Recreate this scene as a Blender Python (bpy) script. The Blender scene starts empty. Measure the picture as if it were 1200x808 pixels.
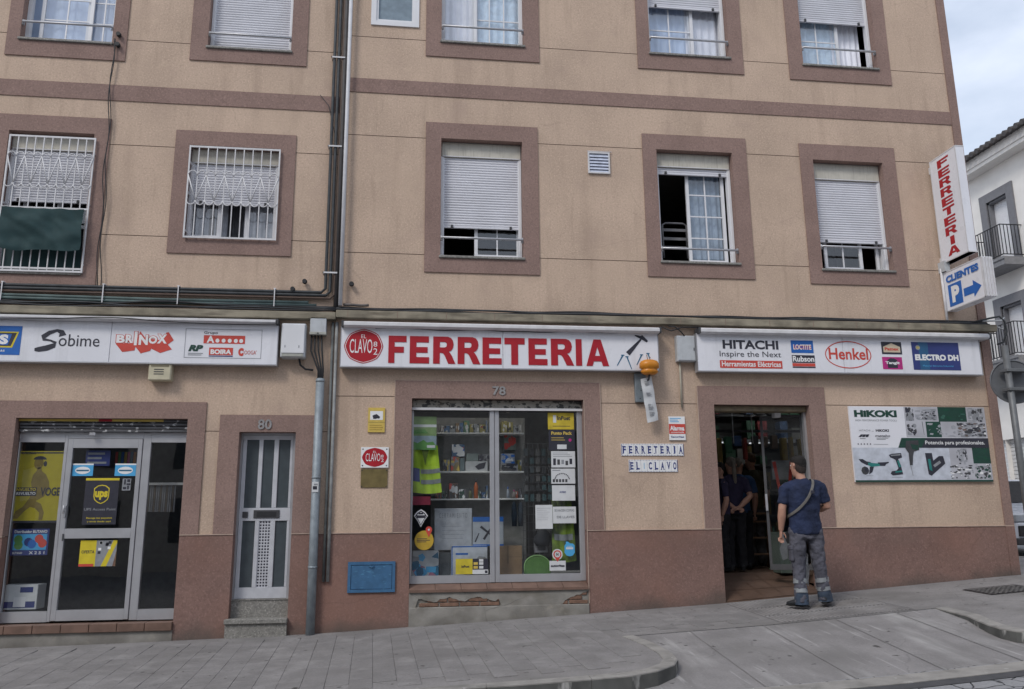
import bpy, bmesh, math, random
from math import radians as R, sin, cos, pi
from mathutils import Vector, Matrix, noise
from mathutils.geometry import tessellate_polygon
random.seed(7)
sc = bpy.context.scene
col = sc.collection

# ---------------------------------------------------------------- camera
cam = bpy.data.cameras.new('camera'); camo = bpy.data.objects.new('camera', cam); col.objects.link(camo)
camo.matrix_world = Matrix([[0.991806, -0.017691, -0.126522, 0.0], [-0.127407, -0.209727, -0.969424, -10.3], [-0.009385, 0.9776, -0.210262, 0.0], [0.0, 0.0, 0.0, 1.0]])
cam.sensor_width = 36; cam.lens = 28.800; cam.clip_start = .1; cam.clip_end = 3000
sc.camera = camo
# ---------------------------------------------------------------- world: thin bright cloud over a pale blue sky
SUN_EL, SUN_AZ = R(44), R(222)          # azimuth from +Y clockwise: light comes from behind the photographer
w = bpy.data.worlds.new('World'); sc.world = w; w.use_nodes = True
nt = w.node_tree; N = nt.nodes; L = nt.links; N.clear()
sky = N.new('ShaderNodeTexSky'); sky.sky_type = 'NISHITA'; sky.sun_disc = False
sky.sun_elevation = SUN_EL; sky.sun_rotation = SUN_AZ; sky.air_density = 1.4; sky.dust_density = 2.0
tc = N.new('ShaderNodeTexCoord'); mp = N.new('ShaderNodeMapping'); mp.inputs['Scale'].default_value = (1, 1, 2.4)
n1 = N.new('ShaderNodeTexNoise'); n1.inputs['Scale'].default_value = 4.5; n1.inputs['Detail'].default_value = 6; n1.inputs['Roughness'].default_value = .5
cr = N.new('ShaderNodeValToRGB'); cr.color_ramp.elements[0].position = .36; cr.color_ramp.elements[1].position = .66
cr.color_ramp.elements[0].color = (.5,)*3+(1,); cr.color_ramp.elements[1].color = (1,)*3+(1,)
mx = N.new('ShaderNodeMixRGB'); mx.inputs['Color2'].default_value = (6.2, 6.8, 8.0, 1)
bg = N.new('ShaderNodeBackground'); bg.inputs['Strength'].default_value = .1
out = N.new('ShaderNodeOutputWorld')
L.new(tc.outputs['Generated'], mp.inputs['Vector']); L.new(mp.outputs[0], n1.inputs['Vector']); L.new(n1.outputs['Fac'], cr.inputs[0])
L.new(cr.outputs[0], mx.inputs['Fac']); L.new(sky.outputs[0], mx.inputs['Color1']); L.new(mx.outputs[0], bg.inputs['Color']); L.new(bg.outputs[0], out.inputs[0])
# soft sun behind the cloud
sl = bpy.data.lights.new('sun', 'SUN'); sl.energy = 1.1; sl.angle = R(15); sl.color = (1, .96, .9)
so = bpy.data.objects.new('sun', sl); col.objects.link(so)
sd = Vector((sin(SUN_AZ)*cos(SUN_EL), cos(SUN_AZ)*cos(SUN_EL), sin(SUN_EL)))
so.rotation_euler = sd.to_track_quat('Z', 'Y').to_euler(); so.location = (0, -20, 20)
sc.view_settings.view_transform = 'Standard'; sc.view_settings.look = 'None'
sc.view_settings.exposure = .47; sc.view_settings.gamma = 1
sc.render.resolution_x = 1024; sc.render.resolution_y = 689

# ---------------------------------------------------------------- materials
MC = {}
def rgba(c): return (c[0], c[1], c[2], 1)
def mat(name, c, rough=.6, metal=0, var=.12, scale=12, bump=0, bscale=200, spec=.4, c2=None, stretch=None, speck=0, stain=None, coat=0, crack=0, gum=0, splash=0):
    if name in MC: return MC[name]
    m = bpy.data.materials.new(name); m.use_nodes = True; MC[name] = m
    n = m.node_tree.nodes; l = m.node_tree.links; b = n['Principled BSDF']
    b.inputs['Roughness'].default_value = rough; b.inputs['Metallic'].default_value = metal
    b.inputs['Specular IOR Level'].default_value = spec
    if coat: b.inputs['Coat Weight'].default_value = coat
    g = n.new('ShaderNodeNewGeometry'); src = g.outputs['Position']
    def noise_(s, det=3, st=None):
        v = src
        if st:
            q = n.new('ShaderNodeMapping'); q.inputs['Scale'].default_value = st; l.new(src, q.inputs[0]); v = q.outputs[0]
        t = n.new('ShaderNodeTexNoise'); t.inputs['Scale'].default_value = s; t.inputs['Detail'].default_value = det; l.new(v, t.inputs['Vector']); return t.outputs['Fac']
    def mixin(prev, fac_out, lo, hi, color, top):
        r = n.new('ShaderNodeMapRange'); r.inputs[1].default_value = lo; r.inputs[2].default_value = hi; r.inputs[4].default_value = top; l.new(fac_out, r.inputs[0])
        x = n.new('ShaderNodeMixRGB'); l.new(r.outputs[0], x.inputs[0]); l.new(prev, x.inputs[1]); x.inputs[2].default_value = rgba(color); return x.outputs[0]
    base = n.new('ShaderNodeRGB'); base.outputs[0].default_value = rgba(c); cur = base.outputs[0]
    dark = tuple(v*(1-var*2) for v in c) if c2 is None else c2
    cur = mixin(cur, noise_(scale, 4, stretch), .35, .7, dark, 1)
    if speck:
        cur = mixin(cur, noise_(38, 3), .50, .66, tuple(v*.58 for v in c), speck)
        cur = mixin(cur, noise_(52, 3), .53, .68, tuple(min(1, v*1.5) for v in c), speck)
    if stain:
        for (s, st, lo, hi, colr, top) in stain: cur = mixin(cur, noise_(s, 5, st), lo, hi, colr, top)
    def mth(op, a, b_=None, c_=None):
        t = n.new('ShaderNodeMath'); t.operation = op
        for k_, v_ in enumerate((a, b_, c_)):
            if v_ is None: continue
            if isinstance(v_, (int, float)): t.inputs[k_].default_value = v_
            else: l.new(v_, t.inputs[k_])
        return t.outputs[0]
    def over(prev, fac, color):
        x = n.new('ShaderNodeMixRGB'); l.new(fac, x.inputs[0]); l.new(prev, x.inputs[1]); x.inputs[2].default_value = rgba(color); return x.outputs[0]
    def ramp(v_, lo, hi, a, b_):
        r = n.new('ShaderNodeMapRange'); r.inputs[1].default_value = lo; r.inputs[2].default_value = hi; r.inputs[3].default_value = a; r.inputs[4].default_value = b_; l.new(v_, r.inputs[0]); return r.outputs[0]
    if crack:      # hairline cracks
        nz = n.new('ShaderNodeTexNoise'); nz.inputs['Scale'].default_value = 2.; nz.inputs['Detail'].default_value = 7; l.new(src, nz.inputs['Vector'])
        wv = n.new('ShaderNodeMixRGB'); wv.inputs[0].default_value = .16; l.new(src, wv.inputs[1]); l.new(nz.outputs['Color'], wv.inputs[2])
        vo = n.new('ShaderNodeTexVoronoi'); vo.feature = 'DISTANCE_TO_EDGE'; vo.inputs['Scale'].default_value = 1.1; l.new(wv.outputs[0], vo.inputs['Vector'])
        cur = over(cur, mth('MULTIPLY', ramp(vo.outputs['Distance'], .001, .006, crack, 0), ramp(noise_(.7, 2), .5, .58, 0, 1)), tuple(v*.3 for v in c))
    if gum:        # trodden gum and oil spots
        vo = n.new('ShaderNodeTexVoronoi'); vo.inputs['Scale'].default_value = 3.4; l.new(src, vo.inputs['Vector'])
        cur = over(cur, mth('MULTIPLY', ramp(vo.outputs['Distance'], .05, .085, gum, 0), ramp(noise_(1.3, 1), .48, .5, 0, 1)), tuple(v*.25 for v in c))
        vo = n.new('ShaderNodeTexVoronoi'); vo.inputs['Scale'].default_value = 6.1; l.new(src, vo.inputs['Vector'])
        cur = over(cur, mth('MULTIPLY', ramp(vo.outputs['Distance'], .03, .06, gum*.7, 0), ramp(noise_(1.9, 1), .55, .57, 0, 1)), tuple(min(1, v*1.5) for v in c))
    if splash:     # dirt splashed up from the pavement, ragged upper edge
        sp_ = n.new('ShaderNodeSeparateXYZ'); l.new(src, sp_.inputs[0]); X_, Z_ = sp_.outputs[0], sp_.outputs[2]
        gnd = mth('ADD', mth('MULTIPLY', mth('MULTIPLY', X_, X_), .0028), mth('MULTIPLY_ADD', X_, .035, -1.228)); h_ = mth('SUBTRACT', Z_, gnd)
        d_ = mth('SUBTRACT', mth('MULTIPLY', noise_(2.2, 6), .62), h_); cur = over(cur, ramp(d_, .15, .38, 0, splash), (.095, .085, .075))
    l.new(cur, b.inputs['Base Color'])
    if bump:
        bp = n.new('ShaderNodeBump'); bp.inputs['Strength'].default_value = min(1, bump); bp.inputs["Distance"].default_value = .004 if bscale > 30 else .02
        l.new(noise_(bscale, 3), bp.inputs['Height']); l.new(bp.outputs[0], b.inputs['Normal'])
    rr = n.new('ShaderNodeMapRange'); rr.inputs[3].default_value = max(.02, rough-.08); rr.inputs[4].default_value = min(1, rough+.1); l.new(noise_(9, 3), rr.inputs[0]); l.new(rr.outputs[0], b.inputs['Roughness'])
    return m
TAN = mat('tan_stucco', (.56, .422, .325), .9, var=.10, scale=1.1, bump=.9, bscale=70, spec=.15, speck=.34, crack=.16,
          stain=[(1.0, (3.5, 1, .45), .54, .74, (.34, .25, .19), .5), (.8, None, .5, .75, (.55, .415, .315), .6), (2.3, None, .55, .75, (.42, .31, .25), .5), (9, (1, 1, .12), .58, .8, (.30, .22, .165), .45), (6, None, .6, .75, (.60, .46, .35), .4)])
GROOVE = mat('groove_mortar', (.25, .18, .14), .95, bump=.4)
BRN = mat('brown_stucco', (.29, .198, .17), .9, var=.08, scale=2.2, bump=.8, bscale=120, spec=.15, speck=.4,
          stain=[(2.0, (2, 1, .6), .55, .8, (.21, .14, .12), .5)])
PLI = mat('plinth_stucco', (.24, .152, .13), .9, var=.1, scale=1.6, bump=.8, bscale=120, spec=.15, speck=.42, splash=.8, crack=.2,
          stain=[(1.7, (1, 1, 1.3), .55, .75, (.18, .125, .105), .5), (5, (1, 1, 2), .64, .8, (.13, .10, .085), .4), (.5, None, .5, .66, (.27, .145, .11), .5)])
MORT = mat('pale_mortar', (.5, .38, .31), .9)
LEDGE = mat('ledge_concrete', (.30, .265, .20), .9, var=.22, scale=5, bump=.6, stain=[(3, (1, 1, 6), .5, .72, (.12, .1, .075), .8)])
CONC = mat('old_concrete', (.29, .275, .25), .9, var=.14, scale=6, bump=.8, bscale=60, splash=.6, crack=.5, stain=[(2.5, (1, 1, 2), .5, .75, (.15, .135, .11), .8), (9, None, .6, .75, (.36, .33, .28), .6)])
PAVE = mat('paving_concrete', (.25, .238, .233), .85, gum=.8, crack=.35, var=.12, scale=3, bump=.5, bscale=90, spec=.25, speck=.25,
           stain=[(1.1, None, .48, .66, (.165, .157, .15), .7), (11, None, .66, .74, (.07, .065, .06), .8), (2.4, (1, 2, 1), .6, .76, (.30, .29, .275), .5)])
PAVERS = [mat('paver_%s' % k, c, .85, gum=.8, var=.1, scale=5, bump=.5, bscale=90, spec=.25, speck=.25,
           stain=[(1.2, None, .48, .66, (.165, .157, .152), .65), (3.5, None, .56, .7, (.31, .298, .29), .5), (12, None, .67, .75, (.06, .055, .05), .85)]) for k, c in
          (('grey', (.235, .224, .22)), ('pale', (.246, .235, .231)), ('dark', (.224, .214, .21)))]
RAMP = mat('ramp_concrete', (.255, .243, .24), .85, gum=.9, crack=.25, var=.12, scale=2.5, bump=.5, bscale=90, spec=.25, speck=.2,
           stain=[(1.6, (1.6, .4, 1), .56, .75, (.40, .39, .38), .8), (3.5, (2.2, .25, 1), .54, .68, (.19, .182, .178), .6), (5, (3, .3, 1), .62, .72, (.42, .41, .40), .55), (7, None, .68, .73, (.045, .042, .04), .9), (1, None, .5, .7, (.165, .158, .152), .6)])
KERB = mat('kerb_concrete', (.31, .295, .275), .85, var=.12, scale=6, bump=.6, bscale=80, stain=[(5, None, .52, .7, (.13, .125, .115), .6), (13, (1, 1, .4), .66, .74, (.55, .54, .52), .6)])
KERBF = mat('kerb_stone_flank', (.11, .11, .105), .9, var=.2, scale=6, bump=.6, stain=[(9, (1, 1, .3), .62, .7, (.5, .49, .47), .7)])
TERR = mat('terracotta_tile', (.18, .11, .083), .6, var=.15, scale=8, bump=.2)
FLOOR = mat('shop_floor_tile', (.13, .082, .06), .45, var=.16, scale=4, bump=.15)
GRAN = mat('grey_granite', (.25, .24, .22), .6, var=.15, scale=20, bump=.2, speck=.8)
BRICK = mat('orange_brick', (.23, .135, .095), .9, var=.2, scale=20, bump=.6)
ALU = mat('aluminium', (.50, .50, .52), .38, .55, var=.05, scale=6)
PVC = mat('white_pvc', (.72, .72, .74), .35, var=.04, scale=4)
PVCD = mat('weathered_white_paint', (.66, .65, .66), .5, var=.08, scale=9)
BOXB = mat('shutter_box_beige', (.55, .52, .45), .55, var=.1, scale=6, stain=[(9, (6, 1, .3), .55, .75, (.3, .27, .22), .7)])
SLAT = mat('shutter_slat_white', (.68, .68, .72), .45, var=.05, scale=3)
DSLAT = mat('rolled_shutter_steel', (.13, .13, .14), .5, .5, var=.2, scale=8, stain=[(16, (1, 1, 1), .58, .62, (.6, .6, .6), .8)])
SIGNW = mat('sign_white_acrylic', (.76, .76, .80), .28, var=.03, scale=2, stain=[(2, (5, 1, .4), .56, .8, (.55, .55, .57), .5)])
STEEL = mat('brushed_steel', (.5, .5, .52), .4, .6, var=.08, scale=14)
PIPEG = mat('galvanised_pipe', (.30, .34, .37), .55, .35, var=.14, scale=12, stain=[(7, (1, 1, .4), .55, .72, (.16, .17, .18), .7)])
BLK = mat('black_rubber', (.025, .025, .028), .6)
DGREY = mat('dark_grey_plastic', (.06, .06, .065), .6)
CAB = mat('cable_grey', (.055, .06, .065), .6, var=.2)
CABT = mat('conduit_green_grey', (.10, .145, .14), .6, var=.25, scale=4)
CABB = mat('brown_pipe', (.10, .065, .05), .6)
LGREY = mat('light_grey_enamel', (.50, .52, .54), .45, var=.08, scale=10, stain=[(8, (2, 1, .4), .55, .75, (.3, .3, .29), .5)])
BEIGE = mat('beige_plastic', (.55, .50, .36), .5, var=.08, scale=10)
RED = mat('sign_red', (.40, .014, .024), .4, var=.05)
REDL = mat('print_red', (.58, .07, .05), .5, var=.06)
WHT = mat('print_white', (.78, .78, .78), .5, var=.03)
PAPER = mat('white_paper', (.62, .63, .64), .7, var=.05)
INK = mat('print_ink', (.035, .035, .05), .5)
GINK = mat('print_grey', (.28, .29, .31), .6)
BLUE = mat('print_blue', (.02, .13, .45), .45, var=.06)
LBLUE = mat('print_sky_blue', (.08, .38, .68), .45, var=.06)
NAVY = mat('print_navy', (.035, .05, .20), .45, var=.1, scale=3)
TEAL = mat('print_teal', (.03, .14, .25), .45)
YEL = mat('print_yellow', (.65, .52, .03), .5, var=.06)
YELS = mat('warning_yellow', (.62, .45, .10), .5, var=.06)
ORG = mat('orange_plastic', (.60, .22, .015), .35, var=.1)
GRN = mat('print_dark_green', (.016, .060, .043), .5, var=.1)
GRN2 = mat('print_green', (.12, .30, .08), .5, var=.1)
MAG = mat('print_magenta', (.50, .03, .22), .5)
GOLD = mat('brass_plaque', (.22, .17, .07), .45, .4, var=.15)
BLUD = mat('blue_painted_steel', (.05, .14, .27), .5, var=.12, scale=12, stain=[(14, (1, 1, 3), .6, .75, (.12, .33, .5), .6)])
CLOTH = mat('dark_green_cloth', (.016, .045, .048), .8, var=.06)
CURT = mat('white_net_curtain', (.85, .86, .93), .8, var=.08, scale=4)
CURTB = mat('blue_grey_curtain', (.55, .66, .85), .8, var=.1, scale=3)
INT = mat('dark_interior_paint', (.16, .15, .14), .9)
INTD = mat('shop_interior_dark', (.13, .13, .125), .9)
SHELF = mat('shelf_white', (.70, .70, .68), .6)
ASPH = mat('road_asphalt', (.10, .10, .105), .9, var=.15, scale=3, bump=.9, bscale=60, speck=.4)
WCAR = mat('white_car_paint', (.62, .66, .74), .25, var=.02, coat=.6)
NWALL = mat('neighbour_white_render', (.84, .81, .77), .85, var=.05, scale=2, bump=.4)
NTRIM = mat('neighbour_grey_trim', (.20, .20, .215), .8, var=.06)
RTILE = mat('roof_tile', (.12, .11, .11), .8, var=.2)
IRON = mat('black_iron', (.02, .02, .025), .5)
CARD = mat('cardboard', (.26, .17, .10), .8, var=.08)
HIVIS = mat('hi_vis_yellow', (.42, .62, .03), .7, var=.1, scale=9)
REFL = mat('reflective_grey_tape', (.25, .265, .28), .4)
SKIN = mat('skin', (.42, .23, .165), .55, var=.1, scale=14)
HAIR = mat('dark_hair', (.012, .010, .009), .85, var=.1, scale=40, stretch=(4, 4, 1))
HAIRG = mat('grey_hair', (.20, .17, .14), .7, var=.25, scale=30, stretch=(6, 6, 1))
HAIRB = mat('brown_hair', (.10, .06, .035), .7, var=.25, scale=30)
SHIRT = mat('navy_tshirt', (.019, .029, .072), .9, var=.25, scale=7, bump=1, bscale=16)
SHIRT2 = mat('purple_navy_shirt', (.03, .024, .055), .85)
SHIRT3 = mat('blue_shirt', (.03, .07, .16), .85)
SHIRT4 = mat('dark_olive_shirt', (.06, .06, .035), .85)
TROU = mat('grey_work_trousers', (.10, .10, .125), .9, var=.2, scale=9, bump=1, bscale=20)
TROUB = mat('blue_grey_trouser_cuff', (.045, .065, .10), .85, var=.2, scale=11, bump=.5, bscale=50)
BTROU = mat('black_trousers', (.012, .012, .015), .85)
GTROU = mat('faded_grey_trousers', (.08, .08, .08), .85)
SHOE = mat('dark_work_shoe', (.03, .032, .036), .6, var=.2)
SOLE = mat('shoe_sole', (.012, .012, .012), .7)
STRAP = mat('beige_strap', (.145, .135, .125), .8)
WOOD = mat('pale_wood', (.20, .12, .07), .6)
def glass(name, tint=(1, 1, 1), k=1.5, rough=.01):
    m = bpy.data.materials.new(name); m.use_nodes = True; n = m.node_tree.nodes; l = m.node_tree.links; n.clear()
    o = n.new('ShaderNodeOutputMaterial'); t = n.new('ShaderNodeBsdfTransparent'); t.inputs[0].default_value = rgba(tint)
    g = n.new('ShaderNodeBsdfGlossy'); g.inputs['Roughness'].default_value = rough
    lw = n.new('ShaderNodeLayerWeight'); lw.inputs['Blend'].default_value = .5       # Schlick, the same from both sides of a thin pane
    pw_ = n.new('ShaderNodeMath'); pw_.operation = 'POWER'; pw_.inputs[1].default_value = 5; l.new(lw.outputs['Facing'], pw_.inputs[0])
    f = n.new('ShaderNodeMath'); f.operation = 'MULTIPLY_ADD'; f.inputs[1].default_value = .9; f.inputs[2].default_value = .043; l.new(pw_.outputs[0], f.inputs[0])
    q = n.new('ShaderNodeMath'); q.operation = 'MULTIPLY'; q.inputs[1].default_value = k; q.use_clamp = True
    x = n.new('ShaderNodeMixShader'); l.new(f.outputs[0], q.inputs[0]); l.new(q.outputs[0], x.inputs[0]); l.new(t.outputs[0], x.inputs[1]); l.new(g.outputs[0], x.inputs[2]); l.new(x.outputs[0], o.inputs[0])
    # slight waviness of the pane
    ge = n.new('ShaderNodeNewGeometry'); nz = n.new('ShaderNodeTexNoise'); nz.inputs['Scale'].default_value = 1.3; l.new(ge.outputs['Position'], nz.inputs['Vector'])
    b = n.new('ShaderNodeBump'); b.inputs['Strength'].default_value = .05; b.inputs['Distance'].default_value = .05; l.new(nz.outputs[0], b.inputs['Height']); l.new(b.outputs[0], g.inputs['Normal'])
    return m
GLS = glass('shop_glass', (.90, .92, .92), 2.3)
GLSD = glass('door_leaf_glass', (.96, .97, .97), .8)
GLSU = glass('window_glass', (.98, .99, 1), 3.)
GLST = glass('sky_facing_window_glass', (.98, .99, 1), 4.5)
FROST = mat('frosted_dark_glass', (.06, .075, .085), .35, var=.1, spec=.6)
LAMPM = bpy.data.materials.new('tube_light'); LAMPM.use_nodes = True
LAMPM.node_tree.nodes['Principled BSDF'].inputs['Emission Color'].default_value = (.9, .95, 1, 1)
LAMPM.node_tree.nodes['Principled BSDF'].inputs['Emission Strength'].default_value = .45
LAMPFILL = LAMPM.copy(); LAMPFILL.name = 'fill_tube_light'; LAMPFILL.node_tree.nodes['Principled BSDF'].inputs['Emission Strength'].default_value = 16.  # stronger tube for the unseen lamps added to fill the room

# ---------------------------------------------------------------- mesh builder
class MB:
    def __init__(s): s.v = []; s.f = []; s.m = []; s.mats = []; s.sm = []
    def mi(s, m):
        if m not in s.mats: s.mats.append(m)
        return s.mats.index(m)
    def add(s, vs, fs, m=None, smooth=False):
        o = len(s.v); s.v += [tuple(v) for v in vs]
        k = s.mi(m) if m else None
        for f in fs: s.f.append(tuple(i+o for i in f)); s.m.append(k); s.sm.append(smooth)
        return s
    def box(s, x0, y0, z0, x1, y1, z1, m=None, b=0):
        x0, x1 = sorted((x0, x1)); y0, y1 = sorted((y0, y1)); z0, z1 = sorted((z0, z1))
        if b:
            b = min(b, (x1-x0)*.45, (y1-y0)*.45, (z1-z0)*.45)
            bm = bmesh.new(); bmesh.ops.create_cube(bm, size=1)
            for v in bm.verts: v.co = Vector(((x0+x1)/2+v.co.x*(x1-x0), (y0+y1)/2+v.co.y*(y1-y0), (z0+z1)/2+v.co.z*(z1-z0)))
            bmesh.ops.bevel(bm, geom=bm.edges[:], offset=b, segments=1, affect='EDGES')
            bm.verts.index_update(); s.add([v.co[:] for v in bm.verts], [[v.index for v in f.verts] for f in bm.faces], m); bm.free(); return s
        vs = [(x, y, z) for x in (x0, x1) for y in (y0, y1) for z in (z0, z1)]
        return s.add(vs, [(0, 1, 3, 2), (4, 6, 7, 5), (0, 4, 5, 1), (2, 3, 7, 6), (0, 2, 6, 4), (1, 5, 7, 3)], m)
    def tube(s, pts, r, n=8, m=None, cap=True, smooth=True):
        pts = [Vector(p) for p in pts]; k = len(pts); rr = r if isinstance(r, (list, tuple)) else [r]*k
        vs = []; up = None
        for i, p in enumerate(pts):
            d = (pts[min(i+1, k-1)]-pts[max(i-1, 0)]).normalized()
            if up is None: up = Vector((0, 0, 1)) if abs(d.z) < .9 else Vector((1, 0, 0))
            a = d.cross(up); a.normalize(); b2 = a.cross(d).normalized(); up = b2
            ra = rr[i] if isinstance(rr[i], (list, tuple)) else (rr[i], rr[i])
            for j in range(n):
                t = 2*pi*j/n; vs.append(p+a*cos(t)*ra[0]+b2*sin(t)*ra[1])
        fs = [(i*n+j, i*n+(j+1) % n, (i+1)*n+(j+1) % n, (i+1)*n+j) for i in range(k-1) for j in range(n)]
        s.add(vs, fs, m, smooth)
        if cap: s.f += [tuple(len(s.v)-k*n+j for j in range(n))[::-1], tuple(len(s.v)-n+j for j in range(n))]; s.m += [s.mi(m) if m else None]*2; s.sm += [False]*2
        return s
    def loft(s, rings, n=16, m=None, smooth=True):
        """rings: (x, y, z, rx, ry) horizontal ellipses, bottom to top"""
        vs = []
        for (x, y, z, rx, ry) in rings:
            for j in range(n): t = 2*pi*j/n; vs.append((x+rx*cos(t), y+ry*sin(t), z))
        k = len(rings)
        fs = [(i*n+j, i*n+(j+1) % n, (i+1)*n+(j+1) % n, (i+1)*n+j) for i in range(k-1) for j in range(n)]
        fs += [tuple(range(n))[::-1], tuple((k-1)*n+j for j in range(n))]
        return s.add(vs, fs, m, smooth)
    def ball(s, c, r, n=12, m=None):
        rx, ry, rz = r if isinstance(r, (list, tuple)) else (r, r, r)
        rings = []
        for i in range(1, n): a = -pi/2+pi*i/n; rings.append((c[0], c[1], c[2]+rz*sin(a), rx*cos(a), ry*cos(a)))
        return s.loft(rings, n+4, m)
    def poly(s, outer, y0, y1=None, holes=(), m=None, axis='Y'):
        """polygon in XZ at depth y0 (faces -Y); with y1 > y0 it is a solid"""
        loops = [list(outer)]+[list(h) for h in holes]
        tri = tessellate_polygon([[Vector((p[0], p[1], 0)) for p in lp] for lp in loops])
        flat = [p for lp in loops for p in lp]
        fs = []
        for t in tri:
            a, b, c = (flat[i] for i in t)
            ar = (b[0]-a[0])*(c[1]-a[1])-(b[1]-a[1])*(c[0]-a[0])
            fs.append(tuple(t) if ar > 0 else tuple(t)[::-1])
        s.add([(p[0], y0, p[1]) for p in flat], fs, m)
        if y1 is not None:
            s.add([(p[0], y1, p[1]) for p in flat], [f[::-1] for f in fs], m)
            for lp in loops:
                k = len(lp); s.add([(p[0], y, p[1]) for y in (y0, y1) for p in lp], [(i, (i+1) % k, (i+1) % k+k, i+k) for i in range(k)], m)
        return s
    def text(s, txt, x0, z0, x1, z1, y, m, bold=0., shear=0., fit=True, stretch=True):
        vs, fs = text_geo(txt, bold, shear)
        if not vs: return s
        ax = min(v[0] for v in vs); bx = max(v[0] for v in vs); az = min(v[1] for v in vs); bz = max(v[1] for v in vs)
        sx = (x1-x0)/(bx-ax); sz = (z1-z0)/(bz-az)
        return s.add([(x0+(v[0]-ax)*sx, y, z0+(v[1]-az)*sz) for v in vs], fs, m)
    def mesh(s, name, default, origin):
        me = bpy.data.meshes.new(name)
        me.from_pydata([(v[0]-origin[0], v[1]-origin[1], v[2]-origin[2]) for v in s.v], [], s.f)
        mats = list(s.mats)
        if None in s.m:
            if default not in mats: mats.append(default)
        for m in mats: me.materials.append(m)
        di = mats.index(default) if default in mats else 0
        for p, k, q in zip(me.polygons, s.m, s.sm): p.material_index = di if k is None else k; p.use_smooth = q
        me.update(); return me
_tc = {}
def text_geo(txt, bold, shear):
    k = (txt, bold, shear)
    if k in _tc: return _tc[k]
    c = bpy.data.curves.new('lettering', 'FONT'); c.body = txt; c.offset = bold; c.shear = shear; c.resolution_u = 3; c.size = 1
    o = bpy.data.objects.new('lettering', c); me = bpy.data.meshes.new_from_object(o)
    r = ([(v.co.x, v.co.y) for v in me.vertices], [tuple(p.vertices) for p in me.polygons])
    bpy.data.objects.remove(o); bpy.data.curves.remove(c); bpy.data.meshes.remove(me); _tc[k] = r; return r

ORI = {}
def thing(name, label, cat, loc, group=None, kind=None):
    o = bpy.data.objects.new(name, None); o.empty_display_size = .1; col.objects.link(o); o.location = loc
    o['label'] = label; o['category'] = cat
    if group: o['group'] = group
    ORI[o] = tuple(loc); return o
def part(name, mb, m, parent, label=None, kind=None):
    me = mb.mesh(name, m, ORI[parent]); o = bpy.data.objects.new(name, me); col.objects.link(o); o.parent = parent; ORI[o] = ORI[parent]
    if label: o['label'] = label
    if kind: o['kind'] = kind
    return o
def solo(name, mb, m, label, cat, group=None):
    xs = [v[0] for v in mb.v]; ys = [v[1] for v in mb.v]; zs = [v[2] for v in mb.v]
    org = ((min(xs)+max(xs))/2, (min(ys)+max(ys))/2, min(zs))
    o = bpy.data.objects.new(name, mb.mesh(name, m, org)); col.objects.link(o); o.location = org; ORI[o] = org
    o['label'] = label; o['category'] = cat
    if group: o['group'] = group
    return o
def struct(name, mb, m, label=None):
    o = bpy.data.objects.new(name, mb.mesh(name, m, (0, 0, 0))); col.objects.link(o); o['kind'] = 'structure'; ORI[o] = (0, 0, 0)
    if label: o['label'] = label
    return o
def piece(name, me, parent, loc, rot=(0, 0, 0)):
    """one of many alike pieces sharing a mesh; loc in world"""
    o = bpy.data.objects.new(name, me); col.objects.link(o); o.parent = parent; g = ORI[parent]
    o.location = (loc[0]-g[0], loc[1]-g[1], loc[2]-g[2]); o.rotation_euler = rot; return o

# ---------------------------------------------------------------- ground heights
BX = [-4.45, -2.59, -1.0, .08, 2.26, 3.95, 8.03]; BZ = [-1.338, -1.306, -1.272, -1.223, -1.118, -1.040, -.764]
def base(x):
    if x <= BX[0]: return BZ[0]+(max(x, -30)-BX[0])*.017
    if x >= BX[-1]: return BZ[-1]+(min(x, 16)-BX[-1])*.05
    for i in range(6):
        if x <= BX[i+1]:
            t = (x-BX[i])/(BX[i+1]-BX[i]); return BZ[i]*(1-t)+BZ[i+1]*t
def bs(x): return (base(x-.35)+2*base(x)+base(x+.35))/4
def gz(x, y): return bs(x)+.03*max(-3.8, min(y, 0))
def roadz(x, y): return bs(x)+.03*max(-3.8, min(y, 0))-.13+.012*max(-9, min(0, y+3.8))
RX0, RX1, RY0, RY1 = 2.40, 5.62, -1.68, -3.62
def rampz(x, y):
    t = max(0, min(1, (RY0-y)/(RY0-RY1))); return gz(x, y)-.128*t

def grid_sheet(outline, zf, xs_step=.35, ys_step=.5, dz=0):
    bm = bmesh.new(); vs = [bm.verts.new((p[0], p[1], 0)) for p in outline]; bm.faces.new(vs)
    X = [p[0] for p in outline]; Y = [p[1] for p in outline]
    x = math.floor(min(X)/xs_step)*xs_step
    while x < max(X): bmesh.ops.bisect_plane(bm, geom=bm.verts[:]+bm.edges[:]+bm.faces[:], plane_co=(x, 0, 0), plane_no=(1, 0, 0)); x += xs_step
    y = math.floor(min(Y)/ys_step)*ys_step
    while y < max(Y): bmesh.ops.bisect_plane(bm, geom=bm.verts[:]+bm.edges[:]+bm.faces[:], plane_co=(0, y, 0), plane_no=(0, 1, 0)); y += ys_step
    for v in bm.verts: v.co.z = zf(v.co.x, v.co.y)+dz
    bmesh.ops.triangulate(bm, faces=bm.faces[:]); bmesh.ops.recalc_face_normals(bm, faces=bm.faces[:])
    for f in bm.faces:
        if f.normal.z < 0: f.normal_flip()
    bm.verts.index_update(); r = ([v.co[:] for v in bm.verts], [[v.index for v in f.verts] for f in bm.faces]); bm.free(); return r
def densify(path, step=.1):
    o = []
    for a, b in zip(path, path[1:]):
        k = max(1, int(math.dist(a, b)/step)); o += [(a[0]+(b[0]-a[0])*i/k, a[1]+(b[1]-a[1])*i/k) for i in range(k)]
    return o+[path[-1]]

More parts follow.
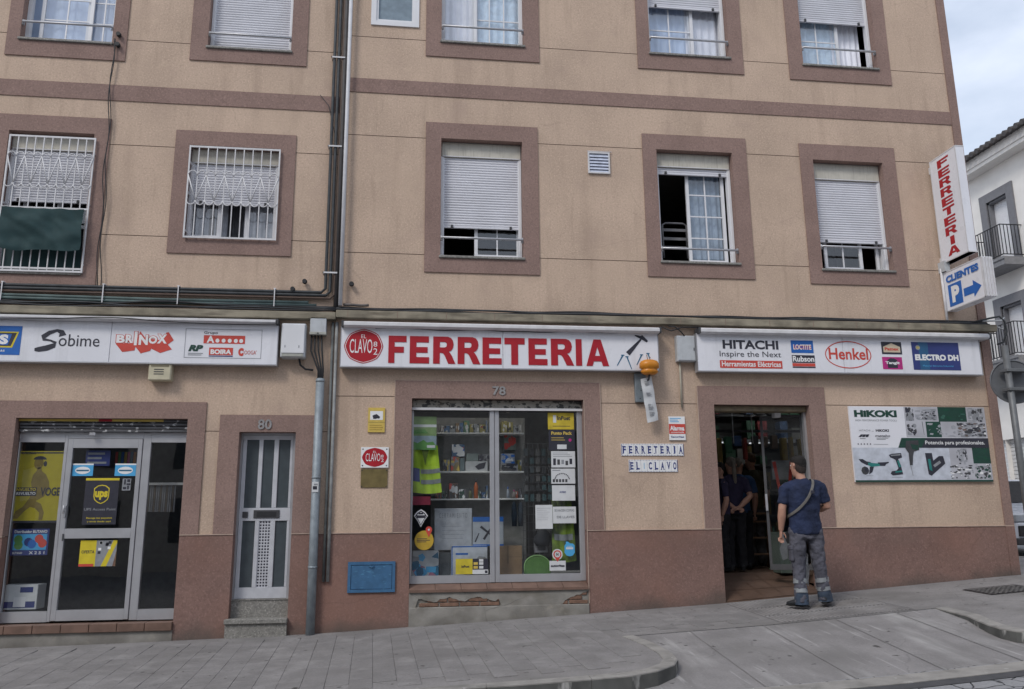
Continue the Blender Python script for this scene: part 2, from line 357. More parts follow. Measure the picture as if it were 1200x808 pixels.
# ---------------------------------------------------------------- ground, road, pavement
mb = MB()
rows = [-400, -60, -25, -13, -10, -7, -5.5, -4.4, -3.8, -2, 0, 3, 8, 20, 60, 400]; cols = [-400, -60, -30, -14]+[-8+.5*i for i in range(41)]+[16, 30, 60, 400]
vs = [(x, y, roadz(x, y)) for y in rows for x in cols]; nc = len(cols)
mb.add(vs, [(j*nc+i, j*nc+i+1, (j+1)*nc+i+1, (j+1)*nc+i) for j in range(len(rows)-1) for i in range(nc-1)])
def crack_mat():
    m = bpy.data.materials.new('cracked_asphalt'); m.use_nodes = True; n = m.node_tree.nodes; l = m.node_tree.links; b = n['Principled BSDF']; b.inputs['Roughness'].default_value = .85
    g = n.new('ShaderNodeNewGeometry'); vo = n.new('ShaderNodeTexVoronoi'); vo.feature = 'DISTANCE_TO_EDGE'; vo.inputs['Scale'].default_value = 5.5
    nz = n.new('ShaderNodeTexNoise'); nz.inputs['Scale'].default_value = 3; nz.inputs['Detail'].default_value = 5; l.new(g.outputs['Position'], nz.inputs['Vector'])
    ad = n.new('ShaderNodeMixRGB'); ad.inputs[0].default_value = .12; l.new(g.outputs['Position'], ad.inputs[1]); l.new(nz.outputs['Color'], ad.inputs[2]); l.new(ad.outputs[0], vo.inputs['Vector'])
    r = n.new('ShaderNodeMapRange'); r.inputs[1].default_value = .008; r.inputs[2].default_value = .035; l.new(vo.outputs[0], r.inputs[0])
    n2 = n.new('ShaderNodeTexNoise'); n2.inputs['Scale'].default_value = 40; l.new(g.outputs['Position'], n2.inputs['Vector'])
    c1 = n.new('ShaderNodeMixRGB'); l.new(n2.outputs[0], c1.inputs[0]); c1.inputs[1].default_value = (.16, .16, .165, 1); c1.inputs[2].default_value = (.36, .36, .37, 1)
    c = n.new('ShaderNodeMixRGB'); l.new(r.outputs[0], c.inputs[0]); c.inputs[1].default_value = (.035, .035, .04, 1); l.new(c1.outputs[0], c.inputs[2]); l.new(c.outputs[0], b.inputs['Base Color'])
    bp = n.new('ShaderNodeBump'); bp.inputs['Distance'].default_value = .01; l.new(r.outputs[0], bp.inputs['Height']); l.new(bp.outputs[0], b.inputs['Normal'])
    return m
struct('road', mb, crack_mat())

def arc(cx, cy, r, a0, a1, k=8): return [(cx+r*cos(R(a0+(a1-a0)*i/k)), cy+r*sin(R(a0+(a1-a0)*i/k))) for i in range(k+1)]
KL = [(-40, -3.35), (-8, -3.33), (.33, -3.36), (1.35, -3.42)]+[(1.85, -3.42), (2.10, -3.33), (2.30, -3.16), (2.40, -2.95), (2.44, -2.7), (2.44, -2.45), (2.43, -2.2), (2.40, -1.95), (2.36, RY0)]
KR = [(5.72, RY0), (5.70, -2.0), (5.68, -2.25), (5.60, -2.5), (5.53, -2.75), (5.50, -2.95), (5.53, -3.12), (5.66, -3.27), (5.95, -3.36), (6.6, -3.38), (9.2, -3.36), (9.75, -3.2), (10.05, -2.85), (10.12, -2.4), (10.12, 30)]
pave_out = [(-40, .28), (-40, -3.35)]+densify(KL, .15)[1:]+densify(KR, .15)+[(8.25, 30), (8.25, .28)]
mb = MB(); v, f = grid_sheet(pave_out, gz); mb.add(v, f)
pav = struct('pavement', mb, PAVE)
mb = MB(); out_r = [(2.36, RY0)]+densify(KL[::-1][:10], .15)+[(1.2, RY1), (1.2, -3.66), (6.4, -3.66), (6.4, RY1)]+densify(KR[:10][::-1], .15)
ro = [(2.36, RY0)]+[p for p in KL[::-1][1:9]]+[(1.75, -3.66), (6.3, -3.66)]+[p for p in KR[:9][::-1]]
mb = MB(); v, f = grid_sheet(ro, rampz, .3, .3, dz=-.004); mb.add(v, f); struct('driveway_ramp', mb, RAMP)
for (xa, xb) in ((2.95, 2.90), (3.75, 3.68), (4.55, 4.46), (5.25, 5.18)):
    mb = MB(); k = 10
    vs = []
    for i in range(k+1):
        y = RY0-.02+(RY1-RY0)*i/k; x = xa+(xb-xa)*i/k; z = rampz(x, y)+.0015; vs += [(x, y, z), (x+.011, y, z)]
    mb.add(vs, [(2*i, 2*i+2, 2*i+3, 2*i+1) for i in range(k)]); struct('ramp_joint', mb, mat('joint_grime', (.195, .186, .182), .95, var=.2, scale=4, c2=(.25, .24, .235)))
# flush kerbstones and gutter at the foot of the ramp
mb = MB()
for i in range(40):
    xa, xb = 1.6+i*.12, 1.6+(i+1)*.12
    def q(x, y, d): return (x, y, bs(x)+.03*y-.118+d)
    mb.add([q(xa, -3.90, 0), q(xb, -3.90, 0), q(xb, -3.65, 0), q(xa, -3.65, 0), q(xa, -3.90, -.05), q(xb, -3.90, -.05)], [(0, 1, 2, 3), (4, 5, 1, 0)])
struct('flush_kerb', mb, KERB)
mb = MB()
for i in range(60):
    xa, xb = -1+i*.15, -1+(i+1)*.15
    def q(x, y): return (x, y, roadz(x, y)+.005)
    mb.add([q(xa, -4.06), q(xb, -4.06), q(xb, -3.9), q(xa, -3.9)], [(0, 1, 2, 3)])
struct('gutter', mb, mat('gutter_asphalt', (.075, .075, .08), .9, bump=.5))
# raised kerbs made of single stones
def kerb_run(path, name, width=.13):
    P_ = densify(path, .08); root = bpy.data.objects.new(name, None); col.objects.link(root); root['kind'] = 'structure'; ORI[root] = (0, 0, 0)
    lens = 0; cur = []; stones = []
    for a, b in zip(P_, P_[1:]):
        cur.append(a); lens += math.dist(a, b)
        if lens > .8: cur.append(b); stones.append(cur); cur = []; lens = 0
    if len(cur) > 1: stones.append(cur+[P_[-1]])
    for st in stones:
        k = len(st); m_ = MB(); ins = []
        for i, p in enumerate(st):
            a = st[max(0, i-1)]; b = st[min(k-1, i+1)]; d = Vector((b[0]-a[0], b[1]-a[1])).normalized(); nrm = Vector((-d.y, d.x))
            # small gap at both ends
            ins.append((p[0]+nrm.x*width, p[1]+nrm.y*width))
        g0 = Vector((st[1][0]-st[0][0], st[1][1]-st[0][1]))*.06
        def fade(p): return max(0., min(1., (-1.75-p[1])/.5))
        top_o = [(p[0], p[1], gz(*p)+.006) for p in st]; top_i = [(p[0], p[1], gz(*p)+.006) for p in ins]
        bot = [(p[0], p[1], gz(*p)-.2) for p in st]; bti = [(p[0], p[1], gz(*p)-.02) for p in ins]
        r0 = [(p[0]+.012*(q[0]-p[0])/width, p[1]+.012*(q[1]-p[1])/width, gz(*p)+.006) for p, q in zip(st, ins)]
        top_o2 = [(p[0], p[1], p[2]-.012) for p in top_o]
        for li in (bot, top_o2, r0, top_i, bti):
            li[0] = tuple(Vector(li[0])+Vector((g0.x, g0.y, 0)))
        allv = bot+top_o2+r0+top_i+bti; fs = []
        for s_ in range(4):
            for i in range(k-1): fs.append((s_*k+i, s_*k+i+1, (s_+1)*k+i+1, (s_+1)*k+i))
        fs += [(0, k, 2*k, 3*k, 4*k), (4*k+k-1, 3*k+k-1, 2*k+k-1, k+k-1, k-1)]
        m_.add(allv, fs)
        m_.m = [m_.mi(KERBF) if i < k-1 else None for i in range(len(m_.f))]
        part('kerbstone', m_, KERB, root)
kerb_run([(-5, -3.335)]+KL[2:], 'kerb')
kerb_run(KR, 'corner_kerb')

# pavers, each its own slab, laid in columns running away from the wall
root = bpy.data.objects.new('paving', None); col.objects.link(root); root['kind'] = 'structure'; ORI[root] = (0, 0, 0)
pw, pl = .2, .4
pm = []
for k in range(3):
    m_ = MB(); m_.box(-pw/2+.0011, -pl/2+.0035, -.012, pw/2-.0011, pl/2-.0035, .012, b=.0025); me = m_.mesh('paver', PAVERS[k], (0, 0, 0)); pm.append(me)
far = MB(); cnt = 0; cand = []
ang = R(2.2)
for i in range(-60, 30):
    for j in range(-2, 12):
        u = (i+.5)*pw; v_ = -(j+.5+(.5 if i % 2 else 0))*pl-.08
        x = u*cos(ang)-v_*sin(ang)+.05; y = u*sin(ang)*0+v_*cos(ang)
        if y > -.30 or y < -3.05: continue
        if x > 3.85 or x < -9: continue
        if x > 1.7 and y < -2.75: continue
        if x > 2.15 and y < -1.35: continue
        cand.append((x, y))
def infr(x, y):
    c = camo.matrix_world.inverted() @ Vector((x, y, gz(x, y))); fx = -c.x/c.z/ (18/cam.lens); fy = -c.y/c.z/(18/cam.lens)
    return abs(fx) < 1.03 and fy > -.69
vis = [c for c in cand if infr(*c)]; vis.sort(key=lambda c: -c[1]*1 + 0); vis.sort(key=lambda c: c[1])
top = set(vis[:299])
for (x, y) in cand:
    sx = math.atan((gz(x+.1, y)-gz(x-.1, y))/.2); sy = math.atan((gz(x, y+.1)-gz(x, y-.1))/.2)
    z = gz(x, y)-.004+random.uniform(-.0022, .0022)
    if (x, y) in top:
        piece('paver', pm[random.choice((0, 0, 1, 2))], root, (x, y, z), (sy+random.uniform(-.004, .004), -sx+random.uniform(-.004, .004), ang))
    else:
        M_ = Matrix.Translation((x, y, z)) @ Matrix.Rotation(ang, 4, 'Z') @ Matrix.Rotation(-sx, 4, 'Y') @ Matrix.Rotation(sy, 4, 'X')
        t = MB(); t.box(-pw/2+.003, -pl/2+.003, -.012, pw/2-.003, pl/2-.003, .012)
        far.add([M_ @ Vector(q) for q in t.v], t.f)
if far.v: part('paver', far, PAVERS[0], root, kind='stuff')
# ribbed warning paving in front of the open door
m_ = MB()
for (ya, yb) in ((-.10, -.64), (-.64, -1.18), (-1.18, -1.64)):
    for k in range(8): xa, xb = 3.98+k*.1925, 3.98+(k+1)*.1925; m_.add([(xa, yb, gz(xa, yb)+.0015), (xb, yb, gz(xb, yb)+.0015), (xb, ya, gz(xb, ya)+.0015), (xa, ya, gz(xa, ya)+.0015)], [(0, 1, 2, 3)], mat('rib_gap_shade', (.165, .158, .155), .9))  # dark sheet under the ribs: shade in the gaps put into colour

for k in range(30):
    x0 = 4.0+k*.05
    for (ya, yb) in ((-.12, -.62), (-.66, -1.16), (-1.2, -1.62)):
        xa = x0-.0
        m_.add([(xa, yb, gz(xa, yb)+.002), (xa+.028, yb, gz(xa+.028, yb)+.002), (xa+.028, ya, gz(xa+.028, ya)+.002), (xa, ya, gz(xa, ya)+.002),
                (xa+.006, yb, gz(xa, yb)+.009), (xa+.022, yb, gz(xa+.022, yb)+.009), (xa+.022, ya, gz(xa+.022, ya)+.009), (xa+.006, ya, gz(xa, ya)+.009)],
               [(4, 5, 6, 7), (0, 4, 7, 3), (1, 2, 6, 5), (0, 1, 5, 4), (3, 7, 6, 2)])
rib = struct('ribbed_paving', m_, mat('ribbed_paving', (.265, .252, .248), .85, var=.2, scale=3, bump=.4))
rib['kind'] = 'structure'
# drain grate at the corner
g = thing('drain_grate', 'dark iron drain grate of small squares set in the pavement near the building corner', 'drain grate', (7.05, -1.0, gz(7.05, -1)))
gm = MB(); 
def gp(x, y, d): return (x, y, gz(x, y)+d)
for (xa, ya, xb, yb) in ((6.72, -1.26, 7.42, -1.23), (6.72, -.77, 7.42, -.74), (6.72, -1.23, 6.75, -.77), (7.39, -1.23, 7.42, -.77)):
    gm.add([gp(xa, ya, .008), gp(xb, ya, .008), gp(xb, yb, .008), gp(xa, yb, .008)], [(0, 1, 2, 3)])
part('frame', gm, IRON, g)
gm = MB(); gm.add([gp(6.75, -1.23, .002), gp(7.39, -1.23, .002), gp(7.39, -.77, .002), gp(6.75, -.77, .002)], [(0, 1, 2, 3)]); part('pit', gm, BLK, g)
for k in range(9):
    x = 6.80+k*.066; b_ = MB(); b_.add([gp(x, -1.23, .006), gp(x+.022, -1.23, .006), gp(x+.022, -.77, .006), gp(x, -.77, .006)], [(0, 1, 2, 3)]); part('bar', b_, mat('worn_iron', (.17, .165, .16), .6), g)
for k in range(6):
    y = -1.18+k*.072; b_ = MB(); b_.add([gp(6.75, y, .0075), gp(7.39, y, .0075), gp(7.39, y+.022, .0075), gp(6.75, y+.022, .0075)], [(0, 1, 2, 3)]); part('bar', b_, mat('worn_iron', (.17, .165, .16), .6), g)
# ---------------------------------------------------------------- the two apartment buildings
SEAM = -0.902
XR = 8.10                              # street corner of number 78
ZT = 10.2
b80 = thing('apartment_building', 'tan and brown stuccoed apartment building on the left, street number 80 over its door', 'apartment building', (-4.5, 0, -1.35))
b78 = thing('apartment_building', 'tan and brown stuccoed corner apartment building with street number 78 over its shop window', 'apartment building', (4, 0, -1.1))

def wall_sheet(x0, x1, z0, z1, holes, grooves, y=0., gd=.012):
    """front of a wall as cells: holes are left out, grooves are recessed"""
    xs = {x0, x1}; zs = {z0, z1}
    for h in holes+grooves: xs |= {h[0], h[2]}; zs |= {h[1], h[3]}
    xs = sorted(x for x in xs if x0 <= x <= x1); zs = sorted(z for z in zs if z0 <= z <= z1)
    m_ = MB()
    def st(i, j):
        if i < 0 or j < 0 or i >= len(xs)-1 or j >= len(zs)-1: return None
        cx = (xs[i]+xs[i+1])/2; cz = (zs[j]+zs[j+1])/2
        for h in holes:
            if h[0] < cx < h[2] and h[1] < cz < h[3]: return None
        for h in grooves:
            if h[0] < cx < h[2] and h[1] < cz < h[3]: return y+gd
        return y
    for i in range(len(xs)-1):
        for j in range(len(zs)-1):
            d = st(i, j)
            if d is None: continue
            a, b, c, e = xs[i], zs[j], xs[i+1], zs[j+1]
            m_.add([(a, d, b), (c, d, b), (c, d, e), (a, d, e)], [(0, 1, 2, 3)], GROOVE if d > y else None)
            for (di, dj, p, q) in ((1, 0, (c, b), (c, e)), (0, 1, (c, e), (a, e)), (-1, 0, (a, e), (a, b)), (0, -1, (a, b), (c, b))):
                o = st(i+di, j+dj); back = .26 if o is None else o
                if back > d: m_.add([(p[0], d, p[1]), (p[0], back, p[1]), (q[0], back, q[1]), (q[0], d, q[1])], [(0, 1, 2, 3)], GROOVE if d > y or (o is not None) else None)
    return m_
def frame_box(m_, O, I, y0, y1, m=None, sill=True):
    (a, b, c, d) = O; (e, f, g_, h) = I
    m_.box(a, y0, b, e, y1, d, m); m_.box(g_, y0, b, c, y1, d, m); m_.box(e, y0, h, g_, y1, d, m)
    if sill: m_.box(e, y0, b, g_, y1, f, m)
SUR = -.018; SB = .24
# outer rectangle, opening
W = dict(
 A=[(-5.223, 5.943, -3.746, 8.250), (-5.061, 6.188, -3.927, 7.958)],
 B=[(-2.938, 6.021, -1.421, 8.359), (-2.717, 6.228, -1.632, 8.046)],
 C=[(-5.283, 2.801, -3.833, 5.114), (-5.044, 3.030, -4.021, 4.892)],
 D=[(-3.025, 3.334, -1.505, 5.007), (-2.843, 3.549, -1.715, 4.802)],
 E=[(0.178, 6.295, 1.770, 8.745), (0.395, 6.533, 1.550, 8.416)],
 I=[(3.197, 6.306, 4.782, 8.870), (3.383, 6.557, 4.575, 8.558)],
 J=[(5.485, 6.280, 7.084, 8.914), (5.709, 6.533, 6.880, 8.581)],
 F=[(0.196, 3.180, 1.725, 5.300), (0.405, 3.403, 1.509, 5.072)],
 G=[(3.205, 3.207, 4.723, 5.294), (3.404, 3.426, 4.508, 5.065)],
 H=[(5.525, 3.170, 6.989, 5.266), (5.717, 3.385, 6.783, 5.025)],
 S=[(-0.579, 6.717, 0.081, 7.486), (-0.579, 6.717, 0.081, 7.486)],
)
SU = (-5.231, -0.083, -2.409, 1.445); OU = (-4.558, -1.172, -2.616, 1.241)          # UPS shop: surround, opening
SD = (-2.241, -0.107, -1.121, 1.294); OD = (-2.006, -1.276, -1.336, 1.086)        # door 80
SS = (-0.143, -0.137, 2.485, 1.745); OS = (0.069, -0.825, 2.265, 1.518)      # shop window 78
SO = (3.797, -0.133, 5.571, 1.717); OO = (4.015, -0.975, 5.339, 1.472)             # open door 78
ZP = -0.128                                                      # top of the plinth
WL = -9.5
def gr(z, x0, x1, h=.009): return (x0, z-h/2, x1, z+h/2)
# number 80
lo80 = -1.6
holes = [W[k][0] for k in 'ABCD']+[(SU[0], ZP, SU[2], SU[3]), (SD[0], ZP, SD[2], SD[3])]
gro = [gr(6.260, WL, SEAM), gr(4.766, WL, SEAM), gr(3.550, WL, SEAM), gr(1.094, SU[2], SEAM)]
part('front_wall', wall_sheet(WL, SEAM, ZP, ZT, holes, gro), TAN, b80)
holes = [W[k][0] for k in 'EIJFGHS']+[(SS[0], ZP, SS[2], SS[3]), (SO[0], ZP, SO[2], SO[3])]
gro = [gr(6.533, SEAM, XR-.13), gr(5.067, SEAM, XR-.13), gr(3.418, SEAM, XR-.13), gr(1.538, SEAM, SS[0]), gr(1.479, SS[2], XR-.13)]
part('front_wall', wall_sheet(SEAM, XR-.13, ZP, ZT, holes, gro), TAN, b78)
# plinths
def plinth_(x0, x1):
    m_ = MB(); m_.add([(x0, -.012, -1.75), (x1, -.012, -1.75), (x1, -.012, ZP), (x0, -.012, ZP), (x0, .26, -1.75), (x0, .26, ZP), (x1, .26, -1.75), (x1, .26, ZP)], [(0, 1, 2, 3), (4, 0, 3, 5), (1, 6, 7, 2)]); return m_
for (a, c) in ((WL, OU[0]), (OU[2], OD[0]), (OD[2], SEAM)): part('plinth', plinth_(a, c), PLI, b80)
for (a, c) in ((SEAM, OS[0]), (OS[2], OO[0]), (OO[2], XR-.13)): part('plinth', plinth_(a, c), PLI, b78)
for b_, segs in ((b80, [(WL, OU[0]), (OU[2], OD[0]), (OD[2], SEAM)]), (b78, [(SEAM, OS[0]), (OS[2], OO[0]), (OO[2], XR)])):
    for (a, c) in segs: m_ = MB(); m_.box(a, -.021, ZP-.005, c, .05, ZP+.005); part('plinth_joint', m_, MORT, b_)
# bands and corner strip
m_ = MB(); m_.box(WL, -.012, 5.377, SEAM-.002, .05, 5.599); part('string_course', m_, BRN, b80)
m_ = MB(); m_.box(SEAM, -.012, 5.692, XR-.13, .05, 5.898); part('string_course', m_, BRN, b78)
m_ = MB(); m_.box(XR-.13, -.02, ZP, XR, .3, ZT); part('corner_strip', m_, BRN, b78)
m_ = MB(); m_.box(XR-.13, -.02, -1.2, XR, .3, ZP); part('corner_strip', m_, PLI, b78)
# surrounds of the openings, with lighter mortar lines where blocks meet
for b_, ks in ((b80, 'ABCD'), (b78, 'EIJFGH')):
    for k in ks:
        m_ = MB(); frame_box(m_, W[k][0], W[k][1], SUR, SB); part('window_surround', m_, BRN, b_)
for b_, O, I, nm in ((b80, SU, OU, 'shop_surround'), (b80, SD, OD, 'door_surround'), (b78, SS, OS, 'shop_surround'), (b78, SO, OO, 'door_surround')):
    m_ = MB(); O = (O[0], ZP+.006, O[2], O[3]); I = (I[0], ZP+.006, I[2], I[3]); frame_box(m_, O, I, SUR, SB, sill=False); part(nm, m_, BRN, b_)
m_ = MB()
m_.box(SS[0]-.006, -.021, ZP, SS[0]+.003, .0, SS[3]); m_.box(SS[2]-.003, -.021, ZP, SS[2]+.006, 0, SS[3]); m_.box(SS[0], -.021, SS[3]-.003, SS[2], 0, SS[3]+.006)
m_.box(SO[0]-.006, -.021, ZP, SO[0]+.003, 0, SO[3]); m_.box(OS[2]-.0, -.0205, -1.0, OS[2]+.008, -.01, OS[3])
part('surround_joint', m_, MORT, b78)

# shell and rooms
def shell(b_, x0, x1, rooms):
    m_ = MB(); m_.box(x0, 8, -1.7, x1, 8.25, ZT); m_.box(x0, .26, -1.7, x0+.2, 8, ZT); m_.box(x1-.2, .3, -1.7, x1, 8, ZT); part('rear_and_side_walls', m_, TAN, b_)
    m_ = MB(); m_.box(x0, 0, ZT, x1, 8.25, ZT+.2); part('roof', m_, TAN, b_)
    for z in (2.18, 5.05, 8.1): m_ = MB(); m_.box(x0+.2, .26, z, x1-.2, 8, z+.2); part('floor_slab', m_, INT, b_)
    for x in rooms: m_ = MB(); m_.box(x, .262, 2.38, x+.1, 3.6, ZT-.05); part('inner_wall', m_, INT, b_)
    m_ = MB(); m_.box(x0+.2, 3.4, 2.38, x1-.2, 3.5, ZT-.05); part('inner_wall', m_, INT, b_)
shell(b80, WL, SEAM-.002, (-7.5, -2.6)); shell(b78, SEAM+.002, XR, (2.6, 5.2))

# ---- windows
def window(b_, key, box=0, shut=0, sashes=(), rail=None, curtain=None, gap=None, yf=.12, label=None, sill=True, slat=.036):
    x0, z0, x1, z1 = W[key][1]; w_ = x1-x0; h_ = z1-z0; e = .006
    x0 += .001; x1 -= .001; z0 += .001; z1 -= .001
    m_ = MB(); t = .05; frame_box(m_, (x0, z0, x1, z1), (x0+t, z0+t, x1-t, z1-t), yf-.02, yf+.05)
    win = part('window', m_, PVC, b_, label=label)
    zt = z1
    if box:
        zt = z1-box*h_; m_ = MB(); m_.box(x0+e, yf-.035, zt, x1-e, yf+.12, z1-e, b=.008)
        if box > .1: m_.box(x0+.02, yf-.04, zt+.0, x1-.02, yf-.034, zt+.012, PVCD)
        part('shutter_box', m_, BOXB, win)
    zb = zt
    if shut:
        zb = zt-shut*h_; m_ = MB(); k = max(1, int(round((zt-zb)/slat))); s_ = (zt-zb)/k
        for i in range(k):
            z = zb+i*s_; y = yf-.01
            vs = [(x, yy, zz) for x in (x0+.035, x1-.035) for (yy, zz) in ((y+.010, z), (y+.001, z+s_*.18), (y-.003, z+s_*.5), (y+.001, z+s_*.84), (y+.010, z+s_), (y+.02, z+s_), (y+.02, z))]
            m_.add(vs, [(0, 1, 8, 7), (1, 2, 9, 8), (2, 3, 10, 9), (3, 4, 11, 10), (4, 5, 12, 11), (5, 6, 13, 12), (6, 0, 7, 13)][0:0]+[(7, 8, 1, 0), (8, 9, 2, 1), (9, 10, 3, 2), (10, 11, 4, 3), (12, 13, 6, 5), (13, 7, 0, 6), (11, 12, 5, 4)])
        part('shutter', m_, SLAT, win, kind='stuff')
        m_ = MB(); m_.box(x0+.035, yf-.018, zb-.03, x1-.035, yf+.012, zb, b=.004)
        m_.box(x0+.14, yf-.035, zb-.03, x0+.17, yf-.018, zb+.01, DGREY); m_.box(x1-.17, yf-.035, zb-.03, x1-.14, yf-.018, zb+.01, DGREY)
        part('shutter_end_bar', m_, SLAT, win)
        for xq in (x0+.005, x1-.035): m_ = MB(); m_.box(xq, yf-.03, z0+.01, xq+.03, yf-.02, zt, PVC); part('shutter_guide', m_, PVC, win)
    for si, s_ in enumerate(sashes):
        f0, f1, nc_, nr = s_[:4]; yo = yf+.055+.035*(si % 2)
        a, c = x0+f0*w_, x0+f1*w_; zb2 = z0+t; zt2 = (zt if zt < z1 else z1-t); b2 = .045
        m_ = MB(); frame_box(m_, (a, zb2, c, zt2), (a+b2, zb2+b2, c-b2, zt2-b2), yo, yo+.03)
        part('sash', m_, PVC, win)
        m_ = MB(); m_.add([(a+b2, yo+.015, zb2+b2), (c-b2, yo+.015, zb2+b2), (c-b2, yo+.015, zt2-b2), (a+b2, yo+.015, zt2-b2)], [(0, 1, 2, 3)])
        part('pane', m_, GLST if key in 'AEIJ' else GLSU, win)
        if nc_ > 1 or nr > 1:
            m_ = MB(); pw_ = c-a-2*b2; ph = zt2-zb2-2*b2
            for i in range(1, nc_): xx = a+b2+pw_*i/nc_; m_.box(xx-.009, yo+.008, zb2+b2, xx+.009, yo+.022, zt2-b2)
            for j in range(1, nr): zz = zb2+b2+ph*j/nr; m_.box(a+b2, yo+.0085, zz-.009, c-b2, yo+.0215, zz+.009)
            part('glazing_bar', m_, PVC, win)
    if curtain:
        for (f0, f1, cm, yy) in curtain:
            m_ = MB(); k = 44; a, c = x0+f0*w_, x0+f1*w_
            vs = []
            for i in range(k+1):
                x = a+(c-a)*i/k; y = yf+yy+.012*sin(i*.8)+.006*sin(i*.31)
                vs += [(x, y, z0-.05), (x+.004*sin(i), y, z1+.05)]
            m_.add(vs, [(2*i, 2*i+2, 2*i+3, 2*i+1) for i in range(k)], smooth=True); part('curtain', m_, cm, win)
    if rail is not None:
        zr = z0+rail*h_; m_ = MB(); m_.tube([(x0-.0, .03, zr), (x0+.02, -.035, zr), (x1-.02, -.035, zr), (x1, .03, zr)], .016, 8); part('railing', m_, STEEL, win)
        m_ = MB()
        for xx in (x0+.012, x1-.012): m_.tube([(xx, .0, zr-.035), (xx, .0, zr+.035)], .018, 8)
        part('rail_bracket', m_, STEEL, win)
    if sill: m_ = MB(); m_.box(x0-.02, -.045, z0-.03, x1+.02, .19, z0+.004, b=.006); part('sill', m_, GRAN, win)
    return win
NET, BLC = CURT, CURTB
window(b80, 'A', sashes=((.12, .70, 2, 5), (.62, 1, 2, 5)), rail=.13, curtain=[(.0, 1, BLC, .15)], label='upper window with a blue grey curtain and a horizontal bar')
window(b80, 'B', box=.12, shut=.84, rail=.105, label='upper window with its white roller shutter right down')
wC = window(b80, 'C', box=.11, shut=.36, sashes=((.18, .62, 1, 1), (.58, 1, 1, 1)), curtain=[(.0, 1, mat('dim_lining', (.04, .04, .05), .9), .5)], sill=True, label='window behind a full white grille with a dark green cloth tied to it')
wD = window(b80, 'D', box=.16, shut=.42, sashes=((.0, .36, 1, 1), (.62, 1, 1, 1)), curtain=[(0, .42, mat('dim_grey_curtain', (.40, .42, .46), .8), .15), (.36, .66, mat('dim_mid_lining', (.16, .165, .18), .9), .3), (.6, 1, mat('dim_grey_curtain', (.40, .42, .46), .8), .15)], sill=False, label='window behind a white grille beside the pipes')
window(b78, 'E', sashes=((.0, .44, 1, 1), (.38, 1, 3, 4)), rail=.12, curtain=[(0, .46, NET, .15), (.4, 1, mat('pale_blue_curtain', (.68, .82, .95), .8), .15)], label='upper window with white and pale blue curtains')
window(b78, 'I', box=.12, shut=.45, sashes=((0, .62, 2, 4), (.56, 1, 1, 1)), rail=.12, curtain=[(.5, 1, NET, .15), (0, .6, BLC, .15)], label='upper window with the shutter half down and a horizontal bar')
window(b78, 'J', box=.12, shut=.48, sashes=((0, .60, 2, 4),), rail=.13, curtain=[(.5, .93, NET, .15), (0, .6, mat('pale_blue_curtain', (.68, .82, .95), .8), .15)], label='upper window by the corner with a drawn white curtain')
window(b78, 'F', box=.13, shut=.59, sashes=((.42, .98, 2, 1),), rail=.15, label='window with a white shutter lowered three quarters, dark gap beneath')
window(b78, 'G', box=.13, shut=.045, sashes=((.42, .93, 2, 4),), rail=.11, curtain=[(.45, .9, mat('slate_blue_curtain', (.30, .38, .48), .8), .15)], label='open window, one glazed leaf on its right, dark room on its left')
window(b78, 'H', box=.155, shut=.56, sashes=((.14, .68, 2, 1), (.9, 1, 1, 1)), rail=.20, label='window with a white shutter lowered three quarters, nearest the corner')
# things seen in the open window
g_ = thing('chair', 'dim grey chair back just inside the open dark window, half hidden behind the horizontal bar', 'chair', ((3.706, 3.582)[0], .35, (3.706, 3.582)[1]))
x0, z0, x1, z1 = 3.558, 3.595, 3.909, 4.117
m_ = MB(); m_.tube([(x0, .35, z0), (x0, .35, z1-.03), (x0+.05, .35, z1), (x1-.05, .35, z1), (x1, .35, z1-.03), (x1, .35, z0)], .014); part('back_frame', m_, mat('dim_chair_grey', (.20, .20, .21), .6), g_)
for q in (.3, .55, .8): m_ = MB(); m_.box(x0, .342, z0+(z1-z0)*q-.02, x1, .358, z0+(z1-z0)*q+.02); part('slat', m_, mat('dim_chair_grey', (.20, .20, .21), .6), g_)
# small window at the top left of number 78
x0, z0, x1, z1 = W['S'][1]; m_ = MB(); frame_box(m_, (x0, z0, x1, z1), (x0+.07, z0+.07, x1-.07, z1-.07), -.02, .08, ); sw = part('window', m_, PVC, b78, label='small white framed window near the pipes')
m_ = MB(); frame_box(m_, (x0+.07, z0+.07, x1-.07, z1-.07), (x0+.1, z0+.1, x1-.1, z1-.1), .0, .06); part('sash', m_, PVC, sw)
m_ = MB(); m_.box(x0+.1, .03, z0+.1, x1-.1, .035, z1-.1); part('pane', m_, mat('frosted_blue_glass', (.22, .28, .33), .3), sw)

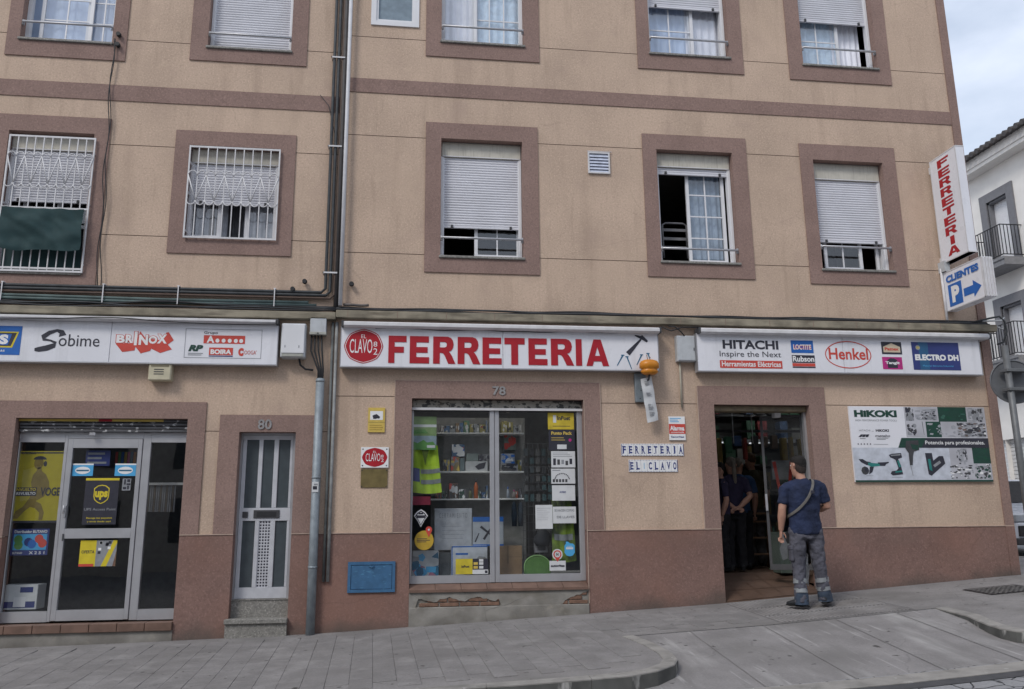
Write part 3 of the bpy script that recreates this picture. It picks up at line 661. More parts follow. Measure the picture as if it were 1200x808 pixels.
# ---- grilles: every bar a mesh of its own
def grille(b_, key, O, nb, ztop, zrow, cloth=False):
    x0, z0, x1, z1 = O; y = -.05
    m_ = MB(); r = .008
    for z in [z1, z0]+zrow: m_.box(x0, y-r, z-.011, x1, y+r, z+.011)
    for x in (x0, x1): m_.box(x-.009, y-r-.001, z0-.012, x+.009, y+r+.001, z1+.012)
    for z in (z0+.1, z1-.2, (z0+z1)/2): m_.box(x0-.006, y, z-.012, x0+.006, .1, z+.012); m_.box(x1-.006, y, z-.012, x1+.006, .1, z+.012)
    gl = part('window_grille', m_, PVCD, b_)
    bm_ = MB(); bm_.box(-.006, -.006, z0, .006, .006, z1); me = bm_.mesh('bar', PVCD, (0, 0, 0))
    xs = [x0+(x1-x0)*(i+1)/(nb+1) for i in range(nb)]
    for x in xs: piece('bar', me, gl, (x, y, 0))
    st = (x1-x0)/(nb+1); za, zb = ztop
    m_ = MB()
    pts = [x0]+xs+[x1]
    for i in range(0, len(pts)-1):
        a, c = pts[i], pts[i+1]; cx = (a+c)/2
        s_ = 1 if i % 2 == 0 else -1
        m_.tube([(a, y-.012, za if s_ > 0 else zb), (c, y-.012, zb if s_ > 0 else za)], (.0085), 5)
        for zz, sg in ((za, 1), (zb, -1)):
            m_.tube([(cx+st*.46*cos(t*pi/8), y-.012, zz+sg*st*.5*sin(t*pi/8)) for t in range(9)], .0075, 5)
    part('scrollwork', m_, PVCD, gl)
    return gl
x0, z0, x1, z1 = -2.824, 3.538, -1.699, 4.767
grille(b80, 'D', (x0, z0, x1, z1), 9, (4.375, 4.025), [])
x0, z0, x1, z1 = -5.003, 3.037, -3.990, 4.805
grille(b80, 'C', (x0, z0, x1, z1), 9, (4.532, 4.167), [3.852, z0+.035])
# green cloth tied to the grille
x0, z0, x1, z1 = -4.965, 3.302, -4.010, 3.822
m_ = MB(); nx, nz = 40, 18; vs = []
for j in range(nz+1):
    for i in range(nx+1):
        u, v_ = i/nx, j/nz; sagb = .035*sin(u*pi)*(1-v_)+.02*sin(u*9)*(1-v_)
        y = -.125-.05*noise.noise(Vector((u*3.2+v_*1.4, v_*2.2-u*1.5, .3)))-.022*noise.noise(Vector((u*9+v_*4, v_*5, 1.7)))-.03*(1-v_)
        vs.append((x0+(x1-x0)*u+.01*sin(v_*7), y, z0+(z1-z0)*v_-sagb))
m_.add(vs, [(j*(nx+1)+i, j*(nx+1)+i+1, (j+1)*(nx+1)+i+1, (j+1)*(nx+1)+i) for j in range(nz) for i in range(nx)], smooth=True)
solo('cloth', m_, CLOTH, 'dark green cloth tied across the lower part of the left window grille', 'cloth')
m_ = MB(); x0, z0, x1, z1 = -4.967, 3.072, -4.022, 3.357
m_.box(x0, .03, z0, x1, .034, z1); solo('cloth', m_, CLOTH, 'dark green lining cloth behind the bottom bars of the left window grille', 'cloth')

# ---- ledge over the shop signs
LZ0, LZ1 = 2.492, 2.584
m_ = MB(); m_.box(WL, -.12, LZ0, SEAM, -.001, LZ1, b=.006); part('ledge', m_, LEDGE, b80)
LY0, LY1 = 2.519, 2.615
XE = 8.168
m_ = MB()
m_.box(SEAM+.003, -.12, LY0, XE, -.022, LY1, b=.006); part('ledge', m_, LEDGE, b78)
for k in range(14):
    x = SEAM+.15+k*.62
    if x < XE: m_ = MB(); m_.box(x-.004, -.122, LY0+.002, x+.004, -.12, LY1-.004); part('ledge_joint', m_, GROOVE, b78)

# ================================================================ UPS shop front (number 80)
yg = .12
x0, z0, x1, z1 = OU
ZB = -1.171; ZS = -1.084
m_ = MB(); m_.box(x0, -.02, -1.6, x1, .30, ZB-.02); part('threshold_base', m_, CONC, b80)
for k in range(8):
    m_ = MB(); a = x1-(k+1)*.30; m_.box(max(a, x0)+.003, -.05, ZB-.02, a+.297, .13, ZS-.015, b=.004); part('sill_tile', m_, TERR, b80)
zt = 1.084
# rolled shutter in its housing
m_ = MB(); k = 4; s_ = (z1-zt)/k
for i in range(k): m_.box(x0+.01, .06+.012*(i % 2), zt+i*s_, x1-.01, .2, zt+(i+1)*s_-.006, b=.006)
sh = part('rolled_shutter', m_, DSLAT, b80)
m_ = MB(); xx, zz = (-3.707, 1.058); m_.box(xx-.04, .035, zz-.02, xx+.03, .06, zz+.02, b=.006); part('lock', m_, STEEL, sh)
m_ = MB(); m_.box(x0+.002, .058, z1-.03, x1-.3, .062, z1-.004, YELS); m_.box(x0+.9, .055, z1-.03, x0+1.05, .06, z1-.004, RED); part('shutter_sticker', m_, YELS, sh)
fz0 = ZS; fz1 = zt
# (left frame, pane left, mullion, door, mullion, pane right)
lx0 = x0+.004; l1, l2 = -4.544, -4.043; d0, d1 = -4.005, -3.152; r0, r1 = -3.055, x1-.004
zg1 = 0.968; zg0 = -0.966
m_ = MB(); m_.box(lx0, yg, fz0, l1, yg+.06, fz1, b=.004); m_.box(l2, yg, fz0, d0, yg+.06, fz1, b=.004); m_.box(d1+.005, yg, fz0, r0, yg+.06, fz1, b=.004)
m_.box(l1, yg, zg1, l2, yg+.06, fz1); m_.box(r0, yg, zg1, r1, yg+.06, fz1); m_.box(d0, yg, zg1+.045, d1+.005, yg+.06, fz1); m_.box(l1, yg, fz0, l2, yg+.06, zg0); m_.box(r0, yg, fz0, r1, yg+.06, zg0)
sf = part('shopfront_frame', m_, ALU, b80)
for (a, c) in ((l1, l2), (r0, r1)): m_ = MB(); m_.add([(a, yg+.03, zg0), (c, yg+.03, zg0), (c, yg+.03, zg1), (a, yg+.03, zg1)], [(0, 1, 2, 3)]); part('pane', m_, GLS, sf)
dd0, dd1 = d0+.006, d1; ga, gb = -3.940, -3.201
dz_m0, dz_m1 = -0.155, -0.042; dzt = 0.900
m_ = MB(); ft = zg1+.04
m_.box(dd0, yg-.012, fz0+.01, ga, yg+.045, ft, b=.004); m_.box(gb, yg-.012, fz0+.01, dd1, yg+.045, ft, b=.004); m_.box(ga, yg-.010, dzt, gb, yg+.043, ft); m_.box(ga, yg-.010, fz0+.01, gb, yg+.043, zg0+.01); m_.box(ga, yg-.010, dz_m0, gb, yg+.043, dz_m1)
dr = part('glass_door', m_, ALU, b80)
for (a, c) in ((zg0+.01, dz_m0), (dz_m1, dzt)): m_ = MB(); m_.add([(ga, yg+.02, a), (gb, yg+.02, a), (gb, yg+.02, c), (ga, yg+.02, c)], [(0, 1, 2, 3)]); part('pane', m_, GLS, dr)
hx, hz = (-3.949, 0.152); m_ = MB(); m_.box(hx-.012, yg-.05, hz-.07, hx+.012, yg-.014, hz+.07, b=.006); m_.tube([(hx, yg-.07, hz-.02), (hx, yg-.07, hz+.08)], .009); part('handle', m_, STEEL, dr)
hx, hz = (-3.948, -0.141); m_ = MB(); m_.box(hx-.008, yg-.02, hz-.04, hx+.008, yg-.013, hz+.04); part('hinge', m_, DGREY, dr)
# room behind
m_ = MB(); m_.box(WL+.2, .26, -1.45, SEAM-.2, 5, -1.25+.0, FLOOR); part('shop_floor', m_, FLOOR, b80)
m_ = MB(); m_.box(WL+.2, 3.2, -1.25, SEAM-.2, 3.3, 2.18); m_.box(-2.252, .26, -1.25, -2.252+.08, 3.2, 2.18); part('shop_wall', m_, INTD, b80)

# posters and stickers on the UPS shop glass
def sheet(name, r, y, m, label, cat, draw=None, th=.002, group=None):
    x0, z0, x1, z1 = r; mb = MB(); mb.box(x0, y, z0, x1, y+th, z1, m)
    if draw: draw(mb, x0, z0, x1, z1, y-.0012)
    return solo(name, mb, m, label, cat, group)
def lines(mb, x0, z0, x1, z1, y, n, m=GINK, fill=.45, jit=.35):
    h = (z1-z0)/n
    for i in range(n):
        z = z1-(i+.5)*h; mb.box(x0, y, z-h*fill/2, x1-(x1-x0)*random.random()*jit, y+.0006, z+h*fill/2, m)
def d_yellow(mb, x0, z0, x1, z1, y):
    w_, h_ = x1-x0, z1-z0; P_ = lambda u, v_: (x0+u*w_, z0+v_*h_)
    mb.box(x0, y, z1-.035*h_, x1, y+.0006, z1-.015*h_, INK); mb.box(x0, y, z0+.0*h_, x1, y+.0006, z0+.03*h_, INK)
    bro = mat('poster_brown', (.22, .16, .04), .5); y2 = y-.0006
    mb.poly([P_(*p) for p in ((.05, .06), (.10, .16), (.24, .22), (.36, .34), (.40, .44), (.36, .56), (.38, .66), (.45, .72), (.47, .77), (.54, .77), (.56, .72), (.66, .67), (.74, .57), (.76, .46), (.66, .36), (.50, .30), (.62, .26), (.70, .14), (.68, .04), (.60, .04), (.60, .14), (.50, .20), (.40, .22), (.28, .16), (.16, .06))], y2, m=bro)
    mb.poly([P_(.48+.10*cos(t*pi/8), .83+.085*sin(t*pi/8)) for t in range(16)], y2, m=bro)
    mb.poly([P_(.50+.14*cos(t*pi/8), .88+.05*sin(t*pi/8)) for t in range(9)], y2-.0004, m=INK); mb.poly([P_(.62+.04*cos(t*pi/4), .82+.04*sin(t*pi/4)) for t in range(8)], y2-.0004, m=INK)
    mb.box(*[P_(.0, .37)[0], y2-.001, P_(0, .37)[1]], *[P_(.5, .5)[0], y2-.0006, P_(0, .49)[1]], INK)
    mb.text('ENVUELTO', *P_(.03, .44), *P_(.48, .48), y2-.0014, YEL, .02); mb.text('REVUELTO', *P_(.08, .385), *P_(.48, .425), y2-.0014, WHT, .02)
    mb.text('VOGE', *P_(.58, .37), *P_(1.0, .49), y2-.0014, INK, .03); mb.text('DESCUBRE', *P_(.1, .955), *P_(.4, .98), y2-.0004, INK, .02)
sheet('poster', (-4.578, 0.028, -4.052, 0.865), .165, mat('poster_yellow', (.42, .35, .02), .5, var=.06), 'large yellow poster of a man with headphones behind the left shop glass', 'poster', d_yellow)
def d_but(mb, x0, z0, x1, z1, y):
    w_, h_ = x1-x0, z1-z0; P_ = lambda u, v_: (x0+u*w_, z0+v_*h_)
    mb.text('Distribuidor BUTANO', *P_(.06, .84), *P_(.94, .95), y, WHT, .02)
    mb.box(*[P_(.05, 0)[0], y, P_(0, .2)[1]], *[P_(.95, 0)[0], y+.0006, P_(0, .8)[1]], LBLUE)
    for (u, v_, c) in ((.18, .6, GRN2), (.2, .38, GRN2), (.46, .5, NAVY), (.56, .42, BLUE), (.74, .62, REDL), (.84, .45, REDL)):
        mb.poly([P_(u+.12*cos(t*pi/5), v_+.17*sin(t*pi/5)) for t in range(10)], y-.0006-.0002*u, m=c)
    mb.text('BUTANO', *P_(.06, .05), *P_(.32, .13), y, WHT, .02); mb.text('X 2 5 1', *P_(.5, .04), *P_(.92, .15), y, WHT, .02)
sheet('poster', (-4.531, -0.341, -4.125, -0.040), .165, NAVY, 'blue gas bottle poster below the large yellow poster', 'poster', d_but)
def d_sky(mb, x0, z0, x1, z1, y):
    w_, h_ = x1-x0, z1-z0
    mb.poly([(x0+w_*(.5+.36*cos(t*pi/8)), z0+h_*(.45+.3*sin(t*pi/8))) for t in range(16)], y, m=WHT); mb.box(x0+w_*.2, y-.001, z0+h_*.38, x0+w_*.8, y-.0006, z0+h_*.5, TEAL)
    mb.box(x0, y, z1-h_*.12, x1, y+.0006, z1, WHT)
sheet('sticker', (-3.932, 0.569, -3.697, 0.715), .137, LBLUE, 'sky blue sticker at the upper left of the glass door', 'sticker', d_sky)
sheet('sticker', (-3.450, 0.568, -3.211, 0.715), .137, LBLUE, 'sky blue sticker at the upper right of the glass door', 'sticker', d_sky)
def d_ups(mb, x0, z0, x1, z1, y):
    w_, h_ = x1-x0, z1-z0; P_ = lambda u, v_: (x0+u*w_, z0+v_*h_)
    mb.box(x0, y, z1-h_*.05, x1, y+.0006, z1, YEL)
    shp = [(.27, .78), (.38, .84), (.5, .855), (.62, .84), (.73, .78), (.73, .6), (.70, .53), (.6, .47), (.5, .44), (.4, .47), (.30, .53), (.27, .6)]
    inn = [(.5+(u-.5)*.88, .65+(v_-.65)*.90) for u, v_ in shp]
    mb.poly([P_(*p) for p in shp], y, m=YEL); mb.poly([P_(*p) for p in inn], y-.0005, m=INK)
    mb.text('ups', *P_(.31, .53), *P_(.69, .72), y-.001, YEL, .05)
    mb.text('UPS Access Point', *P_(.03, .30), *P_(.97, .355), y, GINK, .01); mb.text('Recoge tus paquetes', *P_(.12, .115), *P_(.88, .16), y, YEL, .01); mb.text('y envia desde aqui', *P_(.15, .04), *P_(.85, .085), y, YEL, .01)
sheet('sticker', (-3.767, 0.001, -3.388, 0.543), .137, INK, 'black parcel point sticker with a yellow shield on the glass door', 'sticker', d_ups)
def d_pin(mb, x0, z0, x1, z1, y):
    for (u, v_, a, c) in ((.1, .1, .5, .3), (.5, .45, .95, .6), (.2, .5, .4, .95), (.55, .7, .9, .95), (.6, .1, .8, .4)): mb.box(x0+(x1-x0)*u, y, z0+(z1-z0)*v_, x0+(x1-x0)*a, y+.0005, z0+(z1-z0)*c, INK)
sheet('sticker', (-3.352, 0.396, -3.255, 0.537), .137, GINK, 'small grey square sticker right of the black parcel point sticker', 'sticker', d_pin)
def d_fly(mb, x0, z0, x1, z1, y):
    w_, h_ = x1-x0, z1-z0; P_ = lambda u, v_: (x0+u*w_, z0+v_*h_)
    mb.box(x0+w_*.44, y, z0, x1, y+.0006, z1, GINK); mb.poly([P_(.75, 0), P_(1, .9), P_(1, 1), P_(.9, 1), P_(.6, 0)], y-.0006, m=YEL); mb.poly([P_(.92, 0), P_(1, 0), P_(1, .6)], y-.0006, m=BRICK)
    for k in range(8): u, v_ = .48+random.random()*.3, .45+random.random()*.45; mb.box(*[P_(u, v_)[0], y-.001, P_(u, v_)[1]], *[P_(u+.08, 0)[0], y-.0007, P_(0, v_+.1)[1]], random.choice((INK, WHT, INK)))
    mb.text('OFERTA', *P_(.05, .5), *P_(.4, .62), y, INK, .02); mb.box(x0, y-.001, z0, x0+w_*.4, y-.0007, z0+h_*.1, REDL)
sheet('flyer', (-3.758, -0.476, -3.350, -0.180), .137, YEL, 'yellow and grey flyer on the lower pane of the glass door', 'flyer', d_fly)
def d_top(mb, x0, z0, x1, z1, y): lines(mb, x0+.02, z0+.01, x1-.02, z1-.01, y, 3, GINK)
sheet('notice', (-3.816, 0.692, -3.539, 0.876), .20, NAVY, 'dim blue notice hanging at the top of the glass door', 'notice', d_top)
def d_books(mb, x0, z0, x1, z1, y):
    k = 7
    for i in range(k): mb.box(x0+(x1-x0)*i/k, y, z0, x0+(x1-x0)*(i+.85)/k, y+.0005, z1, (REDL, GRN2, BLUE, YELS, MAG, TEAL, ORG)[i])
sheet('leaflet_rack', (-3.580, 0.745, -3.328, 0.883), .5, DGREY, 'dim rack of coloured leaflets inside, seen at the top right of the glass door', 'leaflet rack', d_books, th=.05)
# white box bottom left
bx = (-4.598, -0.950, -4.206, -0.673); m_ = MB(); m_.box(bx[0], .22, bx[1], bx[2], .45, bx[3], PAPER, b=.004); m_.box(bx[0]+.2, .218, bx[1]+.19, bx[0]+.34, .2195, bx[1]+.25, NAVY)
m_.box(bx[0]+.02, .218, bx[1]+.02, bx[2]-.02, .2195, bx[1]+.09, NAVY); m_.box(bx[0]+.14, .2165, bx[1]+.03, bx[0]+.27, .2185, bx[1]+.14, PVC)
solo('box', m_, PAPER, 'white cardboard box with blue print on the floor behind the left shop pane', 'box')
# rail of hanging strips behind the right pane
x0, z0, x1, z1 = -3.167, 0.148, -2.721, 0.503
hr = thing('sample_rail', 'white rail hung with pale strips behind the right shop pane', 'sample rail', ((x0+x1)/2, .5, z1))
m_ = MB(); m_.box(x0, .46, z1-.03, x1+.2, .54, z1); part('rail', m_, SHELF, hr)
sm_ = MB(); sm_.box(-.009, -.01, z0, .009, .01, z1-.03); me1 = sm_.mesh('strip', mat('strip_grey', (.24, .24, .25), .6), (0, 0, 0)); me2 = sm_.mesh('strip', mat('strip_brown', (.16, .13, .10), .6), (0, 0, 0))
for k in range(14): piece('strip', me1 if k % 3 else me2, hr, (x0+.02+k*.024, .5, 0))

# ================================================================ door 80
x0, z0, x1, z1 = OD; zs = -0.877
m_ = MB(); zt1 = -1.083; zt0 = -1.137
m_.box(-2.030, -.06, -1.6, x1, .26, zt0, GRAN); m_.box(-2.039, -.09, zt0, x1+.005, .2, zt1, GRAN, b=.006); st_ = part('doorstep', m_, GRAN, b80)
m_ = MB(); m_.box(x0+.002, .10, zt1, x1-.002, .26, zs-.012, GRAN); m_.box(x0+.001, .09, zs-.012, x1-.001, .26, zs, GRAN); part('doorstep', m_, GRAN, b80)
dx0, dx1 = -1.994, -1.371; yd = .14
m_ = MB(); frame_box(m_, (dx0-.03, zs, dx1+.03, z1), (dx0+.01, zs+.001, dx1-.01, z1-.03), yd-.015, yd+.05, sill=False); df = part('door_frame', m_, ALU, b80)
def dX(p): return p
cols_ = [-1.936, -1.789, -1.739, -1.607, -1.551, -1.413]
cols2 = [-1.915, -1.777, -1.737, -1.583, -1.533, -1.383]
za0, za1, zb0, zb1 = 0.180, 1.006, -0.747, 0.028
m_ = MB(); xsL = [dx0+.012]+cols_[:]+[dx1-.012]
for (zz0, zz1, cs) in ((za0, za1, cols_), (zb0, zb1, cols_)):
    ed = [dx0+.012]+list(cs)+[dx1-.012]
    for i in range(0, 8, 2): m_.box(ed[i], yd, zz0, ed[i+1], yd+.04, zz1, b=.004)
m_.box(dx0+.012, yd, za1, dx1-.012, yd+.04, z1-.032); m_.box(dx0+.012, yd, zb1, dx1-.012, yd+.04, za0); m_.box(dx0+.012, yd, zs+.004, dx1-.012, yd+.04, zb0)
dl = part('door', m_, mat('door_pale_aluminium', (.62, .63, .67), .4, .3, var=.05), b80, label='pale aluminium door with narrow dark panes')
for i in (0, 2, 4):
    for j, (zz0, zz1) in enumerate(((za0, za1), (zb0, zb1))):
        if i == 2 and j == 1: continue
        m_ = MB(); m_.box(cols_[i], yd+.018, zz0, cols_[i+1], yd+.024, zz1); part('pane', m_, FROST, dl)
m_ = MB(); m_.box(cols_[2], yd+.012, zb0, cols_[3], yd+.018, zb1)
n_x, n_z = 4, 22
for i in range(n_x):
    for j in range(n_z):
        cx = cols_[2]+(cols_[3]-cols_[2])*(i+.5)/n_x; cz = zb0+(zb1-zb0)*(j+.5)/n_z; m_.box(cx-.0095, yd+.010, cz-.0095, cx+.0095, yd+.0125, cz+.0095, INK)
part('perforated_panel', m_, mat('door_pale_aluminium', (.62, .63, .67), .4), dl)
sx0, sz0, sx1, sz1 = -1.811, 0.058, -1.505, 0.154
m_ = MB(); m_.box(sx0, yd-.012, sz0, sx1, yd, sz1, DGREY, b=.003); m_.box(sx0+.04, yd-.016, sz0+.02, sx1-.04, yd-.011, sz1-.02, BLK); part('letter_slot', m_, DGREY, dl)
sx0, sz0, sx1, sz1 = -1.940, 0.065, -1.876, 0.136; m_ = MB(); m_.box(sx0, yd-.014, sz0, sx1, yd, sz1, b=.003); part('lock', m_, DGREY, dl)
def numerals(txt, r, b_, lab):
    m_ = MB(); m_.text(txt, *r, -.03, STEEL, .02); n0 = len(m_.v)
    vs, fs = list(m_.v), list(m_.f); m_.add([(v[0], -.0185, v[2]) for v in vs], [f[::-1] for f in fs], STEEL)
    # sides
    ed = {}
    for f in fs:
        for a, c in zip(f, f[1:]+f[:1]): ed[(a, c)] = 1
    for (a, c) in list(ed):
        if (c, a) not in ed: m_.add([vs[a], vs[c], (vs[c][0], -.0185, vs[c][2]), (vs[a][0], -.0185, vs[a][2])], [(0, 3, 2, 1)], STEEL)
    part('house_number', m_, STEEL, b_, label=lab)
    return m_
_ST = STEEL; STEEL = mat('number_grey_metal', (.34, .33, .33), .45, .3)
numerals('80', (-1.790, 1.116, -1.627, 1.239), b80, 'grey metal numerals 80'); numerals('78', (1.084, 1.564, 1.253, 1.680), b78, 'grey metal numerals 78')
STEEL = _ST

# ================================================================ shop window 78
x0, z0, x1, z1 = OS; yw = .10
zw0, zw1 = -0.739, 1.381
m_ = MB(); m_.box(x0+.002, .08, zw1, x1-.002, .2, z1-.002, b=.01); m_.box(x0+.002, .06, zw1, x1-.002, .08, zw1+.03, PVCD)
m_.m = list(m_.m); hd = part('shutter_housing', m_, mat('dirty_shutter_housing', (.33, .31, .27), .6, var=.15, scale=8, stain=[(18, (1, 1, 1.6), .50, .56, (.04, .04, .04), .95), (3, None, .5, .7, (.2, .17, .13), .7)]), b78)
zgb, zgt = -0.648, zw1-.012
la, lb, ra, rb = 0.096, 1.060, 1.179, 2.197
m_ = MB(); m_.box(x0+.002, yw, zw0, la, yw+.06, zw1, b=.003); m_.box(lb, yw-.01, zw0, (lb+ra)/2-.003, yw+.03, zw1, b=.003); m_.box((lb+ra)/2+.003, yw, zw0, ra, yw+.06, zw1, b=.003); m_.box(rb, yw, zw0, x1-.002, yw+.06, zw1, b=.003)
m_.box(la, yw, zw0, lb, yw+.05, zgb); m_.box(ra, yw, zw0, rb, yw+.05, zgb); m_.box(la, yw, zgt, lb, yw+.05, zw1-.001, DGREY); m_.box(ra, yw, zgt, rb, yw+.05, zw1-.001, DGREY)
wf = part('shopfront_frame', m_, ALU, b78)
for (a, c) in ((la, lb), (ra, rb)): m_ = MB(); m_.add([(a, yw+.025, zgb), (c, yw+.025, zgb), (c, yw+.025, zgt), (a, yw+.025, zgt)], [(0, 1, 2, 3)]); part('pane', m_, GLS, wf)
zsl0, zsl1 = -0.832, -0.743
n_t = 7; tw = (x1-x0-.004)/n_t
for k in range(n_t):
    m_ = MB(); a = x0+.002+k*tw; c = a+tw-.005
    m_.add([(a, -.045, zsl0), (c, -.045, zsl0), (c, -.045, zsl0+.03), (a, -.045, zsl0+.03), (a, .11, zsl1), (c, .11, zsl1), (a, .11, zsl0), (c, .11, zsl0)], [(0, 1, 2, 3), (3, 2, 5, 4), (6, 7, 1, 0), (0, 3, 4, 6), (1, 7, 5, 2)])
    part('sill_tile', m_, TERR, b78)
m_ = MB(); m_.box(x0, -.038, zsl0, x1, .1, zsl0+.024); part('sill_bed', m_, MORT, b78)
# broken render under the sill: plaster patch, bare bricks, concrete footing
zc1 = -1.004; zc2 = zsl0
m_ = MB(); m_.box(x0+.001, -.035, -1.6, x1, .2, zc1, CONC, b=.006); part('footing', m_, CONC, b78)
m_ = MB(); m_.box(x0+.001, .0, zc1, x1, .2, zc2, CONC); part('wall_core', m_, mat('mortar_bed', (.32, .29, .25), .95, bump=.5), b78)
rnd = random.Random(3)
def plaster(xs, xe, lo_prof):
    pts = [(x0+xs, zc2), (x0+xs, zc1+lo_prof[0])]; n_ = len(lo_prof)
    pts = [(x0+xe, zc2-.001), (x0+xs, zc2-.001)]+[(x0+xs+(xe-xs)*i/(n_-1), zc1+lo_prof[i]) for i in range(n_)]
    m_ = MB(); m_.poly(pts[::1], -.02, .001, m=None); part('plaster_patch', m_, CONC, b78)
Wd = x1-x0
prof = []
for i in range(60):
    u = i/59*Wd
    if .10 < u < 1.10: p = .085+.02*sin(u*17)+rnd.uniform(-.012, .012)
    elif u > 1.88: p = .04+(u-1.88)*.35+rnd.uniform(-.015, .015)
    else: p = .001
    prof.append(max(.001, min(p, zc2-zc1-.012)))
plaster(.001, Wd-.001, prof)
bm_ = MB(); bm_.box(-.115, -.012, -.022, .115, .05, .022, b=.006); bme = bm_.mesh('brick', BRICK, (0, 0, 0))
for r_ in range(2):
    for k in range(4):
        piece('brick', bme, b78, (x0+.24+k*.245+(.1 if r_ else 0), -.004+rnd.uniform(-.003, .003), zc1+.026+r_*.052), (0, rnd.uniform(-.01, .01), 0))
for (dx_, dz_) in ((-.13, .026), (-.38, .026), (-.2, .078), (-.14, .125)):
    piece('brick', bme, b78, (x1+dx_, -.004, zc1+dz_), (0, rnd.uniform(-.03, .03), 0))

# display room
lz = zw1+.05; dl_ = thing('display_fill_lamp', 'unseen strip light added behind the shutter housing to brighten the shop window', 'lamp', ((x0+x1)/2, .29, lz))  # lamp added out of view to light the window goods
m_ = MB(); m_.box(x0+.05, .265, lz+.012, x1-.05, .315, lz+.04); part('body', m_, PVCD, dl_)
m_ = MB(); m_.tube([(x0+.03, .29, lz), (x1-.08, .29, lz)], .012); LW = bpy.data.materials.new('display_fill_tube'); LW.use_nodes = True; bb = LW.node_tree.nodes['Principled BSDF']; bb.inputs['Emission Color'].default_value = (1, .97, .9, 1); bb.inputs['Emission Strength'].default_value = 4.; part('tube', m_, LW, dl_)
zf = zgb-.02
m_ = MB(); m_.box(SEAM+.2, .24, zf-.08, SO[0], 1.0, zf); part('display_platform', m_, SHELF, b78)
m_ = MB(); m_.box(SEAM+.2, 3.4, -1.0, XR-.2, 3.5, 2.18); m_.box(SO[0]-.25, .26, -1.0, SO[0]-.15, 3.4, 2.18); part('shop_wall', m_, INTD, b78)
m_ = MB(); bxr = (0.343, -0.677, 1.606, 1.195); m_.box(bxr[0], .74, zf, bxr[2], .78, 1.368); part('shelf_back_board', m_, mat('back_board_grey', (.30, .30, .29), .7), b78)
zsh = [1.139, 0.635, 0.286]
for k, z in enumerate(zsh):
    m_ = MB(); xa, xb = (0.329, 1.545) if k else (0.402, 1.551); m_.box(xa, .45, z-.02, xb, .74, z, b=.003); part('shelf', m_, SHELF, b78)

# ================================================================ shop signs
def big_letter(ch):
    """heavy block capitals in a unit box: (outer, holes)"""
    s = .34; h = .22
    if ch == 'I': return [(0, 0), (1, 0), (1, 1), (0, 1)], []
    if ch == 'F': return [(0, 0), (s, 0), (s, .38), (.86, .38), (.86, .60), (s, .60), (s, .77), (1, .77), (1, 1), (0, 1)], []
    if ch == 'E': return [(0, 0), (1, 0), (1, .23), (s, .23), (s, .39), (.92, .39), (.92, .60), (s, .60), (s, .77), (.98, .77), (.98, 1), (0, 1)], []
    if ch == 'T': return [(.33, 0), (.67, 0), (.67, .76), (1, .76), (1, 1), (0, 1), (0, .76), (.33, .76)], []
    if ch == 'A': return [(0, 0), (.27, 0), (.33, .17), (.67, .17), (.73, 0), (1, 0), (.66, 1), (.34, 1)], [[(.39, .38), (.5, .72), (.61, .38)]]
    if ch == 'R':
        o = [(0, 0), (.3, 0), (.3, .40), (.38, .40), (.46, .37), (.52, .30), (.68, 0), (1, 0), (.84, .30), (.76, .40), (.70, .44)]
        o += [(.70+.22*sin(R(a)), .715-.27*cos(R(a))) for a in (30, 60, 90, 120, 150)] + [(.66, 1), (0, 1)]
        return o, [[(.3, .60), (.3, .80), (.52, .80), (.58, .78), (.61, .74), (.61, .67), (.58, .62), (.52, .60)]]
def letter(mb, ch, x0, z0, x1, z1, y, m, th=.006):
    o, hs = big_letter(ch); f = lambda p: (x0+p[0]*(x1-x0), z0+p[1]*(z1-z0))
    mb.poly([f(p) for p in o], y, y+th, holes=[[f(p) for p in h] for h in hs], m=m)
ys = -.14
def sign_box(label, cat, r, prof, seams, trim=.02):
    x0, z0, x1, z1 = r; t = thing('shop_sign', label, cat, ((x0+x1)/2, ys, z0))
    ed = [x0+.0]+seams+[x1]
    for a, c in zip(ed, ed[1:]): m_ = MB(); m_.box(a+.0025, ys, z0+.012, c-.0025, -.03, z1, b=.004); part('panel', m_, SIGNW, t)
    m_ = MB(); m_.box(x0, ys-.004, z0, x1, -.02, z0+.012, ALU); m_.box(x0-.004, ys-.004, z0, x0, -.02, z1, ALU); m_.box(x1, ys-.004, z0, x1+.004, -.02, z1, ALU); part('trim', m_, ALU, t)
    a, b_, c, d = prof
    m_ = MB(); n = 8; pr = [(-.03, d), (-.10, d), (-.20, d-.015), (-.235, (b_+d)/2+.01), (-.235, b_+.02), (-.21, b_), (-.145, b_), (-.03, b_)]
    vs = [(x, p[0], p[1]) for x in (a, c) for p in pr]; m_.add(vs, [(i, (i+1) % n, (i+1) % n+n, i+n) for i in range(n)]+[tuple(range(n))[::-1], tuple(range(n, 2*n))], ALU if 0 else PVCD)
    part('awning_cassette', m_, PVCD, t)
    for q in (a-.03, c): m_ = MB(); m_.box(q, -.22, b_+.005, q+.03, -.05, d-.01, DGREY); part('end_cap', m_, DGREY, t)
    return t
yp = ys-.003
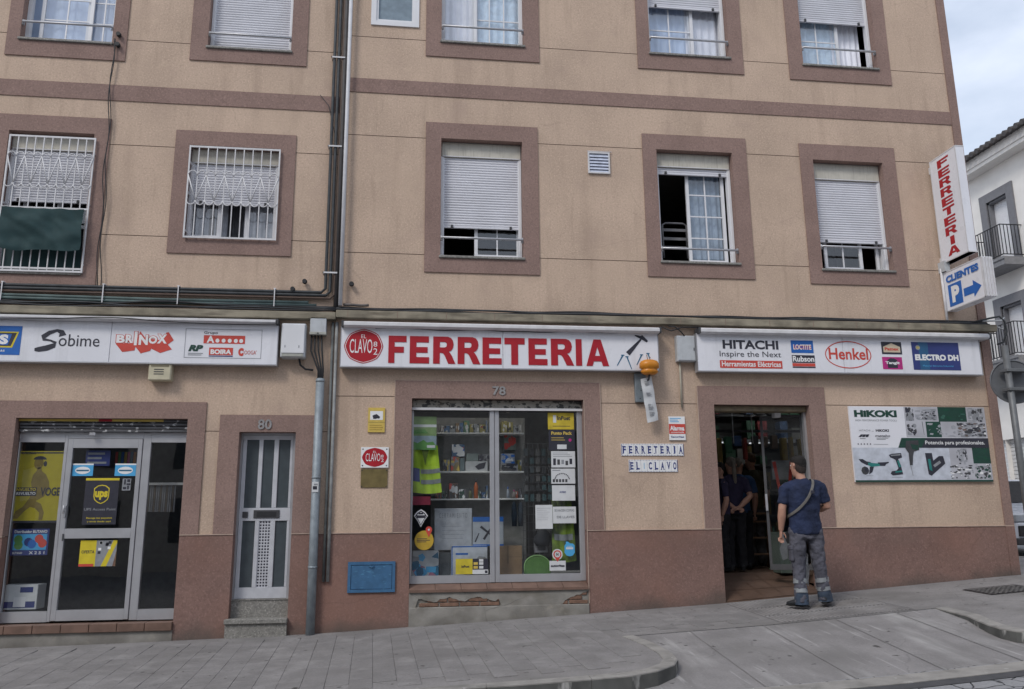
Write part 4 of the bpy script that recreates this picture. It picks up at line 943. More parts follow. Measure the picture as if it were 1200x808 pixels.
# --- left sign
S1 = (-5.341, 1.887, -1.588, 2.390)
t = sign_box('long white shop sign on the left, over the yellow poster and glass door', 'shop sign', S1, (-5.346, 2.392, -1.614, 2.465), [-3.544])
m_ = MB(); r = (-4.989, 1.970, -4.551, 2.320); m_.box(r[0], yp, r[1], r[2], yp+.002, r[3], BLUE)
P_ = lambda u, v_: (r[0]+(r[2]-r[0])*u, r[1]+(r[3]-r[1])*v_)
m_.poly([P_(*p) for p in ((.1, .25), (.80, .25), (.93, .80), (.1, .80))], yp-.001, m=YEL); m_.poly([P_(*p) for p in ((.12, .30), (.76, .30), (.88, .76), (.12, .76))], yp-.0015, m=INK)
m_.poly([P_(*p) for p in ((.12, .34), (.68, .34), (.76, .72), (.12, .72))], yp-.002, m=BLUE); m_.text('S', *P_(.45, .36), *P_(.68, .70), yp-.0025, WHT, .06); m_.text('y mas', *P_(.3, .08), *P_(.62, .17), yp-.001, WHT, .01)
part('printed_logo', m_, BLUE, t, label='blue square with a yellow edged emblem')
m_ = MB()
r = (-4.404, 2.023, -3.660, 2.284); P_ = lambda u, v_: (r[0]+(r[2]-r[0])*u, r[1]+(r[3]-r[1])*v_)
sp = [(.42, .72), (.40, .90), (.33, .97), (.22, .86), (.13, .66), (.14, .54), (.24, .50), (.32, .40), (.30, .26), (.20, .14), (.08, .07), (.02, .06)]
wd = [.05, .035, .02, .03, .035, .02, .012, .02, .035, .04, .035, .02]
pts = [P_(*p) for p in sp]; L_, Rr = [], []
for i, p in enumerate(pts):
    a = Vector(pts[max(0, i-1)]); b_ = Vector(pts[min(len(pts)-1, i+1)]); d = (b_-a).normalized(); n_ = Vector((-d.y, d.x)); q = Vector(p); ww = wd[i]*1.7
    L_.append(tuple(q+n_*ww*.5)); Rr.append(tuple(q-n_*ww*.5))
for i in range(len(pts)-1): m_.add([(L_[i][0], yp, L_[i][1]), (Rr[i][0], yp, Rr[i][1]), (Rr[i+1][0], yp-.0001*i, Rr[i+1][1]), (L_[i+1][0], yp-.0001*i, L_[i+1][1])], [(0, 1, 2, 3)], INK)
m_.text('obime', *P_(.37, .24), *P_(.99, .80), yp, INK, .0)
part('printed_logo', m_, INK, t, label='dark word with a large flowing first letter')
m_ = MB(); r = (-3.478, 2.012, -2.816, 2.286); P_ = lambda u, v_: (r[0]+(r[2]-r[0])*u, r[1]+(r[3]-r[1])*v_)
m_.poly([P_(*p) for p in ((.0, .44), (.0, .40), (.12, .05), (.33, .13), (.34, .3), (.44, .0), (.6, .12), (.62, .22), (.78, .03), (.9, .14), (.98, .2), (.90, .42), (1.0, .62), (.9, .98), (.86, .96), (.80, .55), (.5, .45))], yp, m=REDL)
m_.poly([P_(*p) for p in ((.36, .55), (.40, 1.0), (.50, .70), (.80, .60), (.9, .98), (.96, .7), (.8, .4), (.4, .4))], yp-.0005, m=REDL)
for i, (ch, a, b_, c, d) in enumerate((('B', .0, .46, .15, .82), ('R', .16, .46, .29, .84), ('I', .31, .36, .36, .98), ('N', .39, .38, .55, .84), ('O', .56, .44, .71, .80), ('X', .71, .46, .88, .88))): 
    m_.text(ch, *P_(a-.012, b_-.02), *P_(c+.012, d+.02), yp-.001, REDL, .09); m_.text(ch, *P_(a, b_), *P_(c, d), yp-.0015, WHT, .05)
part('printed_logo', m_, REDL, t, label='white block letters on a red shadow')
m_ = MB(); r = (-2.685, 1.969, -1.780, 2.331); P_ = lambda u, v_: (r[0]+(r[2]-r[0])*u, r[1]+(r[3]-r[1])*v_)
for (a, b_, c, d) in ((0, 0, 1, .012), (0, .988, 1, 1), (0, 0, .005, 1), (.995, 0, 1, 1)): m_.box(*[P_(a, b_)[0], yp, P_(a, b_)[1]], *[P_(c, d)[0], yp+.001, P_(c, d)[1]], GINK)
m_.text('Grupo', *P_(.24, .80), *P_(.42, .92), yp, INK, .01); m_.box(*[P_(.24, .5)[0], yp, P_(.24, .5)[1]], *[P_(.78, .5)[0], yp+.001, P_(.78, .78)[1]], REDL)
m_.text('A', *P_(.28, .52), *P_(.38, .76), yp-.001, WHT, .04)
for u in (.42, .5, .58, .66, .73): m_.poly([(P_(u, .60)[0]+.024*cos(k*pi/5), P_(u, .60)[1]+.026*sin(k*pi/5)) for k in range(10)], yp-.001, m=WHT)
m_.text('RP', *P_(.05, .22), *P_(.24, .44), yp, GRN, .07, .25); lines(m_, *P_(.05, .07), *P_(.26, .18), yp, 2)
m_.box(*[P_(.32, .1)[0], yp, P_(.32, .1)[1]], *[P_(.63, .1)[0], yp+.001, P_(.63, .36)[1]], REDL); m_.text('BOIRA', *P_(.34, .13), *P_(.61, .30), yp-.001, WHT, .05); m_.box(*[P_(.32, .05)[0], yp, P_(.32, .05)[1]], *[P_(.63, .1)[0], yp+.001, P_(.63, .08)[1]], NAVY)
m_.text('C', *P_(.70, .08), *P_(.77, .36), yp, REDL, .09); m_.text("OOGA'", *P_(.78, .14), *P_(.94, .28), yp, REDL, .0)
part('printed_logo', m_, REDL, t, label='framed group of small red, green and grey company marks')
# --- main sign
S2 = (-0.825, 1.880, 3.256, 2.397)
t = sign_box('long white sign reading FERRETERIA in big red letters beside a red emblem', 'shop sign', S2, (-0.789, 2.377, 3.258, 2.467), [1.210])
zc0, zc1_ = 1.940, 2.289
for ch, a, c in zip('FERRETERIA', (-0.236, 0.029, 0.322, 0.631, 0.947, 1.228, 1.537, 1.829, 2.154, 2.290), (-0.013, 0.272, 0.602, 0.918, 1.191, 1.489, 1.781, 2.128, 2.233, 2.588)):
    m_ = MB(); letter(m_, ch, a, zc0, c, zc1_, yp-.003, RED, .005); part('letter', m_, RED, t, label=None)
def emblem(m_, cx, cz, rx, rz, y, ring=True):
    oc = lambda k: [(cx+rx*k*1.04*cos(a)*(1-.035*abs(sin(4*a))), cz+rz*k*1.04*sin(a)*(1-.035*abs(sin(4*a)))) for a in [i*2*pi/48 for i in range(48)]]
    m_.poly(oc(1), y, m=RED)
    if ring: m_.poly(oc(.95), y-.0006, m=WHT); m_.poly(oc(.92), y-.0012, m=RED)
    m_.text('CLAVO', cx-rx*.74, cz-rz*.42, cx+rx*.46, cz+rz*.42, y-.002, WHT, .0); m_.text('8', cx+rx*.52, cz-rz*.02, cx+rx*.72, cz+rz*.28, y-.002, WHT, .0); m_.text('2', cx+rx*.52, cz-rz*.5, cx+rx*.74, cz-rz*.12, y-.002, WHT, .0)
    m_.text('EL', cx-rx*.14, cz+rz*.48, cx+rx*.12, cz+rz*.70, y-.002, WHT, .0)
a, b_, c, d = -0.774, 1.936, -0.310, 2.361
m_ = MB(); emblem(m_, (a+c)/2, (b_+d)/2, (c-a)/2, (d-b_)/2, yp); part('printed_logo', m_, RED, t, label='red rounded emblem with thin white letters')
m_ = MB(); r = (2.687, 1.892, 3.121, 2.369); P_ = lambda u, v_: (r[0]+(r[2]-r[0])*u, r[1]+(r[3]-r[1])*v_)
def bar2(m_, p, q, w0, w1, m, yy):
    p, q = Vector(p), Vector(q); d = (q-p).normalized(); n_ = Vector((-d.y, d.x)); m_.poly([tuple(p-n_*w0/2), tuple(q-n_*w1/2), tuple(q+n_*w1/2), tuple(p+n_*w0/2)], yy, m=m)
bar2(m_, P_(.36, .45), P_(.78, .86), .065, .022, INK, yp-.0005); bar2(m_, P_(.60, .97), P_(.82, .90), .016, .045, INK, yp-.001); bar2(m_, P_(.78, .94), P_(.98, .80), .055, .028, INK, yp-.0015)
for (p, q) in (((.20, .40), (.02, .12)), ((.33, .36), (.46, .03)), ((.78, .42), (.62, .14)), ((.98, .46), (1.04, .3))):
    bar2(m_, P_(*p), P_(*q), .018, .010, TEAL, yp-.0005); bar2(m_, P_(p[0]-.05, p[1]+.01), P_(p[0]+.05, p[1]+.01), .012, .012, TEAL, yp-.001)
part('printed_logo', m_, INK, t, label='hammer and four nails')
# --- right sign
S3 = (3.784, 1.888, 7.841, 2.403)
t = sign_box('long white sign on the right with a red oval and a navy rectangle on it', 'shop sign', S3, (3.822, 2.384, 7.941, 2.478), [5.830])
def FB(m_, r, m, y=yp): m_.box(r[0], y, r[1], r[2], y+.001, r[3], m)
m_ = MB(); m_.text('HITACHI', 4.137, 2.197, 4.912, 2.319, yp, INK, .035); m_.text('Inspire the Next', 4.088, 2.070, 4.941, 2.168, yp, INK, .0)
r = (4.084, 1.940, 4.948, 2.043); FB(m_, r, REDL); m_.text('Herramientas Eléctricas', r[0]+.025, r[1]+.02, r[2]-.02, r[3]-.012, yp-.001, WHT, .02); part('printed_logo', m_, INK, t, label='two lines of dark lettering over a red strip')
m_ = MB(); r = (5.091, 2.158, 5.405, 2.329); FB(m_, r, BLUE); m_.text('LOCTITE', r[0]+.03, r[1]+.045, r[2]-.03, r[3]-.055, yp-.001, REDL, .09); m_.text('LOCTITE', r[0]+.03, r[1]+.045, r[2]-.03, r[3]-.055, yp-.002, WHT, .02); part('printed_logo', m_, BLUE, t, label='small blue rectangle with light letters')
m_ = MB(); r = (5.091, 1.955, 5.413, 2.128); h_ = r[3]-r[1]; FB(m_, (r[0], r[1]+h_*.4, r[2], r[3]), INK); FB(m_, (r[0], r[1]+h_*.12, r[2], r[1]+h_*.36), REDL); FB(m_, (r[0], r[1], r[2], r[1]+h_*.09), INK); m_.text('Rubson', r[0]+.01, r[1]+h_*.48, r[2]-.01, r[3]-.012, yp-.001, WHT, .03); part('printed_logo', m_, INK, t, label='small black rectangle with red bands')
m_ = MB(); a, b_, c, d = 5.565, 1.957, 6.227, 2.333; cx, cz, rx, rz = (a+c)/2, (b_+d)/2, (c-a)/2, (d-b_)/2
E_ = lambda k, w_: [(cx+(rx-w_)*cos(i*2*pi/48), cz+(rz-w_)*sin(i*2*pi/48)) for i in range(48)]
m_.poly(E_(1, 0), yp, holes=[E_(1, .013)], m=REDL); m_.text('Henkel', cx-rx*.84, cz-rz*.36, cx+rx*.86, cz+rz*.48, yp, REDL, .02); part('printed_logo', m_, REDL, t, label='red oval outline round a red name')
m_ = MB(); r = (6.386, 2.162, 6.679, 2.333); FB(m_, r, INK); P_ = lambda u, v_: (r[0]+(r[2]-r[0])*u, r[1]+(r[3]-r[1])*v_)
m_.poly([P_(*p) for p in ((.08, .15), (.92, .15), (.92, .6), (.5, .9), (.08, .6))], yp-.001, m=mat('print_cream', (.62, .52, .38), .5)); m_.text('Pattex', *P_(.15, .3), *P_(.85, .55), yp-.002, REDL, .04); part('printed_logo', m_, INK, t, label='small black badge with a cream house shape')
m_ = MB(); r = (6.379, 1.954, 6.667, 2.123); FB(m_, r, MAG); m_.poly([P_(*p) for p in ()] or [(r[0]+(r[2]-r[0])*u, r[1]+(r[3]-r[1])*v_) for u, v_ in ((.25, .1), (.75, .1), (.75, .75), (.6, .9), (.4, .9), (.25, .75))], yp-.001, m=INK); m_.text('Tangit', r[0]+.04, r[1]+.06, r[2]-.04, r[3]-.06, yp-.002, WHT, .04); part('printed_logo', m_, MAG, t, label='magenta badge with a black shape')
m_ = MB(); r = (6.826, 1.952, 7.523, 2.339); FB(m_, r, NAVY); FB(m_, (r[0]+.1, r[1], r[0]+.24, r[3]), mat('print_blue_teal', (.03, .12, .25), .45, scale=3), yp-.0007)
P_ = lambda u, v_: (r[0]+(r[2]-r[0])*u, r[1]+(r[3]-r[1])*v_); m_.text('ELECTRO DH', *P_(.05, .34), *P_(.97, .56), yp-.0015, WHT, .06); m_.text('Material Electrico Industrial', *P_(.2, .12), *P_(.84, .18), yp-.0015, LBLUE, .0)
m_.poly([(P_(.13, .8)[0]+.035*cos(i*pi/6), P_(.13, .8)[1]+.035*sin(i*pi/6)) for i in range(12)], yp-.001, m=GINK); m_.text('DH', P_(.13, .8)[0]-.02, P_(.13, .8)[1]-.015, P_(.13, .8)[0]+.02, P_(.13, .8)[1]+.015, yp-.002, YEL, .04)
part('printed_logo', m_, NAVY, t, label='navy rectangle with white capitals')

# --- wall plates and small signs
def d_cam(mb, x0, z0, x1, z1, y):
    w_, h_ = x1-x0, z1-z0; mb.box(x0+w_*.12, y, z0+h_*.5, x1-w_*.12, y+.0006, z1-h_*.14, WHT)
    mb.poly([(x0+w_*u, z0+h_*v_) for u, v_ in ((.26, .68), (.5, .74), (.72, .62), (.66, .55), (.5, .56), (.28, .60))], y-.001, m=INK); mb.box(x0+w_*.3, y-.001, z0+h_*.54, x0+w_*.5, y-.0004, z0+h_*.59, INK)
    mb.box(x0, y, z0+h_*.40, x1, y+.0006, z0+h_*.41, INK); lines(mb, x0+.02, z0+h_*.06, x1-.02, z0+h_*.32, y, 3, mat('print_ochre', (.45, .30, .06), .6))
sheet('camera_warning_sign', (-0.469, 1.088, -0.263, 1.393), -.02, YELS, 'yellow camera warning plate on the wall left of the shop window', 'sign', d_cam, th=.018)
def d_clv(mb, x0, z0, x1, z1, y):
    emblem(mb, (x0+x1)/2, (z0+z1)/2, (x1-x0)*.44, (z1-z0)*.45, y, False)
    for (u, v_) in ((.07, .1), (.93, .1), (.07, .9), (.93, .9)): mb.box(x0+(x1-x0)*u-.007, y-.001, z0+(z1-z0)*v_-.007, x0+(x1-x0)*u+.007, y, z0+(z1-z0)*v_+.007, INK)
sheet('wall_plate', (-0.544, 0.653, -0.207, 0.903), -.02, WHT, 'small white plate with a red rounded emblem, under the yellow camera warning', 'sign', d_clv, th=.018)
def d_pl(mb, x0, z0, x1, z1, y):
    for (u, v_) in ((.04, .06), (.96, .06), (.04, .94), (.96, .94)): mb.box(x0+(x1-x0)*u-.006, y-.003, z0+(z1-z0)*v_-.006, x0+(x1-x0)*u+.006, y, z0+(z1-z0)*v_+.006, DGREY)
sheet('wall_plaque', (-0.537, 0.413, -0.215, 0.635), -.012, GOLD, 'plain worn brass plaque directly under the white plate with the red emblem', 'plaque', d_pl, th=.01)
def d_al(mb, x0, z0, x1, z1, y):
    w_, h_ = x1-x0, z1-z0; mb.box(x0, y, z0+h_*.26, x1, y+.0006, z0+h_*.68, REDL); mb.text('Alarma', x0+w_*.06, z0+h_*.40, x1-w_*.06, z0+h_*.60, y-.001, WHT, .04); mb.text('conectada', x0+w_*.1, z0+h_*.30, x1-w_*.1, z0+h_*.37, y-.001, WHT, .01)
    mb.text('Securitas', x0+w_*.1, z0+h_*.10, x1-w_*.1, z0+h_*.18, y, NAVY, .03); lines(mb, x0+w_*.08, z0+h_*.74, x1-w_*.2, z0+h_*.95, y, 3, LBLUE)
sheet('alarm_sign', (3.387, 1.001, 3.605, 1.309), -.02, WHT, 'white and red alarm plate on the wall between shop window and open door', 'sign', d_al, th=.012)
def tiles(label, r, txt, group=None):
    x0, z0, x1, z1 = r; t = thing('tile_sign', label, 'tile sign', ((x0+x1)/2, -.012, z0)); k = len(txt); w_ = (x1-x0)/k
    for i, ch in enumerate(txt):
        m_ = MB(); a = x0+i*w_; m_.box(a+.0015, -.012, z0, a+w_-.0015, 0, z1, WHT, b=.002)
        for e in range(8):
            xx = a+w_*(e+.5)/8
            if e % 2: m_.box(xx-.003, -.0128, z0+.002, xx+.003, -.0121, z0+.012, NAVY); m_.box(xx-.003, -.0128, z1-.012, xx+.003, -.0121, z1-.002, NAVY)
        if i == 0: m_.box(a+.003, -.0128, z0+.01, a+.01, -.0121, z1-.01, NAVY)
        if i == k-1: m_.box(a+w_-.01, -.0128, z0+.01, a+w_-.003, -.0121, z1-.01, NAVY)
        if ch.strip():
            nw = .12 if ch == 'I' else .26; m_.text(ch, a+w_*(.5-nw), z0+(z1-z0)*.2, a+w_*(.5+nw), z0+(z1-z0)*.8, -.0135, NAVY, .035)
            for zz in (.2, .8):
                if ch not in 'OC' and not (ch == 'A' and zz == .8) and not (ch == 'V' and zz == .2): m_.box(a+w_*(.5-nw-.07), -.0133, z0+(z1-z0)*zz-.004, a+w_*(.5-nw+.14), -.0128, z0+(z1-z0)*zz+.004, NAVY)
                if ch in 'RA' and zz == .2 or ch in 'V' and zz == .8: m_.box(a+w_*(.5+nw-.14), -.0133, z0+(z1-z0)*zz-.004, a+w_*(.5+nw+.07), -.0128, z0+(z1-z0)*zz+.004, NAVY)
        else: m_.box(a+w_*.46, -.0133, z0+(z1-z0)*.25, a+w_*.54, -.0128, z0+(z1-z0)*.75, LBLUE)
        part('tile', m_, WHT, t)
tiles('longer row of white ceramic letter tiles spelling FERRETERIA in blue', (2.740, 0.799, 3.574, 0.955), 'FERRETERIA')
tiles('shorter row of white ceramic letter tiles, below the row spelling FERRETERIA', (2.833, 0.593, 3.482, 0.750), 'EL CLAVO')
# HiKOKI banner
def d_hik(mb, x0, z0, x1, z1, y):
    w_, h_ = x1-x0, z1-z0; P_ = lambda u, v_: (x0+u*w_, z0+(1-v_)*h_)
    gw = mat('print_photo_grey', (.50, .50, .54), .5, scale=3)
    def B(u0, v0, u1, v1, m, d=0): mb.box(x0+u0*w_, y-d, z0+(1-v1)*h_, x0+u1*w_, y-d+.0005, z0+(1-v0)*h_, m)
    rn = random.Random(11)
    def blot(u0, v0, u1, v1, ms, n, d=.0014, s=.35):
        for _ in range(n):
            cu, cv = rn.uniform(u0, u1), rn.uniform(v0, v1); k = rn.randint(4, 7); a0 = rn.random()*6
            su, sv = (u1-u0)*s*rn.uniform(.3, 1), (v1-v0)*s*rn.uniform(.3, 1)
            pl = [(cu+su*rn.uniform(.5, 1)*cos(a0+i*2*pi/k)*.6, cv+sv*rn.uniform(.5, 1)*sin(a0+i*2*pi/k)*.6) for i in range(k)]
            pl = [(min(max(p[0], u0), u1), min(max(p[1], v0), v1)) for p in pl]
            mb.poly([P_(*p) for p in pl], y-d-.00002*_, m=rn.choice(ms))
    B(.0, .55, 1, .975, mat('print_pale_blue', (.58, .61, .68), .5)); B(0, .975, 1, 1, GRN, .001)
    for (u0, v0, u1, v1, m) in ((.40, .0, .65, .20, gw), (.65, .0, .86, .20, GRN), (.86, .0, 1, .20, gw), (.40, .20, .55, .41, gw), (.55, .20, .66, .41, GRN), (.66, .20, .78, .41, gw), (.78, .20, 1, .41, gw), (.87, .55, 1, .76, GRN), (.70, .55, .87, .97, gw), (.87, .76, 1, .97, gw)): B(u0, v0, u1, v1, m, .0006)
    mb.poly([P_(.40, 0), P_(.40, .41), P_(.38, .41), P_(.42, 0)], y-.0007, m=SIGNW)
    blot(.41, .01, .47, .19, [INK, DGREY, GINK], 22, s=.7); blot(.48, .03, .64, .18, [mat('print_mid_grey', (.36, .37, .40), .5), GINK], 24, s=.5); blot(.52, .06, .63, .18, [INK, DGREY, GINK], 30, s=.28, d=.002); blot(.66, .01, .85, .19, [GRN, mat('print_deep_green', (.01, .07, .04), .5), mat('print_mid_green', (.05, .15, .11), .5)], 26, s=.3)
    blot(.87, .01, .99, .20, [mat('print_mid_grey', (.36, .37, .40), .5), GINK], 26, s=.5); blot(.90, .02, .98, .20, [DGREY, GINK, INK], 26, s=.35, d=.002); blot(.41, .23, .48, .39, [INK, DGREY, GINK], 18, s=.5); blot(.56, .22, .77, .40, [mat('print_mid_grey', (.36, .37, .40), .5)], 14, s=.3); blot(.56, .22, .65, .40, [GRN, mat('print_deep_green', (.01, .07, .04), .5)], 12, s=.4)
    blot(.78, .21, .99, .41, [DGREY, GINK, mat('print_mid_grey', (.36, .37, .40), .5)], 50, s=.4); blot(.78, .22, .99, .40, [INK, DGREY, WHT, GINK, mat('print_dull_brown', (.20, .14, .12), .5)], 50, s=.2, d=.003); bar2(mb, P_(.525, .2), P_(.53, .38), .008, .004, DGREY, y-.002)
    mb.poly([P_(*p) for p in ((.36, .42), (1, .42), (1, .55), (.33, .55))], y-.003, m=INK); mb.poly([P_(*p) for p in ((.36, .42), (.54, .42), (.50, .55), (.33, .55))], y-.0035, m=GRN)
    mb.text('Potencia para profesionales.', *P_(.53, .52), *P_(.97, .455), y-.004, WHT, .015)
    mb.text('HiKOKI', *P_(.035, .145), *P_(.345, .05), y-.001, GRN, .06); mb.text('HIGH PERFORMANCE POWER TOOLS', *P_(.04, .20), *P_(.34, .175), y-.001, GINK, .0)
    mb.text('HITACHI', *P_(.06, .335), *P_(.14, .31), y-.001, GINK, .0); mb.text('HiKOKI', *P_(.18, .34), *P_(.275, .305), y-.001, INK, .04); mb.box(x0+.15*w_, y-.001, z0+.665*h_, x0+.165*w_, y-.0005, z0+.67*h_, GINK)
    for i in range(3): mb.poly([P_(.05+i*.025, .41), P_(.07+i*.025, .41), P_(.09+i*.02, .375), P_(.07+i*.02, .375)], y-.001, m=INK)
    mb.text('metabo', *P_(.17, .41), *P_(.28, .375), y-.001, INK, .01, .3); lines(mb, *P_(.06, .44), *P_(.12, .42), y-.001, 1); lines(mb, *P_(.18, .45), *P_(.27, .415), y-.001, 2)
    for i in range(5): mb.box(x0+(.04+i*.022)*w_, y-.001, z0+.49*h_, x0+(.048+i*.022)*w_, y-.0005, z0+.505*h_, INK)
    mb.box(x0+.155*w_, y-.001, z0+.492*h_, x0+.26*w_, y-.0005, z0+.497*h_, GINK)
    # tools
    tl = mat('print_tool_teal', (.03, .22, .20), .4)
    def T(pts, m=INK, d=.002): mb.poly([P_(*p) for p in pts], y-d, m=m)
    T([(.035, .70), (.065, .70), (.09, .73), (.12, .74), (.12, .77), (.09, .78), (.05, .74)]); T([(.10, .745), (.18, .76), (.185, .79), (.12, .80), (.10, .78)], tl, .0025); T([(.17, .745), (.23, .74), (.25, .735), (.25, .75), (.23, .765), (.22, .79), (.17, .79)])
    T([(.075+.028*cos(i*.785), .85+.055*sin(i*.785)) for i in range(8)], DGREY, .003); T([(.085+.014*cos(i*.785), .84+.03*sin(i*.785)) for i in range(8)], INK, .0035); T([(.11, .80), (.14, .80), (.125, .87), (.10, .90)], INK, .0032)
    T([(.08, .915), (.13, .915), (.13, .92), (.08, .92)], GINK, .002); T([(.26, .935), (.34, .935), (.34, .94), (.26, .94)], GINK, .002)
    T([(.255, .645), (.28, .63), (.345, .62), (.35, .68), (.32, .70), (.335, .78), (.345, .90), (.27, .915), (.255, .89), (.265, .86), (.30, .85), (.315, .82), (.30, .71), (.28, .69), (.265, .68)]); T([(.27, .645), (.34, .635), (.34, .65), (.27, .66)], GINK, .0025); T([(.31, .72), (.325, .72), (.335, .80), (.32, .81)], tl, .003); T([(.29, .86), (.34, .85), (.34, .87), (.29, .88)], tl, .0025)
    T([(.39, .46), (.48, .45), (.48, .58), (.44, .60), (.43, .66), (.42, .78), (.40, .78), (.40, .62), (.38, .56)], DGREY, .005); T([(.42, .50), (.48, .52), (.47, .58), (.43, .57)], GRN, .006); bar2(mb, P_(.405, .78), P_(.415, .92), .010, .006, GINK, y-.005)
    T([(.52, .62), (.57, .62), (.575, .72), (.62, .66), (.65, .66), (.66, .76), (.55, .92), (.53, .90)]); T([(.535, .70), (.555, .70), (.56, .86), (.54, .84)], tl, .0025); T([(.57, .78), (.62, .72), (.63, .75), (.58, .81)], GINK, .0025)
    blot(.75, .56, .83, .77, [GINK, DGREY, INK, mat('print_mid_grey', (.36, .37, .40), .5)], 30, .002, .35); blot(.69, .78, .86, .96, [GINK, DGREY, WHT], 46, .002, .22); blot(.87, .77, .99, .96, [DGREY, GINK, GRN, WHT, mat('print_mid_grey', (.36, .37, .40), .5)], 46, .002, .3); blot(.88, .57, .99, .75, [GRN, mat('print_deep_green', (.01, .07, .04), .5)], 12, .002, .4)
sheet('banner', (5.891, 0.454, 7.870, 1.462), -.03, SIGNW, 'wide white and green power tool banner on the wall right of the open door', 'banner', d_hik, th=.028)
# blue hatch
x0, z0, x1, z1 = -0.657, -0.818, -0.098, -0.464
h = thing('utility_hatch', 'blue painted steel utility hatch low on the wall left of the shop window', 'hatch', ((x0+x1)/2, -.02, z0))
m_ = MB(); frame_box(m_, (x0, z0, x1, z1), (x0+.035, z0+.035, x1-.035, z1-.035), -.035, -.011); part('frame', m_, BLUD, h)
m_ = MB(); m_.box(x0+.038, -.028, z0+.038, x1-.038, -.012, z1-.038, b=.003); m_.tube([((x0+x1)/2-.03, -.035, z1-.05), ((x0+x1)/2, -.045, z1-.065), ((x0+x1)/2+.03, -.035, z1-.05)], .006); part('door', m_, BLUD, h)

# ---- boxes and devices
x0, z0, x1, z1 = -3.085, 1.688, -2.822, 1.897
a_ = thing('alarm_siren', 'beige plastic siren box with three slots hanging under the left sign', 'siren', ((x0+x1)/2, 0, z0))
m_ = MB(); m_.box(x0, -.13, z0, x1, 0, z1, b=.012); part('housing', m_, BEIGE, a_)
for k in range(3): zz = z1-.075-k*.028; m_ = MB(); m_.box(x0+.065, -.133, zz-.005, x1-.085, -.128, zz+.005); part('slot', m_, DGREY, a_)
m_ = MB(); m_.box(x0+.03, -.134, z1-.04, x1-.03, -.129, z1-.022); part('recess_shade', m_, mat('beige_shadow_gap', (.2, .17, .11), .6), a_)  # raised strip in darker beige, a recess's shade painted on
x0, z0, x1, z1 = -1.550, 1.989, -1.253, 2.420
a_ = thing('junction_box', 'tall white utility box on the wall right of the left sign', 'utility box', ((x0+x1)/2, 0, z0))
m_ = MB(); m_.box(x0, -.16, z0, x1, 0, z1, b=.012); part('housing', m_, LGREY, a_); m_ = MB(); m_.box(x0+.012, -.172, z0+.05, x1-.012, -.158, z1-.012, b=.006); part('cover', m_, PVC, a_)
m_ = MB(); m_.box(x0+.02, -.168, z0+.01, x1-.02, -.158, z0+.045, b=.003); m_.box(x0+.05, -.175, z0+.12, x0+.06, -.17, z0+.15, GINK); m_.box(x1-.08, -.175, z0+.12, x1-.07, -.17, z0+.15, GINK); part('latch_strip', m_, mat('dull_beige', (.4, .4, .36), .5), a_)
x0, z0, x1, z1 = -1.210, 2.290, -1.012, 2.515
a_ = thing('junction_box', 'small square grey junction box above the steel cable pipe', 'utility box', ((x0+x1)/2, 0, z0))
m_ = MB(); m_.box(x0, -.12, z0+.03, x1, -.02, z1, b=.006); part('housing', m_, LGREY, a_); m_ = MB(); m_.box(x0-.005, -.125, z0, x1+.005, -.02, z0+.035, b=.004); m_.box((x0+x1)/2-.01, -.13, z0+.01, (x0+x1)/2+.01, -.124, z0+.025, DGREY); part('base_strip', m_, mat('dull_beige', (.4, .4, .36), .5), a_)
jb = (x0, z0, x1, z1)
x0, z0, x1, z1 = 3.525, 2.030, 3.777, 2.376
a_ = thing('electric_box', 'weathered grey electric box between the two right hand signs', 'utility box', ((x0+x1)/2, 0, z0))
m_ = MB(); m_.box(x0, -.10, z0, x1, 0, z1, b=.006); part('housing', m_, LGREY, a_); m_ = MB(); m_.box(x0+.01, -.108, z0+.012, x1-.01, -.099, z1-.012, b=.004); m_.box(x1-.03, -.113, z0+.14, x1-.02, -.107, z0+.18, DGREY); part('cover', m_, LGREY, a_)
px = 3.574; m_ = MB(); m_.tube([(px, -.03, z0), (px, -.025, 1.425)], .014, 8); solo('conduit', m_, mat('cream_conduit', (.45, .41, .33), .6, var=.12), 'short cream conduit running down from the weathered grey electric box', 'conduit')
# strobe with its box
x0, z0, x1, z1 = 2.948, 1.489, 3.097, 1.866
m_ = MB(); m_.box(x0, -.06, z0, x1, 0, z1, b=.005)
for (u, v_) in ((.55, .55), (.7, .5), (.5, .4), (.8, .42), (.4, .12), (.75, .6)): m_.box(x0+(x1-x0)*u-.006, -.063, z0+(z1-z0)*v_-.006, x0+(x1-x0)*u+.006, -.0595, z0+(z1-z0)*v_+.006, DGREY)
solo('switch_box', m_, mat('blue_grey_metal', (.24, .28, .31), .5, .3, var=.1), 'blue grey metal box below the right end of the main sign', 'utility box')
cx, cz = (3.098, 1.918); rx = (3.227-2.970)/2; rz = (2.031-1.840)/2
l_ = thing('alarm_strobe', 'squat round orange alarm light on a short stalk below the painted hammer', 'alarm light', (cx, -.2, cz-rz))
m_ = MB(); m_.loft([(cx, -.22, cz-rz*1.0, rx*.55, .06), (cx, -.22, cz-rz*.8, rx*.8, .08), (cx, -.22, cz-rz*.55, rx*.9, .09), (cx, -.22, cz-rz*.40, rx*.78, .08), (cx, -.22, cz-rz*.25, rx*.78, .08), (cx, -.22, cz-rz*.1, rx, .10), (cx, -.22, cz+rz*.45, rx, .10), (cx, -.22, cz+rz*.8, rx*.85, .085), (cx, -.22, cz+rz, rx*.5, .05)], 20); part('lens', m_, ORG, l_)
m_ = MB(); m_.tube([(cx-.02, -.03, cz-rz-.08), (cx-.01, -.2, cz-rz-.06), (cx, -.22, cz-rz+.01)], .014); part('bracket', m_, DGREY, l_)
